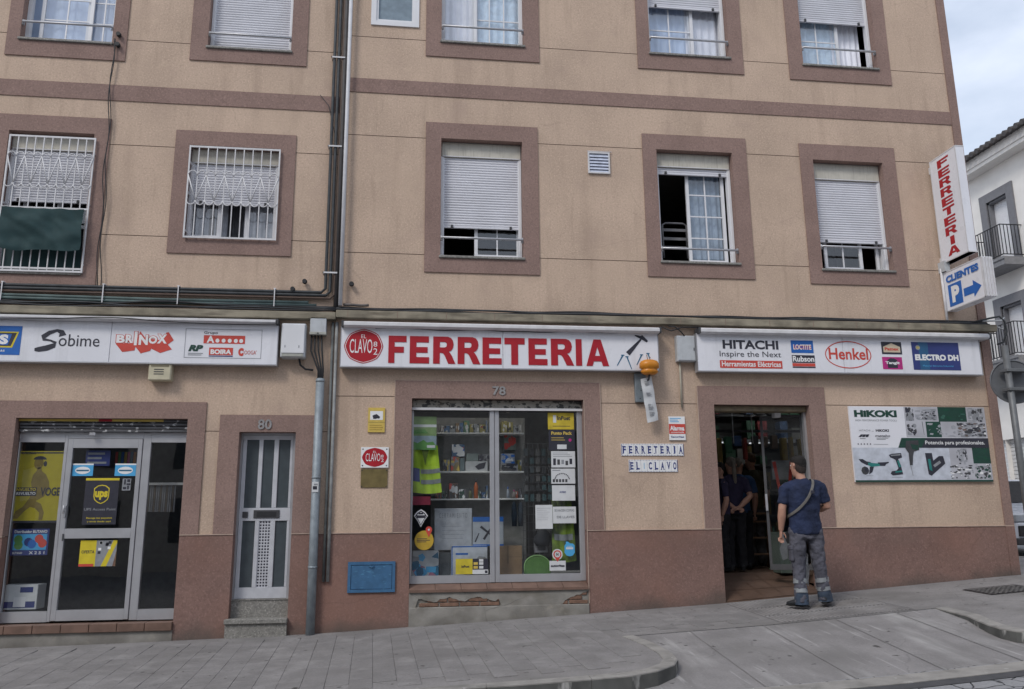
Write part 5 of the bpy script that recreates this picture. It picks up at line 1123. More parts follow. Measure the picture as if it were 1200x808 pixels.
m_ = MB(); m_.tube([(cx-.01, -.22, cz+rz-.02), (cx-.03, -.22, cz+rz+.07)], .005); m_.tube([(cx, -.22, cz+rz-.02), (cx+.02, -.22, cz+rz+.04)], .005); part('wire', m_, BRICK, l_)
(ax, az), (ex, ez) = (3.066, 1.791), (3.149, 1.231)
m_ = MB(); k = 14; hw = .075; vs = []
for i in range(k+1):
    u = i/k; x = ax+(ex-ax)*u; z = az+(ez-az)*u; vs += [(x-hw, -.17+.05*u+.008*sin(i*1.1), z-.02), (x+hw*.2, -.185+.05*u+.008*sin(i*1.3), z), (x+hw, -.16+.05*u+.008*sin(i), z+.02)]
m_.add(vs, [f_ for i in range(k) for f_ in ((3*i+3, 3*i+4, 3*i+1, 3*i), (3*i+4, 3*i+5, 3*i+2, 3*i+1))], smooth=True)
dm = Vector((ex-ax, 0, ez-az))
for (u0, txt) in ((.10, 3), (.36, 2), (.62, 4), (.8, 3)):
    for j in range(txt):
        u = u0+j*.035; x = ax+dm.x*u; z = az+dm.z*u; m_.box(x-hw*.5, -.19+.05*u, z-.004, x+hw*.4*random.uniform(.4, 1), -.187+.05*u, z+.006, GINK)
solo('hanging_notice', m_, PAPER, 'long tilted strip of white paper hanging under the orange alarm light', 'notice')
# vent grille
x0, z0, x1, z1 = 2.422, 4.658, 2.729, 4.972
v_ = thing('wall_vent', 'square white louvred vent on the upper wall between two windows', 'vent', ((x0+x1)/2, -.03, z0))
m_ = MB(); frame_box(m_, (x0, z0, x1, z1), (x0+.02, z0+.02, x1-.02, z1-.02), -.03, 0); m_.box(x0+.02, -.008, z0+.02, x1-.02, 0, z1-.02, mat('vent_back', (.42, .45, .54), .6)); m_.tube([(x0-.01, -.02, z1+.012), (x1+.03, -.02, z1+.012)], .006); part('frame', m_, PVCD, v_)
for k in range(6):
    zz = z0+.03+k*(z1-z0-.04)/6; m_ = MB(); m_.add([(x0+.02, -.028, zz-.016), (x1-.02, -.028, zz-.016), (x1-.02, -.012, zz+.020), (x0+.02, -.012, zz+.020)], [(0, 1, 2, 3)]); part('slat', m_, mat('vent_blue_white', (.58, .62, .74), .5), v_)

# ================================================================ pipes and cables
def pipe(pts, r, m, name, label, cat='pipe', n=8, group=None):
    mb = MB(); mb.tube(pts, r, n); return solo(name, mb, m, label, cat, group)
zt_ = ZT-.1
X = lambda px_, py_: None
xa = -1.063
p_ = thing('cable_pipe', 'thick galvanised steel pipe on the pavement against the wall right of door 80', 'pipe', (xa, -.08, gz(xa, -.08)))
ztp = 1.741; m_ = MB(); m_.tube([(xa, -.08, gz(xa, -.08)-.02), (xa, -.08, -.2), (xa, -.08, ztp)], .052, 14); part('tube', m_, PIPEG, p_)
for zz in (0.530, -0.515, ztp-.03): m_ = MB(); m_.tube([(xa, -.08, zz-.012), (xa, -.08, zz+.012)], .056, 14); part('clamp', m_, PIPEG, p_)
m_ = MB(); zz = 0.447; m_.box(xa-.04, -.136, zz-.09, xa+.035, -.1315, zz+.03, PAPER); m_.box(xa-.03, -.1375, zz-.06, xa+.02, -.1362, zz-.02, INK); m_.box(xa-.02, -.1375, zz-.01, xa+.025, -.1362, zz+.01, GINK); part('sticker', m_, PAPER, p_)
for k, xx in enumerate((jb[0]+.02, jb[0]+.06, jb[0]+.10, jb[0]+.14)):
    pipe([(xx, -.07, jb[1]+.01), (xx+.005*k, -.08, jb[1]-.2), (xa-.03+k*.02, -.08, ztp+.1), (xa-.025+k*.017, -.08, ztp-.05)], .011, BLK, 'cable', ('first', 'second', 'third', 'last')[k]+' from the left of the black cables dropping into the steel pipe', 'cable', group='black cables dropping into the steel pipe')
pipe([(x, y, z) for x, y, z in ((-1.339, -.06, 2.023), (-1.315, -.05, 1.915), (-1.251, -.05, 1.862), (-1.157, -.05, 1.853))], .013, BLK, 'cable', 'short curved black cable under the tall white utility box', 'cable')
# thin pipes down beside the steel pipe
for (pa, r_, m, lb) in ((-0.938, .017, mat('pipe_dull_grey', (.14, .15, .15), .6, var=.2), 'thin dark grey pipe just right of the steel pipe'), (-0.889, .02, mat('pipe_mid_grey', (.30, .31, .31), .6, var=.2), 'thin light grey pipe at the joint of the two buildings')):
    pipe([(pa, -.035, -0.686), (pa, -.035, .5), (pa, -.035, LZ0-.02)], r_, m, 'pipe', lb)
# vertical pipes on the upper wall
ups = [(-1.048, .022, CAB), (-0.989, .022, CAB), (-0.935, .017, CABB)]
zh = [2.856, 2.817, 2.778]
names_ = ['dark conduit climbing the wall, leftmost of the three beside the building joint', 'dark conduit climbing the wall, middle of the three beside the building joint', 'thin brown conduit climbing the wall, right of two thicker dark ones']
for k, (xx, r_, m) in enumerate(ups):
    zz = zh[k]; pipe([(WL, -.05, zz), (-6, -.05, zz), (xx-.3, -.05, zz), (xx-.05, -.05, zz), (xx, -.05, zz+.05), (xx, -.05, zz+.5), (xx, -.05, 5), (xx, -.05, zt_)], r_*.9, m, 'conduit', names_[k], 'conduit')
zh2 = [2.721, 2.685]
for k, (zz, m) in enumerate(zip(zh2, (CABT, CABT))):
    pipe([(WL, -.04, zz), (-5, -.045, zz+.01), (-3, -.04, zz-.006), (SEAM-.35+.1*k, -.04, zz), ], .021, m, 'conduit', ('upper green grey conduit', 'lower green grey conduit')[k]+' of the bundle above the left sign', 'conduit')
for xx, lb in ((-4.867, 'at the left edge'), (-3.708, 'right of the cloth covered window'), (-2.828, 'under the left edge of the second grille'), (-1.668, 'nearest the pipes')):
    m_ = MB(); za, zb = 2.651, 2.858; m_.box(xx-.006, -.085, za, xx+.006, -.078, zb+.03); m_.box(xx-.014, -.083, zb+.02, xx+.014, -.0, zb+.032)
    solo('cable_clip', m_, PVCD, 'white clip on the bundle of conduits, '+lb, 'clip', 'white clips along the conduits')
for zz, lb in ((3.116, 'lowest'), (4.856, 'middle'), (6.153, 'topmost')):
    m_ = MB(); m_.box(ups[0][0]-.04, -.08, zz-.012, ups[2][0]+.03, -.073, zz+.008); m_.box(ups[0][0]-.04, -.08, zz-.012, ups[0][0]-.03, 0, zz+.008)
    solo('cable_clip', m_, PVCD, 'metal strap across the vertical conduits, %s of the three' % lb, 'clip', 'metal straps across the vertical conduits')
xx = -0.908; pipe([(xx, -.04, LZ1+.03), (xx, -.04, 5), (xx, -.04, zt_)], .033, mat('downpipe_dark', (.07, .065, .065), .6, var=.15), 'downpipe', 'dark downpipe at the joint of the buildings, left of the white pipe')
xx = -0.852; wp = [(xx, -.10, 2.679), (xx, -.10, 5), (xx, -.10, zt_)]
pipe(wp, .026, mat('white_pipe', (.62, .62, .64), .5, var=.06), 'downpipe', 'slim white pipe climbing the wall between the two buildings', n=10)
# sagging cables on the ledge
rnd = random.Random(5)
def sag(x0, x1, z, y, r_, m, amp, seed, n=60):
    return [(x0+(x1-x0)*i/n, y+.01*sin(i*.9+seed), z+amp*noise.noise(Vector((i*.12, seed*3.1, 0)))) for i in range(n+1)]
lab = ['lowest', 'second', 'third', 'top']
for k in range(4): pipe(sag(WL, SEAM, LZ1+.025+.022*k, -.10+.02*k, .012, CAB, .05, k), .012-.002*(k % 2), (BLK, CAB)[k % 2], 'cable', 'black cable sagging along the left ledge, %s of the bunch' % lab[k], 'cable')
for k in range(3): pipe(sag(SEAM, XE-.1, LY1+.012+.02*k, -.10+.03*k, .012, CAB, .035, k+9), .013-.002*(k % 2), (BLK, CAB)[k % 2], 'cable', 'black cable lying along the right ledge, %s of the bunch' % lab[k], 'cable')
pipe(sag(-0.815, -0.500, 2.701, -.05, .012, CAB, .01, 3, 8), .018, mat('pipe_grey_brown', (.16, .14, .13), .7), 'conduit', 'short grey conduit stub right of the white pipe above the ledge', 'conduit')
pipe(sag(WL, -1.603, 2.394, -.243, .006, BLK, .06, 21, 50), .006, BLK, 'cable', 'thin black cable looping in front of the left sign top', 'cable')
pipe(sag(-0.402, 2.958, 2.373, -.15, .005, BLK, .02, 23, 50), .005, BLK, 'cable', 'thin black cable looping along the top of the main sign', 'cable')
pipe([(3.421, -.1, LY0-.02), (3.499, -.14, 2.483), (3.577, -.14, 2.415), (3.634, -.1, 2.370)], .008, BLK, 'cable', 'black cable curling from the ledge into the weathered electric box', 'cable')
pipe([(3.324, -.1, 2.491), (3.439, -.15, 2.424), (3.606, -.12, 2.485), (3.810, -.2, 2.466)], .008, BLK, 'cable', 'black cable looping between main sign and right sign', 'cable')
# cable with insulators on the far left
(ax, az), (ex, ez) = (-3.892, 6.237), (-3.800, 2.818)
for k in range(2):
    pipe([(ax+(ex-ax)*u+.02*sin(u*20+k)+.035*k*u, -.05, az+(ez-az)*u) for u in [i/24 for i in range(25)]], .006, BLK, 'cable', ('thin black cable hanging from the two insulators down the left wall', 'second thin black cable beside it down the left wall')[k], 'cable')
for ((qx, qz), lb) in (((-3.837, 6.297), 'upper round black insulator beside the top left window'), ((-3.835, 6.148), 'lower round black insulator beside the top left window'), ((-1.308, 2.992), 'small round black insulator near the bend of the conduits'), ((-1.451, 2.887), 'dark bracket insulator lower left of the bend of the conduits'), ((-0.722, 2.975), 'small dark cable stub on the wall right of the white pipe')):
    m_ = MB(); m_.tube([(qx, 0, qz), (qx, -.04, qz)], .01, 8); m_.tube([(qx, -.03, qz), (qx, -.05, qz), (qx, -.055, qz), (qx, -.085, qz)], [.028, .032, .022, .028], 12); solo('insulator', m_, BLK, lb, 'insulator')
pipe([(SEAM-.32, -.02, 5.610), (SEAM-.2, -.03, 5.454), (SEAM-.1, -.04, 5.027)], .004, CAB, 'wire', 'thin wire from a nail in the brown band to the conduits', 'wire')

# ================================================================ projecting signs at the corner
cX = 7.5
def xs_box(m_, r, xA, xB, m=None, b=.006):
    Y0, Z0, Y1, Z1 = r; m_.box(xA, min(Y0, Y1), Z0, xB, max(Y0, Y1), Z1, m, b)
def xtext(m_, txt, Y0, Z0, Y1, Z1, x, m, bold=0., shear=0):
    vs, fs = text_geo(txt, bold, shear); ax = min(v[0] for v in vs); bx = max(v[0] for v in vs); az = min(v[1] for v in vs); bz = max(v[1] for v in vs)
    m_.add([(x, Y0+(v[0]-ax)/(bx-ax)*(Y1-Y0), Z0+(v[1]-az)/(bz-az)*(Z1-Z0)) for v in vs], fs, m)
Y0, Z0, Y1, Z1 = -.06, 3.498, -0.618, 5.050
Y0 = -0.052
v = thing('projecting_sign', 'tall white box sign with FERRETERIA in red letters down its side, high on the corner', 'shop sign', (cX, (Y0+Y1)/2, Z0))
m_ = MB(); m_.box(cX, Y1, Z0, cX+.13, Y0, Z1, b=.008); part('box', m_, SIGNW, v)
m_ = MB()
for zz in (Z0, Z1-.015): m_.box(cX-.004, Y1-.004, zz, cX+.134, Y0+.004, zz+.015)
for yy in (Y0-.012, Y1-.004): m_.box(cX-.005, yy, Z0, cX-.001, yy+.016, Z1)
part('trim', m_, PVCD, v)
hh = (Z1-Z0); lz = hh*.062
for k, ch in enumerate('FERRETERIA'):
    zc = Z1-hh*(.085+k*.0935); 
    o, hs = big_letter(ch); m_ = MB(); wq = .045 if ch == 'I' else .125
    ya = (Y0+Y1)/2+wq; f_ = lambda p: (ya-p[0]*2*wq, zc-lz*.55+p[1]*lz*1.25)
    t2 = MB(); t2.poly([f_(p) for p in o], 0, holes=[[f_(p) for p in h] for h in hs])
    m_.add([(cX-.003, q[0], q[2]) for q in t2.v], t2.f, RED); part('letter', m_, RED, v)
for zz in (Z1-.12, Z0+.05): m_ = MB(); m_.tube([(cX+.06, Y0, zz), (cX+.06, .0, zz)], .02); m_.box(cX+.01, -.02, zz-.05, cX+.11, .0, zz+.05); part('bracket', m_, PVCD, v)
Z0, Z1 = 2.808, 3.364; Y0 = -0.018; Y1 = -0.832
v = thing('projecting_sign', 'white parking sign reading CLIENTES with a blue P and arrow, under the tall corner sign', 'sign', (cX, (Y0+Y1)/2, Z0))
m_ = MB(); m_.box(cX, Y1, Z0, cX+.15, Y0, Z1, b=.008); part('box', m_, SIGNW, v)
m_ = MB()
for k in range(4): m_.box(cX+.004+k*.042, Y1-.018, Z0+.01, cX+.022+k*.042, Y1, Z1-.01)
part('end_rib', m_, PVCD, v)
m_ = MB(); m_.box(cX-.006, Y1-.004, Z0, cX, Y1+.02, Z1); m_.box(cX-.006, Y0-.016, Z0, cX, Y0+.004, Z1); m_.box(cX-.006, Y1, Z0, cX, Y0, Z0+.015); m_.box(cX-.006, Y1, Z1-.012, cX, Y0, Z1); part('trim', m_, PVCD, v)
hh = Z1-Z0; ww = Y0-Y1
m_ = MB(); xtext(m_, 'CLIENTES', Y0-ww*.10, Z0+hh*.70, Y1+ww*.08, Z0+hh*.88, cX-.008, BLUE, .05); part('lettering', m_, BLUE, v)
m_ = MB(); m_.box(cX-.003, Y0-ww*.46, Z0+hh*.08, cX-.001, Y0-ww*.12, Z0+hh*.64, BLUE); xtext(m_, 'P', Y0-ww*.20, Z0+hh*.16, Y0-ww*.40, Z0+hh*.58, cX-.005, WHT, .06); part('parking_symbol', m_, BLUE, v)
m_ = MB(); pts = [(.50, .20), (.74, .20), (.74, .10), (.93, .31), (.74, .52), (.74, .40), (.50, .40)]; t2 = MB(); t2.poly([(Y0-ww*p[0], Z0+hh*p[1]) for p in pts], 0); m_.add([(cX-.003, q[0], q[2]) for q in t2.v], t2.f, BLUE); part('arrow', m_, BLUE, v)
m_ = MB(); zz = Z1+.07; m_.tube([(cX+.03, .0, zz), (cX+.03, Y0-.1, zz)], .022); m_.box(cX-.03, -.14, zz-.06, cX+.05, -.0, zz+.09, LGREY); m_.tube([(cX-.02, -.04, zz), (cX-.02, -.04, LY1)], .018); m_.tube([(cX-.02, -.04, Z0+.05), (cX+.03, Y0, Z0+.05)], .014); m_.tube([(cX+.03, Y0-.05, zz), (cX+.03, Y0-.05, Z1)], .014); part('bracket', m_, PVCD, v)
# cable tangle at the end of the ledge
pipe([(XE-.35, -.08, LY1+.03), (XE-.1, -.12, LY1+.09), (XE+.02, -.16, LY1+.11), (XE+.09, -.16, LY1+.04), (XE+.12, -.14, LY1-.1), (XE+.06, -.12, LY1-.25), (XE-.02, -.1, LY1-.28)], .014, CAB, 'cable', 'thick dark cable looping round the street end of the ledge', 'cable')
pipe([(XE-.2, -.10, LY1+.05), (XE+.04, -.16, LY1+.05), (XE+.11, -.14, LY1+.10), (XE+.10, -.1, LY1-.06), (XE, -.1, LY1-.02)], .012, LGREY, 'cable', 'pale grey cable looping round the street end of the ledge', 'cable')
# ================================================================ goods in shop window 78
yi = .145
def carton(label, r, y0, y1, m, extra=None, name='box', cat='box', b=.004):
    x0, z0, x1, z1 = r; mb = MB(); mb.box(x0, y0, z0, x1, y1, z1, m, b)
    if extra: extra(mb, x0, z0, x1, z1, y0-.0015)
    return solo(name, mb, m, label, cat)
def pic(ms, n=8, seed=1, s=.35):
    def f(mb, x0, z0, x1, z1, y):
        rn = random.Random(seed)
        for i in range(n):
            cx, cz = rn.uniform(x0, x1), rn.uniform(z0, z1); k = rn.randint(3, 6); a0 = rn.random()*6; sx, sz = (x1-x0)*s*rn.uniform(.4, 1), (z1-z0)*s*rn.uniform(.4, 1)
            mb.poly([(min(max(cx+sx*cos(a0+j*2*pi/k), x0), x1), min(max(cz+sz*sin(a0+j*2*pi/k), z0), z1)) for j in range(k)], y-.0001*i, m=rn.choice(ms))
    return f
def txt(s, m, u0=.1, v0=.4, u1=.9, v1=.6, b=.02, then=None):
    def f(mb, x0, z0, x1, z1, y):
        if then: then(mb, x0, z0, x1, z1, y)
        mb.text(s, x0+(x1-x0)*u0, z0+(z1-z0)*v0, x0+(x1-x0)*u1, z0+(z1-z0)*v1, y-.002, m, b)
    return f
# hi-vis vest
x0, z0, x1, z1 = 0.092, 0.361, 0.462, 0.950
vt = thing('safety_vest', 'bright yellow high visibility vest with two grey bands hanging in the shop window', 'safety vest', ((x0+x1)/2, .22, z0))
def vest(m_, u0, u1, v0, v1, m, off=0):
    nx, nz = 24, 20; vs = []
    for j in range(nz+1):
        for i in range(nx+1):
            u, v_ = u0+(u1-u0)*i/nx, v0+(v1-v0)*j/nz; ww = (x1-x0)*(.84+.16*(1-v_)); xx = x0+ww*u+(.0 if v_ > .5 else .0)
            vs.append((xx, .22-off-.03*abs(sin(u*8+v_))-.01*sin(v_*9+u*4), z0+(z1-z0)*v_-.02*sin(u*3)))
    m_.add(vs, [(j*(nx+1)+i, j*(nx+1)+i+1, (j+1)*(nx+1)+i+1, (j+1)*(nx+1)+i) for j in range(nz) for i in range(nx)], m, True)
m_ = MB(); vest(m_, 0, 1, 0, 1, HIVIS); part('body', m_, HIVIS, vt)
for v_ in (.20, .42): m_ = MB(); vest(m_, .3, 1, v_, v_+.09, REFL, .006); part('reflective_band', m_, REFL, vt)
m_ = MB(); vest(m_, .02, .26, .24, .52, NAVY, .008); part('label_patch', m_, NAVY, vt)
m_ = MB(); xm = x0+(x1-x0)*.42; m_.poly([(xm-.06, z1), (xm, z1-.26), (xm+.06, z1)], .165, m=mat('vest_shadow_green', (.10, .15, .02), .8)); part('neck_shade', m_, HIVIS, vt)  # no hole here: shade of the neck painted as a dark triangle
def d_grn(mb, x0, z0, x1, z1, y):
    h_ = z1-z0; w_ = x1-x0; mb.box(x0, y, z0, x1, y+.0005, z0+h_*.42, mat('print_sky', (.30, .38, .44), .5)); mb.poly([(x0+w_*u, z0+h_*v_) for u, v_ in ((0, 0), (1, 0), (1, .12), (.85, .25), (.6, .22), (.45, .30), (.2, .2), (0, .26))], y-.001, m=GRN2)
    mb.box(x0+w_*.6, y-.002, z0+h_*.06, x0+w_*.95, y-.0015, z0+h_*.14, PAPER); mb.box(x0, y, z0+h_*.68, x1, y+.0005, z0+h_*.76, PAPER); mb.poly([(x0+w_*.0, z0+h_*.48), (x0+w_*.65, z0+h_*.5), (x0+w_*.5, z0+h_*.62), (x0, z0+h_*.6)], y-.001, m=GRN2)
sheet('poster', (0.089, 0.885, 0.385, 1.307), .15, mat('poster_pale_green', (.22, .33, .13), .6), 'pale green poster of a landscape above the safety vest', 'poster', d_grn)
# stickers and papers on the glass
ysg = .117
def disc(label, c, rx, rz, m, draw=None, name='sticker', pts=None):
    mb = MB(); cx, cz = c; mb.poly(pts or [(cx+rx*cos(i*2*pi/28), cz+rz*sin(i*2*pi/28)) for i in range(28)], ysg, ysg+.002, m=m)
    if draw: draw(mb, cx-rx, cz-rz, cx+rx, cz+rz, ysg-.001)
    return solo(name, mb, m, label, 'sticker')
x0, z0, x1, z1 = 0.087, 0.203, 0.319, 0.307; sheet('banner', (x0, z0, x1, z1), .15, mat('print_dark_red', (.26, .02, .05), .5), 'dark red strip across the left of the shop glass below the vest', 'sign')
x0, z0, x1, z1 = 0.116, -0.067, 0.289, 0.150; cx, cz = (x0+x1)/2, (z0+z1)/2
def dmd(k): return [(cx+(p[0])*(x1-x0)/2*k, cz+p[1]*(z1-z0)/2*k) for p in ((-1, .25), (-.6, .7), (0, 1), (.6, .7), (1, .25), (.55, -.2), (0, -1), (-.55, -.2))]
disc('white kite shaped sticker low on the left of the shop glass', (cx, cz), .05, .05, PAPER, lambda mb, a, b_, c, d, y: (mb.poly(dmd(.85), y, m=INK), mb.poly(dmd(.7), y-.0005, m=PAPER), mb.box(cx-.055, y-.001, cz+.0, cx+.055, y-.0006, cz+.035, INK), mb.box(cx-.03, y-.001, cz+.045, cx+.03, y-.0006, cz+.065, INK)), pts=dmd(1))
c = ((0.245, -0.226)); rr_ = 0.360-0.125
disc('round yellow sticker low on the left of the shop glass', c, rr_/2, rr_/2, mat('sticker_ochre', (.50, .33, .04), .5), lambda mb, a, b_, c_, d, y: (lines(mb, a+.03, b_+.09, c_-.03, d-.09, y, 3, INK),))
c = ((0.302, -0.119)); ysg = .113
disc('small red map pin sticker overlapping the round yellow sticker', c, .03, .03, REDL, lambda mb, a, b_, c_, d, y: mb.poly([(c[0]+.014*cos(i), c[1]+.02+.014*sin(i)) for i in range(6)], y, m=PAPER), pts=[(c[0]+.04*cos(R(t)), c[1]+.02+.04*sin(R(t))) for t in range(-20, 201, 20)]+[(c[0], c[1]-.07)])
ysg = .117
def d_inp(mb, x0, z0, x1, z1, y):
    w_, h_ = x1-x0, z1-z0; mb.text('InPost', x0+w_*.36, z0+h_*.55, x0+w_*.86, z0+h_*.8, y, INK, .04); mb.box(x0+w_*.2, y, z0+h_*.4, x0+w_*.32, y+.0005, z0+h_*.85, PAPER); mb.box(x0+w_*.18, y, z0+h_*.18, x0+w_*.85, y+.0005, z0+h_*.21, INK)
sheet('sticker', (1.817, 1.148, 2.160, 1.364), ysg, mat('inpost_yellow', (.58, .44, .04), .5), 'yellow sticker at the top right corner of the shop glass', 'sticker', d_inp)
def d_pp(mb, x0, z0, x1, z1, y):
    w_, h_ = x1-x0, z1-z0; mb.text('Punto Pack', x0+w_*.1, z0+h_*.76, x0+w_*.9, z0+h_*.92, y, YELS, .04); lines(mb, x0+w_*.1, z0+h_*.45, x0+w_*.7, z0+h_*.66, y, 2, YELS, .25)
    mb.poly([(x0+w_*.82+.022*cos(i), z0+h_*.5+.022*sin(i)) for i in range(6)], y, m=MAG); mb.box(x0+w_*.32, y, z0+h_*.06, x0+w_*.68, y+.0005, z0+h_*.28, PAPER)
sheet('sticker', (1.824, 0.879, 2.165, 1.142), ysg, INK, 'black and yellow sticker directly under the yellow sticker in the corner', 'sticker', d_pp)
def d_note(seed, heads=True):
    def f(mb, x0, z0, x1, z1, y):
        rn = random.Random(seed); w_, h_ = x1-x0, z1-z0; lines(mb, x0+w_*.08, z0+h_*.62, x1-w_*.08, z1-h_*.06, y, 3, GINK, .3)
        for i in range(5): a = x0+w_*(.08+.17*i); mb.box(a, y, z0+h_*rn.uniform(.12, .3), a+w_*.11, y+.0005, z0+h_*rn.uniform(.4, .58), rn.choice((INK, GINK, NAVY, DGREY)))
    return f
sheet('notice', (1.852, 0.661, 2.164, 0.868), ysg, PAPER, 'white notice with small pictures, topmost of three notices stacked on the right shop pane', 'notice', d_note(1))
def d_arc(mb, x0, z0, x1, z1, y):
    w_, h_ = x1-x0, z1-z0
    for i in range(12): a = R(10+i*14.5); mb.box(x0+w_*.45+w_*.3*cos(a)-.006, y, z0+h_*.25+h_*.42*sin(a)-.006, x0+w_*.45+w_*.3*cos(a)+.008, y+.0005, z0+h_*.25+h_*.42*sin(a)+.008, INK)
    for i in range(5): a = x0+w_*(.06+.13*i); mb.box(a, y, z0+h_*.1, a+w_*.09, y+.0005, z0+h_*.3, DGREY)
    lines(mb, x0+w_*.05, z1-h_*.18, x0+w_*.5, z1-h_*.04, y, 1, GINK)
sheet('notice', (1.848, 0.456, 2.158, 0.645), ysg, PAPER, 'white notice with an arc of dots, middle of three stacked on the shop pane', 'notice', d_arc)
sheet('notice', (1.855, 0.243, 2.153, 0.435), ysg, PAPER, 'white notice with one dark word, lowest of three stacked on the shop pane', 'notice', txt('AVISO', NAVY, .32, .5, .6, .62))
sheet('notice', (1.860, -0.038, 2.157, 0.168), ysg, PAPER, 'white lettered sheet just above the right hand yellow vest', 'notice', lambda mb, x0, z0, x1, z1, y: (mb.text('SE HACEN COPIAS', x0+.02, z0+(z1-z0)*.7, x1-.02, z0+(z1-z0)*.85, y, GINK, .03), mb.text('DE LLAVES', x0+.05, z0+(z1-z0)*.3, x1-.02, z0+(z1-z0)*.45, y, GINK, .03)))
sheet('notice', (1.637, -0.104, 1.855, 0.191), ysg, PAPER, 'plain white sheet of paper stuck slightly tilted on the right shop pane', 'notice', lambda mb, x0, z0, x1, z1, y: lines(mb, x0+.02, z0+.1, x1-.02, z1-.03, y, 7, mat('faint_print', (.48, .48, .5), .6), .25))
c = ((2.064, -0.353)); a_ = .065; b_ = .09
disc('sky blue badge sticker at the lower right of the shop glass', c, a_, b_, LBLUE, lambda mb, a, b2, c_, d, y: (mb.box(a+.02, y, (b2+d)/2-.005, c_-.02, y+.0005, (b2+d)/2+.02, PAPER), mb.box(a+.03, y, (b2+d)/2+.03, c_-.03, y+.0005, (b2+d)/2+.035, PAPER)), pts=[(c[0]+a_*p[0], c[1]+b_*p[1]) for p in ((-1, -.5), (-.6, -.9), (0, -1), (.6, -.9), (1, -.5), (1, .45), (.7, .7), (.1, .75), (-.3, 1), (-.7, 1), (-.7, .7), (-1, .45))])
c = ((1.907, -0.418)); rr_ = .066
disc('white round sticker with a red ring, tip touching the small white sign', c, rr_, rr_, PAPER, lambda mb, a, b2, c_, d, y: (mb.poly([(c[0]+.052*cos(i*.4), c[1]+.052*sin(i*.4)) for i in range(16)], y, holes=[[(c[0]+.036*cos(i*.4), c[1]+.036*sin(i*.4)) for i in range(16)]], m=REDL), mb.poly([(c[0]-.03, c[1]-.045), (c[0]+.03, c[1]-.045), (c[0], c[1]-.09)], y-.0004, m=REDL), mb.text('N', c[0]-.014, c[1]-.018, c[0]+.014, c[1]+.018, y, GRN, .05)))
sheet('sticker', (1.805, -0.614, 2.010, -0.495), ysg+.0, PAPER, 'small white sign with one dark word near the bottom of the right shop pane', 'sticker', txt('autoritas', INK, .08, .38, .92, .62, .04))
def d_ib(mb, x0, z0, x1, z1, y):
    w_, h_ = x1-x0, z1-z0; mb.box(x0+w_*.52, y, z0, x1, y+.0005, z1, INK); mb.box(x0+w_*.52, y-.001, z0, x1, y-.0005, z0+h_*.28, PAPER); mb.text('InPost', x0+w_*.18, z0+h_*.42, x0+w_*.42, z0+h_*.58, y, INK, .04)
    for (u, v_) in ((.55, .35), (.55, .6), (.72, .35), (.72, .6), (.72, .8)): mb.box(x0+w_*u, y-.001, z0+h_*v_, x0+w_*(u+.13), y-.0005, z0+h_*(v_+.17), YELS if u < .6 else PAPER)
    mb.box(x0+w_*.9, y-.002, z0+h_*.05, x0+w_*.98, y-.0015, z0+h_*.22, INK)
sheet('sticker', (0.635, -0.637, 1.036, -0.454), ysg, mat('inpost_yellow2', (.58, .47, .04), .5), 'yellow and black InPost strip at the foot of the left shop pane', 'sticker', d_ib)
# things standing inside
pz = zf
def onp(px0, px1, py1, Y): return None
r = (0.380, -0.358, 0.859, 0.162); carton('big pale grey panel standing upright in the middle of the left shop window', r, .42, .45, mat('panel_blue_grey', (.44, .46, .50), .6), lambda mb, x0, z0, x1, z1, y: (mb.text('C E R R A M I E N T O', x0+.06, z1-.12, x1-.06, z1-.06, y, GINK, .0), lines(mb, x0+.1, z0+.12, x1-.1, z1-.2, y, 4, GINK, .08)), name='panel', cat='panel')
r = (0.590, -0.654, 1.038, -0.304); carton('white carton with blue edges and faint print at the foot of the left shop window', (r[0], pz, r[2], r[3]), .22, .40, mat('carton_blue_white', (.55, .58, .64), .6), lambda mb, x0, z0, x1, z1, y: (mb.box(x0, y, z1-.015, x1, y+.0005, z1, BLUE), mb.box(x0, y, z0, x0+.012, y+.0005, z1, BLUE), lines(mb, x0+.05, z1-.12, x1-.2, z1-.07, y, 1, BLUE), mb.poly([(x0+.28, z0+.18), (x0+.34, z0+.24), (x0+.42, z0+.23), (x0+.46, z0+.18)], y, m=GINK)))
r = (0.867, -0.310, 1.261, 0.051); carton('white and blue carton with a dark folded stand drawn on it', r, .38, .5, mat('carton_white2', (.40, .43, .47), .6), lambda mb, x0, z0, x1, z1, y: (mb.box(x0, y, z1-.06, x1, y+.0005, z1, BLUE), mb.box(x0, y, z0, x1, y+.0005, z0+.02, BLUE), bar2(mb, (x0+.14, z0+.08), (x0+.26, z1-.10), .03, .02, INK, y), bar2(mb, (x0+.10, z1-.12), (x0+.28, z0+.10), .03, .02, INK, y-.001), bar2(mb, (x0+.03, z0+.05), (x0+.08, z0+.16), .02, .01, INK, y)))
r = (0.105, -0.647, 0.433, -0.359); carton('white box printed with blue and teal picture in the lower left of the shop window', (r[0], pz, r[2], r[3]), .28, .46, mat('carton_white3', (.50, .52, .54), .6), pic([LBLUE, TEAL, GINK, INK, mat('print_rose', (.35, .15, .22), .5)], 14, 4, .28))
r = (0.441, -0.656, 0.586, -0.386); carton('dark grey box between the printed box and the white carton', (r[0], pz, r[2], r[3]), .36, .5, mat('box_slate', (.09, .10, .11), .6))
r = (1.205, -0.667, 1.488, -0.312); carton('plain brown cardboard box at the foot of the right shop pane', (r[0], pz, r[2], r[3]), .3, .55, CARD, lambda mb, x0, z0, x1, z1, y: (mb.box(x0+.09, y, z0+.14, x0+.11, y+.0005, z1, mat('tape_brown', (.18, .12, .07), .4)), mb.box(x0+.09, y, z0+.22, x1-.02, y+.0005, z0+.225, mat('tape_brown', (.18, .12, .07), .4))))
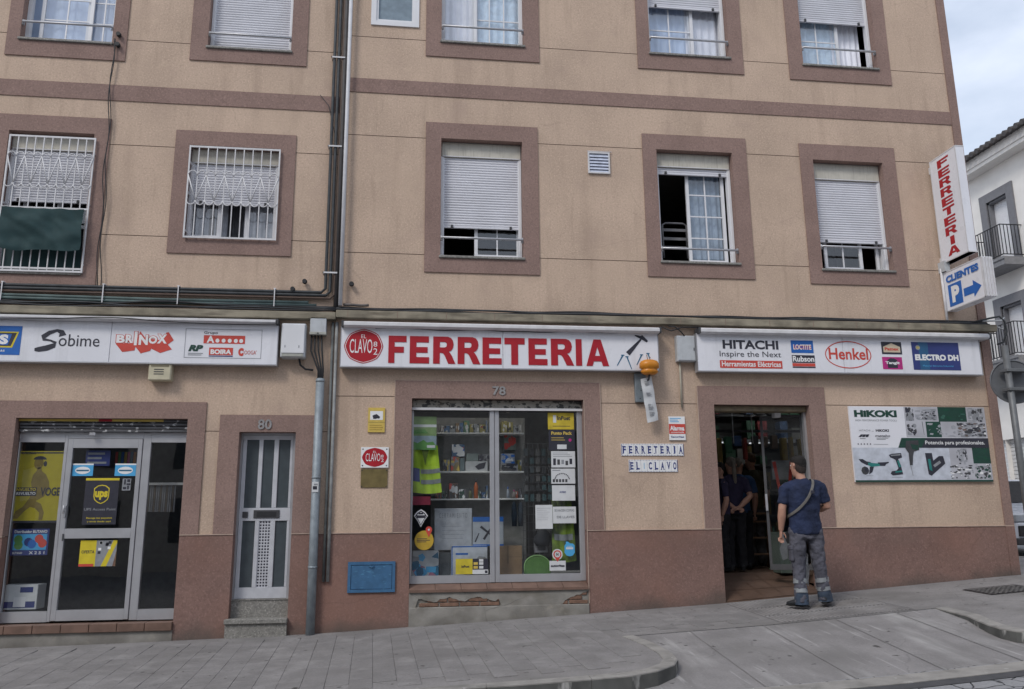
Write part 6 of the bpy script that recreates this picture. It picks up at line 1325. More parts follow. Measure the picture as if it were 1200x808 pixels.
# green round topped sheet
x0, z0, x1, z1 = 1.500, -0.666, 1.825, -0.428; k = [(x0, pz), (x1, pz)]+[((x0+x1)/2+(x1-x0)/2*cos(R(t)), z1-.13+.13*sin(R(t))) for t in range(0, 181, 15)]
g_ = thing('folding_stool', 'green round topped board with a pale green rim standing behind the right shop pane', 'board', ((x0+x1)/2, .2, pz))
m_ = MB(); m_.poly(k, .2, .22, m=mat('board_green', (.10, .22, .05), .6)); part('board', m_, GRN2, g_)
m_ = MB(); m_.tube([(p[0], .198, p[1]) for p in k[1:]+[k[0]]], .008, 6); part('rim', m_, mat('rim_green', (.25, .45, .16), .5), g_)
# shelf goods
def bottle(label, cx, z, h, r_, m, cm, Y=.5):
    t = thing('bottle', label, 'bottle', (cx, Y, z)); m_ = MB(); m_.loft([(cx, Y, z, r_, r_), (cx, Y, z+h*.6, r_, r_), (cx, Y, z+h*.75, r_*.5, r_*.5), (cx, Y, z+h*.8, r_*.4, r_*.4)], 12); part('body', m_, m, t)
    m_ = MB(); m_.loft([(cx, Y, z+h*.8, r_*.45, r_*.45), (cx, Y, z+h, r_*.35, r_*.35)], 10); part('cap', m_, cm, t); return t
z1s, z2s, z3s = zsh
def bx2(label, xa, xb, z, h, m, pm_=None, seed=1, Y=.48, d=.16): a, b_ = xa, xb; return carton(label, (a, z+.001, b_, z+h), Y, Y+d, m, pic(pm_, 9, seed) if pm_ else None)
sX = lambda p: 0.276+(p-500)*(1.394-0.276)/100
bx2('red and blue box leaning high on the middle shelf', sX(529), sX(544), z2s+.19, .16, mat('box_blue_red', (.05, .13, .24), .5), [REDL, BLUE, PAPER], 3)
bx2('dark box at the left end of the middle shelf', sX(519), sX(527), z2s, .15, mat('box_grey1', (.28, .30, .32), .5), [YELS, INK], 4)
bx2('colourful box with orange and red print on the middle shelf', sX(528), sX(538), z2s, .19, mat('box_ochre', (.25, .20, .10), .5), [REDL, YELS, GINK, GRN2], 5)
bx2('tall slate box beside the colourful one on the middle shelf', sX(538.5), sX(544), z2s, .17, mat('box_slate2', (.12, .16, .17), .5))
bx2('wide pale box with a dark wing shaped print on the middle shelf', sX(545), sX(571), z2s, .13, mat('box_pale', (.46, .47, .48), .5), None)
m_ = MB(); m_.poly([(sX(556), z2s+.06), (sX(561), z2s+.10), (sX(569), z2s+.12), (sX(567), z2s+.04), (sX(560), z2s+.02)], .477, .479, m=INK); solo('glove', m_, INK, 'dark glove shape against the wide pale box on the middle shelf', 'glove')
bx2('small grey box stacked on the wide pale box, left', sX(546), sX(560), z2s+.131, .10, mat('box_teal_grey', (.18, .22, .21), .5)); bx2('small grey box stacked on the wide pale box, right', sX(561), sX(573), z2s+.131, .09, mat('box_grey3', (.16, .16, .17), .5), [INK, GINK], 8)
bx2('white and blue box on the middle shelf just right of the mullion', sX(587), sX(603), z2s+.10, .13, mat('box_white_b', (.30, .33, .40), .5), [BLUE, PAPER], 9); bx2('white box with dark figures on the middle shelf right of the mullion', sX(587), sX(607), z2s, .099, mat('box_white_c', (.3, .3, .31), .5), [INK, DGREY], 10, )
bx2('pale box on the top shelf right of the mullion', sX(592), sX(606), z1s-.22, .20, mat('box_pale_green', (.2, .23, .2), .5), [REDL], 12, Y=.6, d=.1)
bx2('brown patterned box at the left of the lowest shelf', sX(526), sX(536), z3s, .2, mat('box_brown_d', (.14, .08, .06), .5), [REDL, DGREY, PAPER], 13); bx2('dark mixed box in the middle of the lowest shelf', sX(537), sX(546), z3s, .12, mat('box_dark_e', (.10, .10, .11), .5), [GRN, PAPER], 14)
bottle('orange bottle with a black cap on the lowest shelf', sX(557.5), z3s, .26, .028, mat('bottle_orange', (.42, .10, .02), .4), INK)
bottle('small olive bottle left of the orange one on the lowest shelf', sX(551), z3s, .13, .024, mat('bottle_olive', (.10, .11, .05), .4), INK)
bottle('small blue and white bottle on the lowest shelf right of the mullion', sX(595), z3s, .15, .02, mat('bottle_white', (.32, .36, .42), .4), BLUE); bottle('small pink capped bottle on the lowest shelf right of the mullion', sX(602), z3s, .11, .022, mat('bottle_cream', (.30, .26, .24), .4), MAG)
rn = random.Random(31)
gnm = ('pale grey', 'blue', 'orange red', 'mustard', 'black', 'green', 'white', 'brown'); ORD = ('first', 'second', 'third', 'fourth', 'fifth', 'sixth', 'seventh', 'eighth', 'ninth', 'tenth', 'eleventh', 'twelfth', 'thirteenth', 'fourteenth', 'fifteenth', 'sixteenth', 'seventeenth', 'eighteenth')
gcol = [mat('ware_%d' % i, c_, .5) for i, c_ in enumerate(((.30, .32, .34), (.08, .16, .30), (.34, .10, .06), (.34, .30, .10), (.10, .10, .11), (.10, .22, .14), (.40, .40, .40), (.25, .17, .10)))]
for (row, zz, spans) in (('top', z1s, ((516, 572), (588, 612))), ('middle', z2s, ((573.5, 574), (607.5, 613))), ('lowest', z3s, ((511, 525), (560, 573), (604, 613)))):
    k = 0
    for (a, c) in spans:
        p = a
        while p < c-2:
            w_ = rn.uniform(4, 8); w_ = min(w_, c-p); h_ = rn.uniform(.08, .17)
            gi = rn.randrange(8); carton('small %s package, %s small package from the left on the %s shelf' % (gnm[gi], ORD[k], row), (sX(p), zz+.001, sX(p+w_-.5), zz+h_), .60 if row != 'top' else .5, .7, gcol[gi], pic([rn.choice(gcol), PAPER, INK], 4, int(p*7), .3), name='package', cat='package')['group'] = 'small packages along the shop window shelves'
            p += w_; k += 1
# dark bags, wire rack, and second vest on the right
for (a, c, lb) in ((598, 604.5, 'left'), (605.5, 612, 'right')):
    xa, xb = sX(a), sX(c); za, zb = 0.243, -0.071; m_ = MB(); m_.loft([((xa+xb)/2, .43, zb, (xb-xa)*.42, .03), ((xa+xb)/2, .43, (za+zb)/2, (xb-xa)*.5, .04), ((xa+xb)/2, .43, za-.05, (xb-xa)*.4, .03), ((xa+xb)/2, .43, za, .01, .01)], 12); solo('tool_pouch', m_, mat('pouch_navy', (.02, .035, .055), .7, var=.3, scale=20), 'dark tool pouch hanging under the lowest shelf, %s of the pair' % lb, 'pouch')
rk = thing('wire_rack', 'dark wire rack hung with small packets behind the right shop pane', 'rack', ((1.765, -0.542)[0], .6, pz))
x0, z0, x1, z1 = 1.550, -0.543, 2.111, 1.011
m_ = MB()
for i in range(9): xx = x0+(x1-x0)*i/8; m_.box(xx-.003, .6, z0, xx+.003, .606, z1)
for j in range(16): zz = z0+(z1-z0)*j/15; m_.box(x0, .594, zz-.003, x1, .6, zz+.003)
part('wire_grid', m_, mat('wire_grey', (.16, .16, .17), .5), rk)
rn = random.Random(2)
for i in range(7):
    for j in range(6):
        xx = x0+(x1-x0)*(i+.5)/7; zz = z1-(j+.6)*.12; h_ = rn.uniform(.06, .095); m_ = MB(); m_.box(xx-.026, .575, zz-h_, xx+.026, .59, zz); part('packet', m_, rn.choice((mat('packet_slate', (.06, .08, .09), .5), mat('packet_grey', (.12, .12, .12), .5), mat('packet_dark', (.03, .035, .04), .5), mat('packet_teal', (.04, .09, .10), .5))), rk)
x0, z0, x1, z1 = 1.858, -0.498, 2.168, 0.256
vt = thing('safety_vest', 'second yellow high visibility vest, partly hidden by sheets at the right of the shop window', 'safety vest', ((x0+x1)/2, .25, z0))
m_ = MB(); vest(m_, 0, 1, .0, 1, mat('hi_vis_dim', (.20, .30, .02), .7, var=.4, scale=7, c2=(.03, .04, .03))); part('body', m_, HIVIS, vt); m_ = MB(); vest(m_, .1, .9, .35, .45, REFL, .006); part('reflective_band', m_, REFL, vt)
x0, z0, x1, z1 = 1.622, -0.423, 1.876, -0.084
m_ = MB(); m_.loft([((x0+x1)/2, .33, z0+.1, .07, .05), ((x0+x1)/2, .33, (z0+z1)/2, .12, .06), ((x0+x1)/2+.02, .33, z1-.08, .09, .05), ((x0+x1)/2, .33, z1, .03, .02)], 12); solo('tool_bag', m_, mat('bag_black', (.015, .018, .025), .7), 'black bag hanging just under the plain white sheet', 'bag')
r = (1.663, -0.404, 1.829, -0.234); carton('grey framed box below the black bag', r, .36, .46, mat('box_frame_grey', (.22, .22, .24), .5), lambda mb, x0, z0, x1, z1, y: mb.box(x0+.03, y, z0+.03, x1-.03, y+.0005, z1-.03, mat('box_frame_dark', (.08, .08, .09), .5)))

# ================================================================ open door of 78: room, leaf, ladder, lamps
x0, z0, x1, z1 = OO
zfl = -.74
m_ = MB(); k = 10
for i in range(k):
    xa = x0+(x1-x0)*i/k; xb = x0+(x1-x0)*(i+1)/k; m_.add([(xa, -.0, bs(xa)+.012), (xb, 0, bs(xb)+.012), (xb, 1.0, zfl), (xa, 1.0, zfl), (xa, 0, -1.4), (xb, 0, -1.4)], [(0, 1, 2, 3), (4, 5, 1, 0)])
part('entrance_ramp', m_, FLOOR, b78)
nt_ = 0
for i in range(5):
    for j in range(3):
        u0, u1 = i/5+.004, (i+1)/5-.004; v0, v1 = j/3+.006, (j+1)/3-.006
        def q(u, v_): xx = x0+(x1-x0)*u; za = bs(xx)+.012; return (xx, v_, za+(zfl-za)*v_+.006)
        m_ = MB(); m_.add([q(u0, v0), q(u1, v0), q(u1, v1), q(u0, v1)], [(0, 1, 2, 3)]); part('floor_tile', m_, FLOOR, b78)
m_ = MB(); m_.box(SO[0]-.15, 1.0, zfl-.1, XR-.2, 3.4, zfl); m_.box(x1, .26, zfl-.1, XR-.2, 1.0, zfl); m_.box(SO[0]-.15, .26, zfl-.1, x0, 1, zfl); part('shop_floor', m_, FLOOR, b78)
ztl = 1.393
m_ = MB(); m_.box(x0+.002, .06, ztl, x1-.002, .25, z1-.003, b=.01); part('shutter_housing', m_, mat('housing_ochre', (.24, .19, .12), .6, var=.2, scale=7, stain=[(9, None, .5, .7, (.1, .08, .06), .8)]), b78)
m_ = MB(); m_.box(x1-.032, .10, -1.0, x1-.002, .16, ztl); part('door_jamb', m_, ALU, b78); m_ = MB(); m_.box(x0+.002, .10, -1.05, x0+.03, .16, ztl); part('door_jamb', m_, ALU, b78)
# open glass leaf: hinged, swung inwards
hxx = 5.195
lf = thing('glass_door_leaf', 'tall aluminium framed glass door leaf standing open inside the doorway', 'door', (4.985, .5, zfl))
pa, pb = (4.840, .45), (5.337, .22)
d = Vector((pb[0]-pa[0], pb[1]-pa[1])); ln = d.length; d.normalize(); n_ = Vector((-d.y, d.x))
def slab(m_, u0, u1, za, zb, t0=-.02, t1=.02, m=None):
    c4 = [(pa[0]+d.x*u+n_.x*t, pa[1]+d.y*u+n_.y*t) for u in (u0, u1) for t in (t0, t1)]
    m_.add([(c4[i][0], c4[i][1], z) for i in range(4) for z in (za, zb)], [(0, 4, 5, 1), (2, 3, 7, 6), (0, 1, 3, 2), (4, 6, 7, 5), (1, 5, 7, 3), (0, 2, 6, 4)], m)
zlb = -0.669
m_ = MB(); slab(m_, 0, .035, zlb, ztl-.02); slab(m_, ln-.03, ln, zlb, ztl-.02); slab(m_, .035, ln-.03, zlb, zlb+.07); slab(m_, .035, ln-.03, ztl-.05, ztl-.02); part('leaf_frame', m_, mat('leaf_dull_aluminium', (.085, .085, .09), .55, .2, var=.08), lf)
m_ = MB(); slab(m_, .035, ln-.03, zlb+.07, ztl-.05, 0, .001); part('pane', m_, GLSD, lf)
m_ = MB(); slab(m_, -.0, .03, .1, .32, -.05, -.025); part('handle', m_, STEEL, lf)
m_ = MB(); xx = 4.988; m_.box(xx-.04, .2, ztl-.06, xx+.05, .3, ztl+.01, b=.01); solo('door_closer', m_, PVCD, 'small white door closer at the top of the open glass leaf', 'door closer')
for (a, lb) in ((858, 'left'), (882, 'right')): 
    m_ = MB(); xx = 4.821+(a-870)*.012; m_.box(xx-.004, 1.0, 1.055, xx+.004, 1.008, ztl+.5); solo('hanging_rod', m_, LGREY, 'thin pale rod hanging from the shop ceiling, %s of two' % lb, 'rod')
def tube_lamp(label, r, Y, tilt=0, lm=None):
    x0, z0, x1, z1 = r; t = thing('ceiling_lamp', label, 'lamp', ((x0+x1)/2, Y, z0)); m_ = MB(); m_.box(x0-.05, Y-.04, z1, x1+.05, Y+.04, z1+.05); part('body', m_, LGREY, t); m_ = MB(); m_.tube([(x0, Y, z1-.012), (x1, Y, z1-.012+tilt)], .010); part('tube', m_, lm or LAMPM, t)
tube_lamp('dim fluorescent lamp hanging in the dark shop behind the open door', (5.512, 1.117, 6.240, 1.200), 2.4, .03); tube_lamp('dim fluorescent lamp at the left edge of the dark doorway', (4.917, 1.125, 5.072, 1.193), 2.2)
for k, (lx_, ly_) in enumerate(((3.4, 1.6), (6.2, 1.4), (6.3, 2.6))):  # out of sight, added to brighten the people and goods inside
    tube_lamp(('unseen fill lamp added on the ceiling behind the wall left of the doorway', 'unseen fill lamp added on the ceiling behind the wall right of the doorway', 'rear unseen fill lamp added on the ceiling right of the doorway')[k], (lx_-.6, 2.04, lx_+.6, 2.10), ly_, 0, LAMPFILL)
rn = random.Random(21); hs_ = thing('hanging_stock', 'dim tools and packets hanging in rows from the ceiling rail of the dark shop', 'hanging goods', (5.1, 1.8, 1.0))
m_ = MB(); m_.box(3.9, 1.78, 1.3, 6.4, 1.82, 1.34); part('rail', m_, IRON, hs_)
gs_ = [mat('stock_%d' % i, c_, .5) for i, c_ in enumerate(((.24, .04, .03), (.05, .10, .22), (.24, .24, .23), (.04, .04, .045), (.22, .16, .04), (.04, .14, .08), (.14, .10, .07)))]
for k in range(17):
    a = 3.95+k*.15; L_h = rn.uniform(.18, .5); m_ = MB(); m_.box(a, 1.76, 1.3-L_h, a+rn.uniform(.05, .12), 1.84, 1.3-rn.uniform(.03, .1), b=.01); part('packet', m_, rn.choice(gs_), hs_)
# wooden step ladder and shelves in the room
lx = 5.396; ld = thing('step_ladder', 'pale wooden step ladder standing in the dark shop', 'ladder', (lx, 2.0, zfl))
for s_ in (-1, 1):
    m_ = MB(); m_.tube([(lx+s_*.22, 1.85, zfl), (lx+s_*.14, 1.95, zfl+.8)], .018, 6); part('rail', m_, WOOD, ld); m_ = MB(); m_.tube([(lx+s_*.22, 2.25, zfl), (lx+s_*.14, 1.98, zfl+.8)], .014, 6); part('rear_leg', m_, WOOD, ld)
for j in range(3): m_ = MB(); zz = zfl+.2+j*.24; m_.box(lx-.2+j*.02, 1.84+j*.03, zz, lx+.2-j*.02, 1.94+j*.03, zz+.025); part('step', m_, WOOD, ld)
m_ = MB(); m_.box(lx-.17, 1.88, zfl+.8, lx+.17, 2.05, zfl+.83); part('top_step', m_, WOOD, ld)
rn = random.Random(8)
sr = thing('shelf_rack', 'shelving full of dim goods at the back of the shop behind the open door', 'shelving', (6.0, 3.2, zfl))
for j in range(6): m_ = MB(); m_.box(4.3, 3.05, zfl+.35+j*.42, 7.6, 3.35, zfl+.38+j*.42); part('shelf', m_, mat('rack_grey', (.12, .12, .12), .6), sr)
cs = [mat('goods_%d' % i, c, .5) for i, c in enumerate(((.22, .03, .03), (.06, .10, .18), (.22, .22, .2), (.05, .05, .05), (.16, .12, .04), (.05, .12, .07)))]
for j in range(6):
    for i in range(16):
        if rn.random() < .85: a = 4.35+i*.2; m_ = MB(); m_.box(a, 3.0, zfl+.381+j*.42, a+rn.uniform(.1, .18), 3.2, zfl+.38+j*.42+rn.uniform(.12, .34)); part('packet', m_, rn.choice(cs), sr)
# red and white item beyond the leaf
(ax, az) = (5.337, 0.587)
t = thing('tool_display', 'white display card with two red straps seen through the open glass leaf', 'display', (ax, .9, az-.4)); m_ = MB(); m_.box(ax-.16, .9, az-.05, ax+.16, .93, az+.22); part('card', m_, mat('display_grey', (.26, .27, .27), .5), t)
for (p, q) in (((-.13, .2), (-.05, -.38)), ((.13, .2), (.04, -.38))): m_ = MB(); bar2(m_, (ax+p[0], az+p[1]), (ax+q[0], az+q[1]), .05, .04, REDL, .89); m2 = m_; part('strap', m2, REDL, t)
r = (5.178, -0.696, 5.390, 0.086); carton('grey green crate standing behind the foot of the open glass leaf', (r[0]-.05, zfl, r[2], zfl+.55), .75, 1.0, mat('crate_green', (.10, .13, .11), .6), pic([GINK, DGREY], 6, 3))

# ================================================================ people
def limb(m_, pts, rr, n=12): m_.tube([Vector(p) for p in pts], rr, n, smooth=True)
def smooth_mods(o, vox, it=6, wr=0, ws=.1):
    r_ = o.modifiers.new('remesh', 'REMESH'); r_.mode = 'VOXEL'; r_.voxel_size = vox; r_.use_smooth_shade = True
    s_ = o.modifiers.new('smooth', 'SMOOTH'); s_.factor = .6; s_.iterations = it
    if wr:
        tx = bpy.data.textures.get('wrinkle%g' % ws) or bpy.data.textures.new('wrinkle%g' % ws, 'CLOUDS'); tx.noise_scale = ws; tx.noise_depth = 2
        dsp = o.modifiers.new('wrinkle', 'DISPLACE'); dsp.texture = tx; dsp.strength = wr; dsp.mid_level = .5; dsp.texture_coords = 'GLOBAL'
def hand(m_, w, d, side, s=1.0, curl=.5):
    """palm, four unequal fingers and a thumb; w wrist, d direction of the hand"""
    w = Vector(w); d = Vector(d).normalized(); fr = Vector((0, -1, 0)) if abs(d.y) < .8 else Vector((0, 0, 1)); lat = d.cross(fr).normalized()*side; nrm = lat.cross(d).normalized()
    m_.tube([w, w+d*.04*s, w+d*.09*s], [(.026*s, .017*s), (.036*s, .016*s), (.038*s, .013*s)], 10)
    for k, (off, ln_) in enumerate(((-.029, .062), (-.010, .072), (.010, .067), (.028, .052))):
        b_ = w+d*.085*s+lat*off*s; c1 = b_+d*ln_*.5*s+nrm*.006*curl*s; c2 = c1+d*ln_*.32*s*(1-.3*curl)+nrm*.022*curl*s; c3 = c2+d*ln_*.2*s*(1-.8*curl)+nrm*.02*curl*s
        m_.tube([b_, c1, c2, c3], [.0095*s, .009*s, .008*s, .006*s], 7)
    t0 = w+d*.025*s-lat*.028*s; t1 = t0+d*.035*s-lat*.022*s+nrm*.01*s; t2 = t1+d*.03*s-lat*.004*s+nrm*.012*s
    m_.tube([t0, t1, t2], [.012*s, .0105*s, .007*s], 7)
def person(label, loc, rz, s, J, mats, hairf, cat='person', cap=True, hem=.88):
    """standing figure facing +Y in its own space, feet at z 0; s scales the 1.78 m figure"""
    skin, hair, top, legs, shoe = mats; t = thing('person', label, cat, loc); ORI[t] = (0, 0, 0); t.rotation_euler = (0, 0, rz); t.scale = (s, s, s)
    sh = J['sh']; hip = J['hip']; hx_, hy_, hz_ = J['head']; 
    m_ = MB()                      # body: head, neck, arms, hands, torso core, legs in one surface
    yaw = J.get('yaw', 0); cy, sy = cos(yaw), sin(yaw); F_ = lambda x, y: (hx_+x*cy-y*sy, hy_+x*sy+y*cy)
    hv = [(-.125, .048, .052, .02), (-.105, .060, .068, .014), (-.06, .072, .085, .006), (0, .077, .095, 0), (.05, .078, .099, -.004), (.09, .068, .087, -.006), (.115, .045, .06, -.006), (.124, .02, .03, -.006)]
    vs = []; n = 18
    for (dz, rx, ry, fo) in hv:
        for j in range(n): a = 2*pi*j/n; q = F_(rx*cos(a), ry*sin(a)+fo); vs.append((q[0], q[1], hz_+dz))
    k = len(hv); m_.add(vs, [(i*n+j, i*n+(j+1) % n, (i+1)*n+(j+1) % n, (i+1)*n+j) for i in range(k-1) for j in range(n)]+[tuple(range(n))[::-1], tuple((k-1)*n+j for j in range(n))])
    for sx in (-1, 1):
        q = F_(sx*.077, -.005); e1 = F_(sx*.092, -.018); m_.tube([(q[0], q[1], hz_-.03), (e1[0], e1[1], hz_+.005), (q[0], q[1], hz_+.028)], [.008, .013, .009], 7)
    q0, q1, q2 = F_(0, .085), F_(0, .118), F_(0, .092); m_.tube([(q0[0], q0[1], hz_+.03), (q1[0], q1[1], hz_-.022), (q2[0], q2[1], hz_-.032)], [.009, .015, .013], 8)
    q0, q1 = F_(-.022, .088), F_(.022, .088); m_.tube([(q0[0], q0[1], hz_-.065), (q1[0], q1[1], hz_-.065)], .008, 6)
    neck = (0, -.01, sh[1]+.02); limb(m_, [(0, -.015, sh[1]-.05), neck, (hx_*.8, hy_-.01, hz_-.09)], [.075, .058, .056], 14)
    m_.loft([(0, 0, hip-.02, .14, .1), (0, 0, hip+.2, .13, .09), (0, 0, sh[1]-.15, .15, .095), (0, 0, sh[1]-.02, .12, .07), (0, 0, sh[1]+.02, .06, .05)], 16)
    for sd_, A in ((-1, J['la']), (1, J['ra'])):
        S_, E_, W_, Hd = A; limb(m_, [S_, tuple(Vector(S_).lerp(Vector(E_), .5)), E_, tuple(Vector(E_).lerp(Vector(W_), .35)), W_], [.038, .050, .046, .049, .030], 12); m_.ball(E_, .040, 8)
        hand(m_, W_, Hd, -sd_, 1.0, J.get('curl', .5))
    for Lg in (J['ll'], J['rl']): limb(m_, [(Lg[0][0], Lg[0][1], Lg[0][2]), Lg[1], Lg[2]], [.08, .05, .035], 10)
    o = part('body', m_, skin, t); smooth_mods(o, .0065, 5)
    # eyes and brows
    for sx in (-1, 1):
        q = F_(sx*.031, .083); m_ = MB(); m_.ball((q[0], q[1], hz_+.012), (.013, .008, .009), 8, PVC); q = F_(sx*.031, .091); m_.ball((q[0], q[1], hz_+.012), (.006, .004, .006), 6, INK); part('eye', m_, PVC, t)
    # top
    m_ = MB(); dpt = J.get('depth', 1)
    w_ = J.get('build', 1)
    m_.loft([(0, .0, hem, .172*w_, .120*dpt), (0, 0, hem+.06, .172*w_, .122*dpt), (0, 0, hem+.22, .165*w_, .118*dpt), (0, .0, sh[1]-.26, .174*w_, .122*dpt), (0, -.005, sh[1]-.16, .184*w_, .125*dpt), (0, -.008, sh[1]-.08, .172*w_, .110*dpt), (0, -.01, sh[1]-.025, .135*w_, .088*dpt), (0, -.01, sh[1]+.01, .095*w_, .075*dpt), (0, -.01, sh[1]+.045, .068, .06)], 20)
    for A in (J['la'], J['ra']):
        S_, E_ = Vector(A[0]), Vector(A[1]); q = J.get('sleeve', .80); inn = Vector((S_.x*.45, S_.y, S_.z+.02)); S2 = Vector((S_.x*.88, S_.y, S_.z-.025)); m_.tube([inn, S2, S_.lerp(E_, .14), S_.lerp(E_, q*.5), S_.lerp(E_, q), S_.lerp(E_, q+.02)], [.052, .066, .064, .061, .064, .050], 14)
    o = part('tshirt', m_, top, t); smooth_mods(o, .011, 8, .03, .09)
    # trousers
    m_ = MB(); m_.loft([(0, 0, hip-.13, .165*w_, .112), (0, 0, hip-.02, .17*w_, .118), (0, 0, hip+.07, .158*w_, .11), (0, 0, hip+.1, .152*w_, .105)], 18)
    for Lg in (J['ll'], J['rl']):
        a, b_, c = (Vector(p) for p in Lg); lw = J.get('legw', 1); m_.tube([a+Vector((0, 0, .06)), a, a.lerp(b_, .5), b_, b_.lerp(c, .4), b_.lerp(c, .8), c+Vector((0, 0, -.02))], [.088*lw, .092*lw, .082*lw, .071*lw, .067*lw, .066*lw, .072*lw], 14)
    o = part('trousers', m_, legs, t); smooth_mods(o, .012, 5, .034, .075)
    for Lg, ft in ((J['ll'], J['lf']), (J['rl'], J['rf'])):
        c = Vector(Lg[2]); dd = Vector((sin(ft), cos(ft), 0)); zb = c.z-.06
        base_ = Vector((c.x, c.y, zb)); m_ = MB()
        m_.tube([base_-dd*.075+Vector((0, 0, .045)), base_-dd*.03+Vector((0, 0, .055)), base_+dd*.06+Vector((0, 0, .045)), base_+dd*.14+Vector((0, 0, .032)), base_+dd*.195+Vector((0, 0, .026))], [(.034, .036), (.042, .052), (.047, .042), (.048, .030), (.028, .018)], 12)
        m_.tube([base_+Vector((0, 0, .05)), base_+Vector((0, 0, .12))], [.045, .048], 12)
        o = part('shoe', m_, shoe, t); smooth_mods(o, .009, 4)
        m_ = MB(); m_.tube([base_-dd*.08+Vector((0, 0, .008)), base_-dd*.04+Vector((0, 0, .008)), base_+dd*.08+Vector((0, 0, .008)), base_+dd*.16+Vector((0, 0, .008)), base_+dd*.2+Vector((0, 0, .01))], [(.03, .012), (.044, .012), (.050, .012), (.048, .012), (.025, .01)], 12); part('sole', m_, SOLE, o)
    hairf(t, F_, hz_, hair); return t
def short_hair(t, F_, hz_, hair):
    m_ = MB(); rings = []
    vs = []; n = 20; rows_ = [(-.035, -.060, .042, .036), (-.008, -.047, .064, .056), (.012, -.036, .070, .066), (.03, -.024, .079, .082), (.048, -.006, .0835, .099), (.085, -.006, .075, .094), (.115, -.008, .053, .068), (.129, -.008, .026, .033)]
    for (dz, fo, rx, ry) in rows_:
        for j in range(n): a = 2*pi*j/n; q = F_(rx*cos(a), ry*sin(a)+fo); vs.append((q[0], q[1], hz_+dz))
    k = len(rows_); m_.add(vs, [(i*n+j, i*n+(j+1) % n, (i+1)*n+(j+1) % n, (i+1)*n+j) for i in range(k-1) for j in range(n)]+[tuple(range(n))[::-1], tuple((k-1)*n+j for j in range(n))], smooth=True)
    o = part('hair', m_, hair, t); smooth_mods(o, .008, 3, .006, .02)
def faded_hair(t, F_, hz_, hair):
    short_hair(t, F_, hz_, hair); m_ = MB(); vs = []; n = 20; rw = [(-.085, -.045, .045, .038), (-.06, -.028, .066, .066), (-.03, -.016, .0745, .084), (0, -.010, .0785, .092), (.03, -.008, .080, .096)]
    for (dz, fo, rx, ry) in rw:
        for j in range(n): a = 2*pi*j/n; q = F_(rx*cos(a), min(.0, ry*sin(a))+fo if sin(a) > 0 else ry*sin(a)+fo); vs.append((q[0], q[1], hz_+dz))
    k = len(rw); m_.add(vs, [(i*n+j, i*n+(j+1) % n, (i+1)*n+(j+1) % n, (i+1)*n+j) for i in range(k-1) for j in range(n)], smooth=True); part('shaved_hair', m_, mat('shaved_hair', (.042, .030, .026), .8, var=.25, scale=60), t)
def pony_hair(t, F_, hz_, hair):
    short_hair(t, F_, hz_, hair); m_ = MB(); q = F_(0, -.10); q2 = F_(.0, -.13); q3 = F_(0, -.14)
    m_.tube([(q[0], q[1], hz_+.05), (q2[0], q2[1], hz_+.02), (q3[0], q3[1], hz_-.12), (q3[0]+.01, q3[1]+.02, hz_-.30), (q3[0]+.02, q3[1]+.03, hz_-.42)], [.03, .034, .036, .026, .01], 10); o = part('ponytail', m_, hair, t); smooth_mods(o, .008, 3, .006, .02)

mx_, my_ = 4.66, -.98
Jm = dict(sh=(.2, 1.455), hip=.93, head=(-.015, .02, 1.645), yaw=R(28), build=1.12, depth=1.08, legw=1.1,
          la=((-.205, -.01, 1.42), (-.265, -.04, 1.145), (-.285, .0, .90), (-.06, .12, -1)),
          ra=((.215, -.01, 1.43), (.285, .02, 1.17), (.17, .24, 1.12), (-1, .5, .1)),
          ll=((-.095, 0, .86), (-.105, .02, .49), (-.115, -.02, .10)), rl=((.105, 0, .86), (.14, .03, .49), (.175, .03, .13)), lf=R(-38), rf=R(30), curl=.6)
man = person('man in navy t-shirt and grey work trousers, back turned, standing before the open door', (mx_, my_, gz(4.55, -1.0)-.035+.03), R(-8), .995, Jm, (SKIN, HAIR, SHIRT, TROU, SHOE), faded_hair, hem=.85)
# reflective bands, dark cuffs and cargo pocket
for Lg in (Jm['ll'], Jm['rl']):
    b_, c = Vector(Lg[1]), Vector(Lg[2])
    for u0, u1, mm in ((.36, .50, REFL), (.64, .76, REFL)):
        m_ = MB(); m_.tube([b_.lerp(c, u0), b_.lerp(c, (u0+u1)/2), b_.lerp(c, u1)], [.077, .076, .077], 18, cap=False); o = part('reflective_band', m_, mm, man); dsp = o.modifiers.new('w', 'DISPLACE'); dsp.texture = bpy.data.textures['wrinkle0.075']; dsp.strength = .02; dsp.texture_coords = 'GLOBAL'
    m_ = MB(); m_.tube([b_.lerp(c, .78), b_.lerp(c, .9), c+Vector((0, 0, -.01)), c+Vector((0, 0, -.035))], [.073, .080, .076, .082], 16, cap=False); o = part('trouser_cuff', m_, TROUB, man); sb_ = o.modifiers.new('s', 'SUBSURF'); sb_.levels = sb_.render_levels = 2; dsp = o.modifiers.new('w', 'DISPLACE'); dsp.texture = bpy.data.textures['wrinkle0.075']; dsp.strength = .03; dsp.texture_coords = 'GLOBAL'
a, b_ = Vector(Jm['ll'][0]), Vector(Jm['ll'][1]); m_ = MB(); q = a.lerp(b_, .62); m_.box(q.x-.100, q.y-.06, q.z-.085, q.x-.062, q.y+.06, q.z+.085, TROU, b=.012); m_.box(q.x-.105, q.y-.065, q.z+.04, q.x-.062, q.y+.065, q.z+.095, TROU, b=.012); part('cargo_pocket', m_, TROU, man)
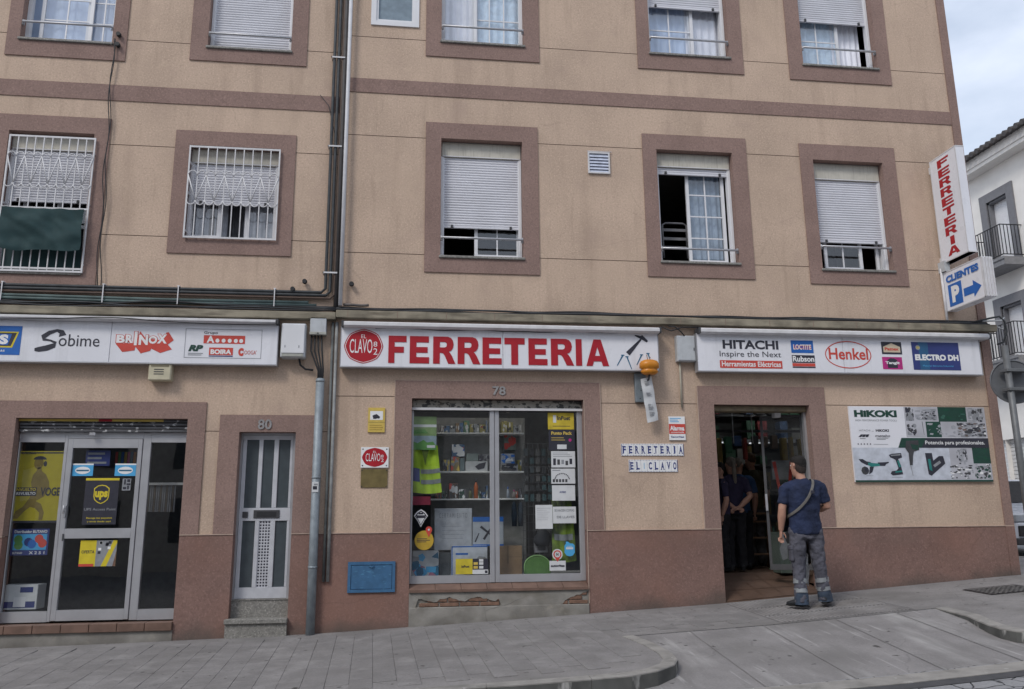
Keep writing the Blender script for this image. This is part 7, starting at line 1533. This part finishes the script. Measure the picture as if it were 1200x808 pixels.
# cross body strap
m_ = MB(); path = [(.115, .07, 1.46), (.118, -.0, 1.50), (.112, -.085, 1.47), (.085, -.142, 1.40), (.02, -.158, 1.27), (-.07, -.15, 1.17), (-.15, -.11, 1.10), (-.20, -.03, 1.06), (-.19, .06, 1.04), (-.1, .15, 1.04)]
vs = []
for i, p in enumerate(path):
    a = Vector(path[max(0, i-1)]); c = Vector(path[min(len(path)-1, i+1)]); dd = (c-a).normalized(); outw = Vector((p[0]*.4, p[1], .25 if i < 4 else 0)).normalized(); lt = dd.cross(outw).normalized(); P0 = Vector(p)+outw*.006
    vs += [P0+lt*.017, P0-lt*.017, P0-lt*.017-outw*.006, P0+lt*.017-outw*.006]
fs = []
for i in range(len(path)-1):
    for e in range(4): fs.append((4*i+e, 4*i+(e+1) % 4, 4*i+4+(e+1) % 4, 4*i+4+e))
m_.add(vs, fs); st_ = part('strap', m_, STRAP, man); sb_ = st_.modifiers.new('s', 'SUBSURF'); sb_.levels = sb_.render_levels = 1
m_ = MB(); m_.box(.045, -.178, 1.315, .085, -.160, 1.355, b=.005); part('buckle', m_, INK, st_)
m_ = MB(); m_.loft([(-.03, .20, .98, .09, .03), (-.03, .20, 1.08, .09, .035), (-.03, .20, 1.10, .07, .02)], 12); part('bag', m_, STRAP, man)
m_ = MB(); vs = []
for j in range(10):
    for i in range(7): vs.append((.0+.09*i/6-.02*j/9, .16+.015*sin(i*2.1+j), .62-.36*j/9-.02*sin(i*1.3)))
m_.add(vs, [(j*7+i, j*7+i+1, (j+1)*7+i+1, (j+1)*7+i) for j in range(9) for i in range(6)], smooth=True); solo_loc = Vector((mx_, my_, gz(4.55, -1)))
m_.v = [tuple(solo_loc+Vector(q)) for q in m_.v]; solo('plastic_bag', m_, PAPER, 'crumpled white plastic bag seen between the legs of the man in the navy t-shirt', 'bag')

def inside(label, px, Y, s, rz, mats, hf, arms=None, **kw):
    J = dict(Jm); J.update(build=.95, yaw=kw.get('yaw', 0), head=(0, .02, 1.645), ll=((-.09, 0, .86), (-.09, .02, .49), (-.09, -.01, .09)), rl=((.09, 0, .86), (.09, .02, .49), (.09, -.01, .09)), lf=R(-10), rf=R(10))
    J['la'] = ((-.20, -.01, 1.43), (-.24, -.03, 1.14), (-.22, .05, .9), (0, .2, -1)); J['ra'] = ((.20, -.01, 1.43), (.24, -.03, 1.14), (.22, .05, .9), (0, .2, -1))
    if arms: J.update(arms)
    return person(label, (px, Y, zfl), rz, s, J, mats, hf, hem=.88)
inside('woman with grey ponytail, hands clasped behind her back, inside the shop doorway', 4.710, 1.25, .915, R(-12), (SKIN, HAIRG, SHIRT2, BTROU, SHOE), pony_hair,
       dict(la=((-.19, -.01, 1.42), (-.25, -.10, 1.15), (-.02, -.19, .97), (.9, -.1, -.35)), ra=((.19, -.01, 1.42), (.25, -.10, 1.15), (.04, -.20, .96), (-.9, -.1, -.35))), yaw=R(10))
inside('person in a blue shirt half hidden behind the woman with the ponytail', 5.022, 1.75, .93, R(-20), (SKIN, HAIRG, SHIRT3, BTROU, SHOE), short_hair, yaw=R(-20))
inside('man in a dark olive shirt and faded grey trousers deeper inside the dark shop', 5.389, 2.1, .99, R(10), (SKIN, HAIRB, SHIRT4, GTROU, SHOE), short_hair)
inside('person with dark hair in profile at the very left of the dark doorway', 4.497, 1.15, .87, R(80), (SKIN, HAIR, SHIRT2, BTROU, SHOE), short_hair)

# ================================================================ road sign at the corner
(qx, qz) = (7.849, 1.924); ps = thing('road_sign', 'round road sign seen from its grey back on a grey post at the right edge', 'road sign', (qx, -.6, gz(qx, -.6)))
m_ = MB(); m_.tube([(qx, -.6, gz(qx, -.6)), (qx, -.6, qz+.28)], .042, 12); part('post', m_, mat('post_grey', (.16, .165, .17), .5, .3, var=.1), ps)
# disc facing away up the street
cX_, cY_, cZ_ = qx+.14, -.50, 1.742; m_ = MB(); nrm = Vector((.25, .97, 0)); lt = Vector((.97, -.25, 0)); n = 36
ring = [(lt*cos(2*pi*i/n)+Vector((0, 0, 1))*sin(2*pi*i/n)) for i in range(n)]
C0 = Vector((cX_, cY_, cZ_)); vs = [C0+r_*.285 for r_ in ring]+[C0+r_*.285+nrm*.02 for r_ in ring]; m_.add(vs, [tuple(range(n))[::-1], tuple(range(n, 2*n))]+[(i, (i+1) % n, (i+1) % n+n, i+n) for i in range(n)]); part('disc', m_, mat('sign_back_grey', (.15, .155, .165), .5, .3, var=.08), ps)
m_ = MB(); m_.tube([C0+r_*.285 for r_ in ring+[ring[0]]], .012, 6); part('rim', m_, mat('sign_back_grey', (.15, .155, .165), .5, .3), ps)
for dz in (-.12, .13): m_ = MB(); m_.box(qx-.05, -.655, cZ_+dz-.02, qx+.26, -.50, cZ_+dz+.02, b=.004); part('bracket', m_, mat('post_grey', (.16, .165, .17), .5), ps)

# ================================================================ neighbour across the side street (faces -X)
NX = 18.; s14 = 18/14.
nb = thing('white_building', 'white rendered house with grey window frames and iron balconies across the side street', 'house', (NX+3, 8, -.6))
Yc = 12.456; Yn = -6.0
ZE = 10.615
def xwall(m_, x, y0, y1, z0, z1, holes, t=.3):
    ys_ = sorted({y0, y1} | {h[0] for h in holes} | {h[2] for h in holes}); zs_ = sorted({z0, z1} | {h[1] for h in holes} | {h[3] for h in holes})
    for a, c in zip(ys_, ys_[1:]):
        for e, g2 in zip(zs_, zs_[1:]):
            my, mz = (a+c)/2, (e+g2)/2
            if any(h[0] < my < h[2] and h[1] < mz < h[3] for h in holes): continue
            m_.add([(x, a, e), (x, c, e), (x, c, g2), (x, a, g2)], [(0, 1, 2, 3)])
    for h in holes:
        for (p, q) in (((h[0], h[1]), (h[2], h[1])), ((h[2], h[1]), (h[2], h[3])), ((h[2], h[3]), (h[0], h[3])), ((h[0], h[3]), (h[0], h[1]))): m_.add([(x, p[0], p[1]), (x, q[0], q[1]), (x+t, q[0], q[1]), (x+t, p[0], p[1])], [(0, 1, 2, 3)])
Yfar = 16.; 
wy0, wy1 = 10.702, 12.132; wz1 = 9.889; bz = 7.441; bzb = 7.237
w2z1 = 6.523; b2 = bz-2.95
wins = []
for k, (zb_, zt_2) in enumerate(((bz, wz1), (b2, w2z1))):
    for dy in (0, -5.2): wins.append((wy0+dy, zb_, wy1+dy, zt_2, k))
ext = .28
gz1 = 2.255
gar = [(wy0-1.0, -.75, wy1+.9, gz1), (wy0-6.5, -.75, wy1-4.6, gz1)]
m_ = MB(); xwall(m_, NX, Yn, Yc, -2, ZE, [(w_[0]+ext, w_[1], w_[2]-ext, w_[3]-ext) for w_ in wins]+gar); m_.add([(NX, Yc, -2), (NX+8, Yc, -2), (NX+8, Yc, ZE), (NX, Yc, ZE)], [(0, 1, 2, 3)]); m_.add([(NX, Yn, -2), (NX+8, Yn, -2), (NX+8, Yn, ZE), (NX, Yn, ZE)], [(0, 1, 2, 3)]); m_.add([(NX+8, Yn, -2), (NX+8, Yc, -2), (NX+8, Yc, ZE), (NX+8, Yn, ZE)], [(0, 1, 2, 3)])
part('wall', m_, NWALL, nb)
for w_ in wins:
    a, zb_, c, zt_2, k = w_; m_ = MB(); x0, x1 = NX-.05, NX+.02
    m_.box(x0, a, zb_, x1, a+ext, zt_2); m_.box(x0, c-ext, zb_, x1, c, zt_2); m_.box(x0, a+ext, zt_2-ext, x1, c-ext, zt_2); wn = part('window', m_, NTRIM, nb)
    m_ = MB(); m_.box(NX+.02, a+ext, zb_, NX+.28, a+ext+.06, zt_2-ext); m_.box(NX+.02, c-ext-.06, zb_, NX+.28, c-ext, zt_2-ext); m_.box(NX+.02, a+ext, zt_2-ext-.06, NX+.28, c-ext, zt_2-ext); part('reveal', m_, NTRIM, wn)
    m_ = MB(); nn = 40; hh = (zt_2-ext-zb_)/nn
    for i in range(nn): m_.box(NX+.18, a+ext, zb_+i*hh, NX+.22+.006*(i % 2), c-ext, zb_+(i+1)*hh-.006)
    part('shutter', m_, mat('neighbour_shutter', (.80, .80, .82), .6, var=.03), wn, kind='stuff')
    m_ = MB(); m_.box(NX-.75, a-.15, zb_-.24, NX-.001, c+.1, zb_-.002); m_.box(NX-.78, a-.18, zb_-.08, NX-.75, c+.13, zb_-.003); bl = part('balcony', m_, mat('balcony_grey', (.24, .24, .25), .85, var=.1), nb)
    m_ = MB(); zt3 = zb_+1.0
    for (p, q) in (((NX-.7, a-.1), (NX-.7, c+.05)), ((NX-.7, a-.1), (NX, a-.1)), ((NX-.7, c+.05), (NX, c+.05))):
        for zz in (zt3, zb_+.08): m_.tube([(p[0], p[1], zz), (q[0], q[1], zz)], .016, 6)
    part('rail', m_, IRON, bl)
    t_ = MB(); t_.box(-.009, -.009, zb_+.08, .009, .009, zt3); me = t_.mesh('baluster', IRON, (0, 0, 0)); nbal = 15
    for i in range(nbal+1): piece('baluster', me, bl, (NX-.7, a-.1+(c+.15-a)*i/nbal, 0))
    for i in range(1, 6): piece('baluster', me, bl, (NX-.7*i/6, c+.05, 0)); piece('baluster', me, bl, (NX-.7*i/6, a-.1, 0))
for gI in gar:
    m_ = MB(); nn = 26; hh = (gI[3]-gI[1])/nn
    for i in range(nn): m_.box(NX+.15, gI[0], gI[1]+i*hh, NX+.19+.012*(i % 2), gI[2], gI[1]+(i+1)*hh-.012)
    part('garage_shutter', m_, mat('garage_shutter_white', (.60, .60, .60), .6, var=.05), nb, kind='stuff')
m_ = MB(); m_.box(NX-.42, Yn-.2, ZE, NX+8.2, Yc+.15, ZE+.12); m_.box(NX-.46, Yn-.22, ZE+.12, NX+8.2, Yc+.17, ZE+.28+.12); part('cornice', m_, NWALL, nb)
rf = MB(); rf.add([(NX-.6, Yn-.3, ZE+.42), (NX-.6, Yc+.25, ZE+.42), (NX+4, Yc+.25, ZE+1.9), (NX+4, Yn-.3, ZE+1.9), (NX+8.6, Yc+.25, ZE+.42), (NX+8.6, Yn-.3, ZE+.42)], [(0, 1, 2, 3), (3, 2, 4, 5)]); rfo = part('roof', rf, RTILE, nb)
t_ = MB(); t_.tube([(-.72, 0, .39), (.6, 0, .80)], .085, 8); me = t_.mesh('roof_tile', RTILE, (0, 0, 0)); y = Yc+.1
while y > Yn: piece('roof_tile', me, rfo, (NX, y, ZE)); y -= .24

# ================================================================ parked car in the side street
cz_ = roadz(12, 3)
CX0 = 10.890; CYf = 3.6
cr_ = thing('parked_car', 'white car parked in the side street, its corner showing past the building edge', 'car', (CX0+.9, CYf+2, cz_))
prof = [(0, .28), (-.02, .55), (.05, .72), (.9, .92), (1.6, 1.42), (3.0, 1.46), (3.7, 1.02), (4.15, .95), (4.2, .5), (4.15, .28)]
def car_sec(t): return [(CYf+p[0], cz_+p[1]) for p in prof]
m_ = MB(); xs_ = [(0.02, .97, 0), (.0+.0, 1, 0)]; W_ = 1.78
pts = [(CYf+p[0], cz_+p[1]) for p in prof]
lay = [(0, .0), (.05, .02), (1-.05, .02), (1, 0)]
vs = []
for (u, ins) in ((0, 1), (.06, 0), (.94, 0), (1, 1)):
    for (yy, zz) in pts:
        up = max(0, (zz-cz_-.9))/.55; xx = CX0+W_*u; xx += (.16*up)*(1 if u < .5 else -1)
        yy2 = yy+(.12 if ins and yy < CYf+.3 else 0)-(.1 if ins and yy > CYf+4 else 0); vs.append((xx, yy2, zz-(.02 if ins else 0)))
k = len(pts); fs = [(i*k+j, i*k+(j+1) % k, (i+1)*k+(j+1) % k, (i+1)*k+j) for i in range(3) for j in range(k)]+[tuple(range(k))[::-1], tuple(3*k+j for j in range(k))]
m_.add(vs, fs, smooth=False); bd = part('body', m_, WCAR, cr_); bv = bd.modifiers.new('b', 'BEVEL'); bv.width = .04; bv.segments = 3; bv.limit_method = 'ANGLE'
m_ = MB(); m_.add([(CX0+.22, CYf+.90, cz_+.96), (CX0+W_-.22, CYf+.90, cz_+.96), (CX0+W_-.28, CYf+1.52, cz_+1.385), (CX0+.28, CYf+1.52, cz_+1.385)], [(0, 1, 2, 3)]); part('windscreen', m_, BLK, cr_)
for sx, xx in ((1, CX0+.0), (-1, CX0+W_)):
    m_ = MB(); m_.add([(xx+sx*.04, CYf+1.3, cz_+1.04), (xx+sx*.13, CYf+1.72, cz_+1.36), (xx+sx*.13, CYf+2.95, cz_+1.38), (xx+sx*.05, CYf+3.45, cz_+1.06)], [(0, 1, 2, 3)]); part('side_window', m_, BLK, cr_)
    m_ = MB(); m_.ball((xx-sx*.08, CYf+1.15, cz_+1.0), (.10, .05, .07), 8); part('wing_mirror', m_, WCAR, cr_)
    for yy in (CYf+.75, CYf+3.35):
        m_ = MB(); m_.tube([(xx-sx*.01, yy, cz_+.31), (xx+sx*.19, yy, cz_+.31)], .31, 20); wh = part('wheel', m_, BLK, cr_); m_ = MB(); m_.tube([(xx-sx*.02, yy, cz_+.31), (xx+sx*.02, yy, cz_+.31)], .2, 16); part('rim', m_, ALU, wh)
for a in (.06, W_-.36): m_ = MB(); m_.box(CX0+a, CYf-.035, cz_+.58, CX0+a+.3, CYf+.1, cz_+.72, b=.02); part('headlight', m_, mat('headlight_glass', (.35, .38, .42), .15), cr_)
m_ = MB(); m_.box(CX0+.12, CYf-.04, cz_+.33, CX0+W_-.12, CYf+.05, cz_+.52, b=.01); part('grille', m_, BLK, cr_)
m_ = MB(); m_.box(CX0+.05, CYf-.03, cz_+.18, CX0+W_-.05, CYf+.2, cz_+.30, b=.02); part('bumper', m_, DGREY, cr_)

# ================================================================ the other side of the street (seen only as a reflection; raised to darken the lower facade)
ob = thing('facade_opposite', 'pale rendered houses across the street, mirrored faintly in the shop glass', 'house', (0, -21, -2))
oz = roadz(0, -21)-.3
m_ = MB(); m_.box(-24, -29, oz, 28, -21, 9.6); part('wall', m_, mat('opposite_wall', (.50, .47, .43), .9, var=.08, scale=1), ob)
for k in range(16):
    for j in range(4):
        a = -20+k*2.9; m_ = MB(); m_.box(a, -21.02+.0, -.6+j*2.6, a+1.2, -20.97, .9+j*2.5); part('window', m_, mat('opposite_window', (.05, .06, .07), .3), ob)
print('objects', len(bpy.data.objects))
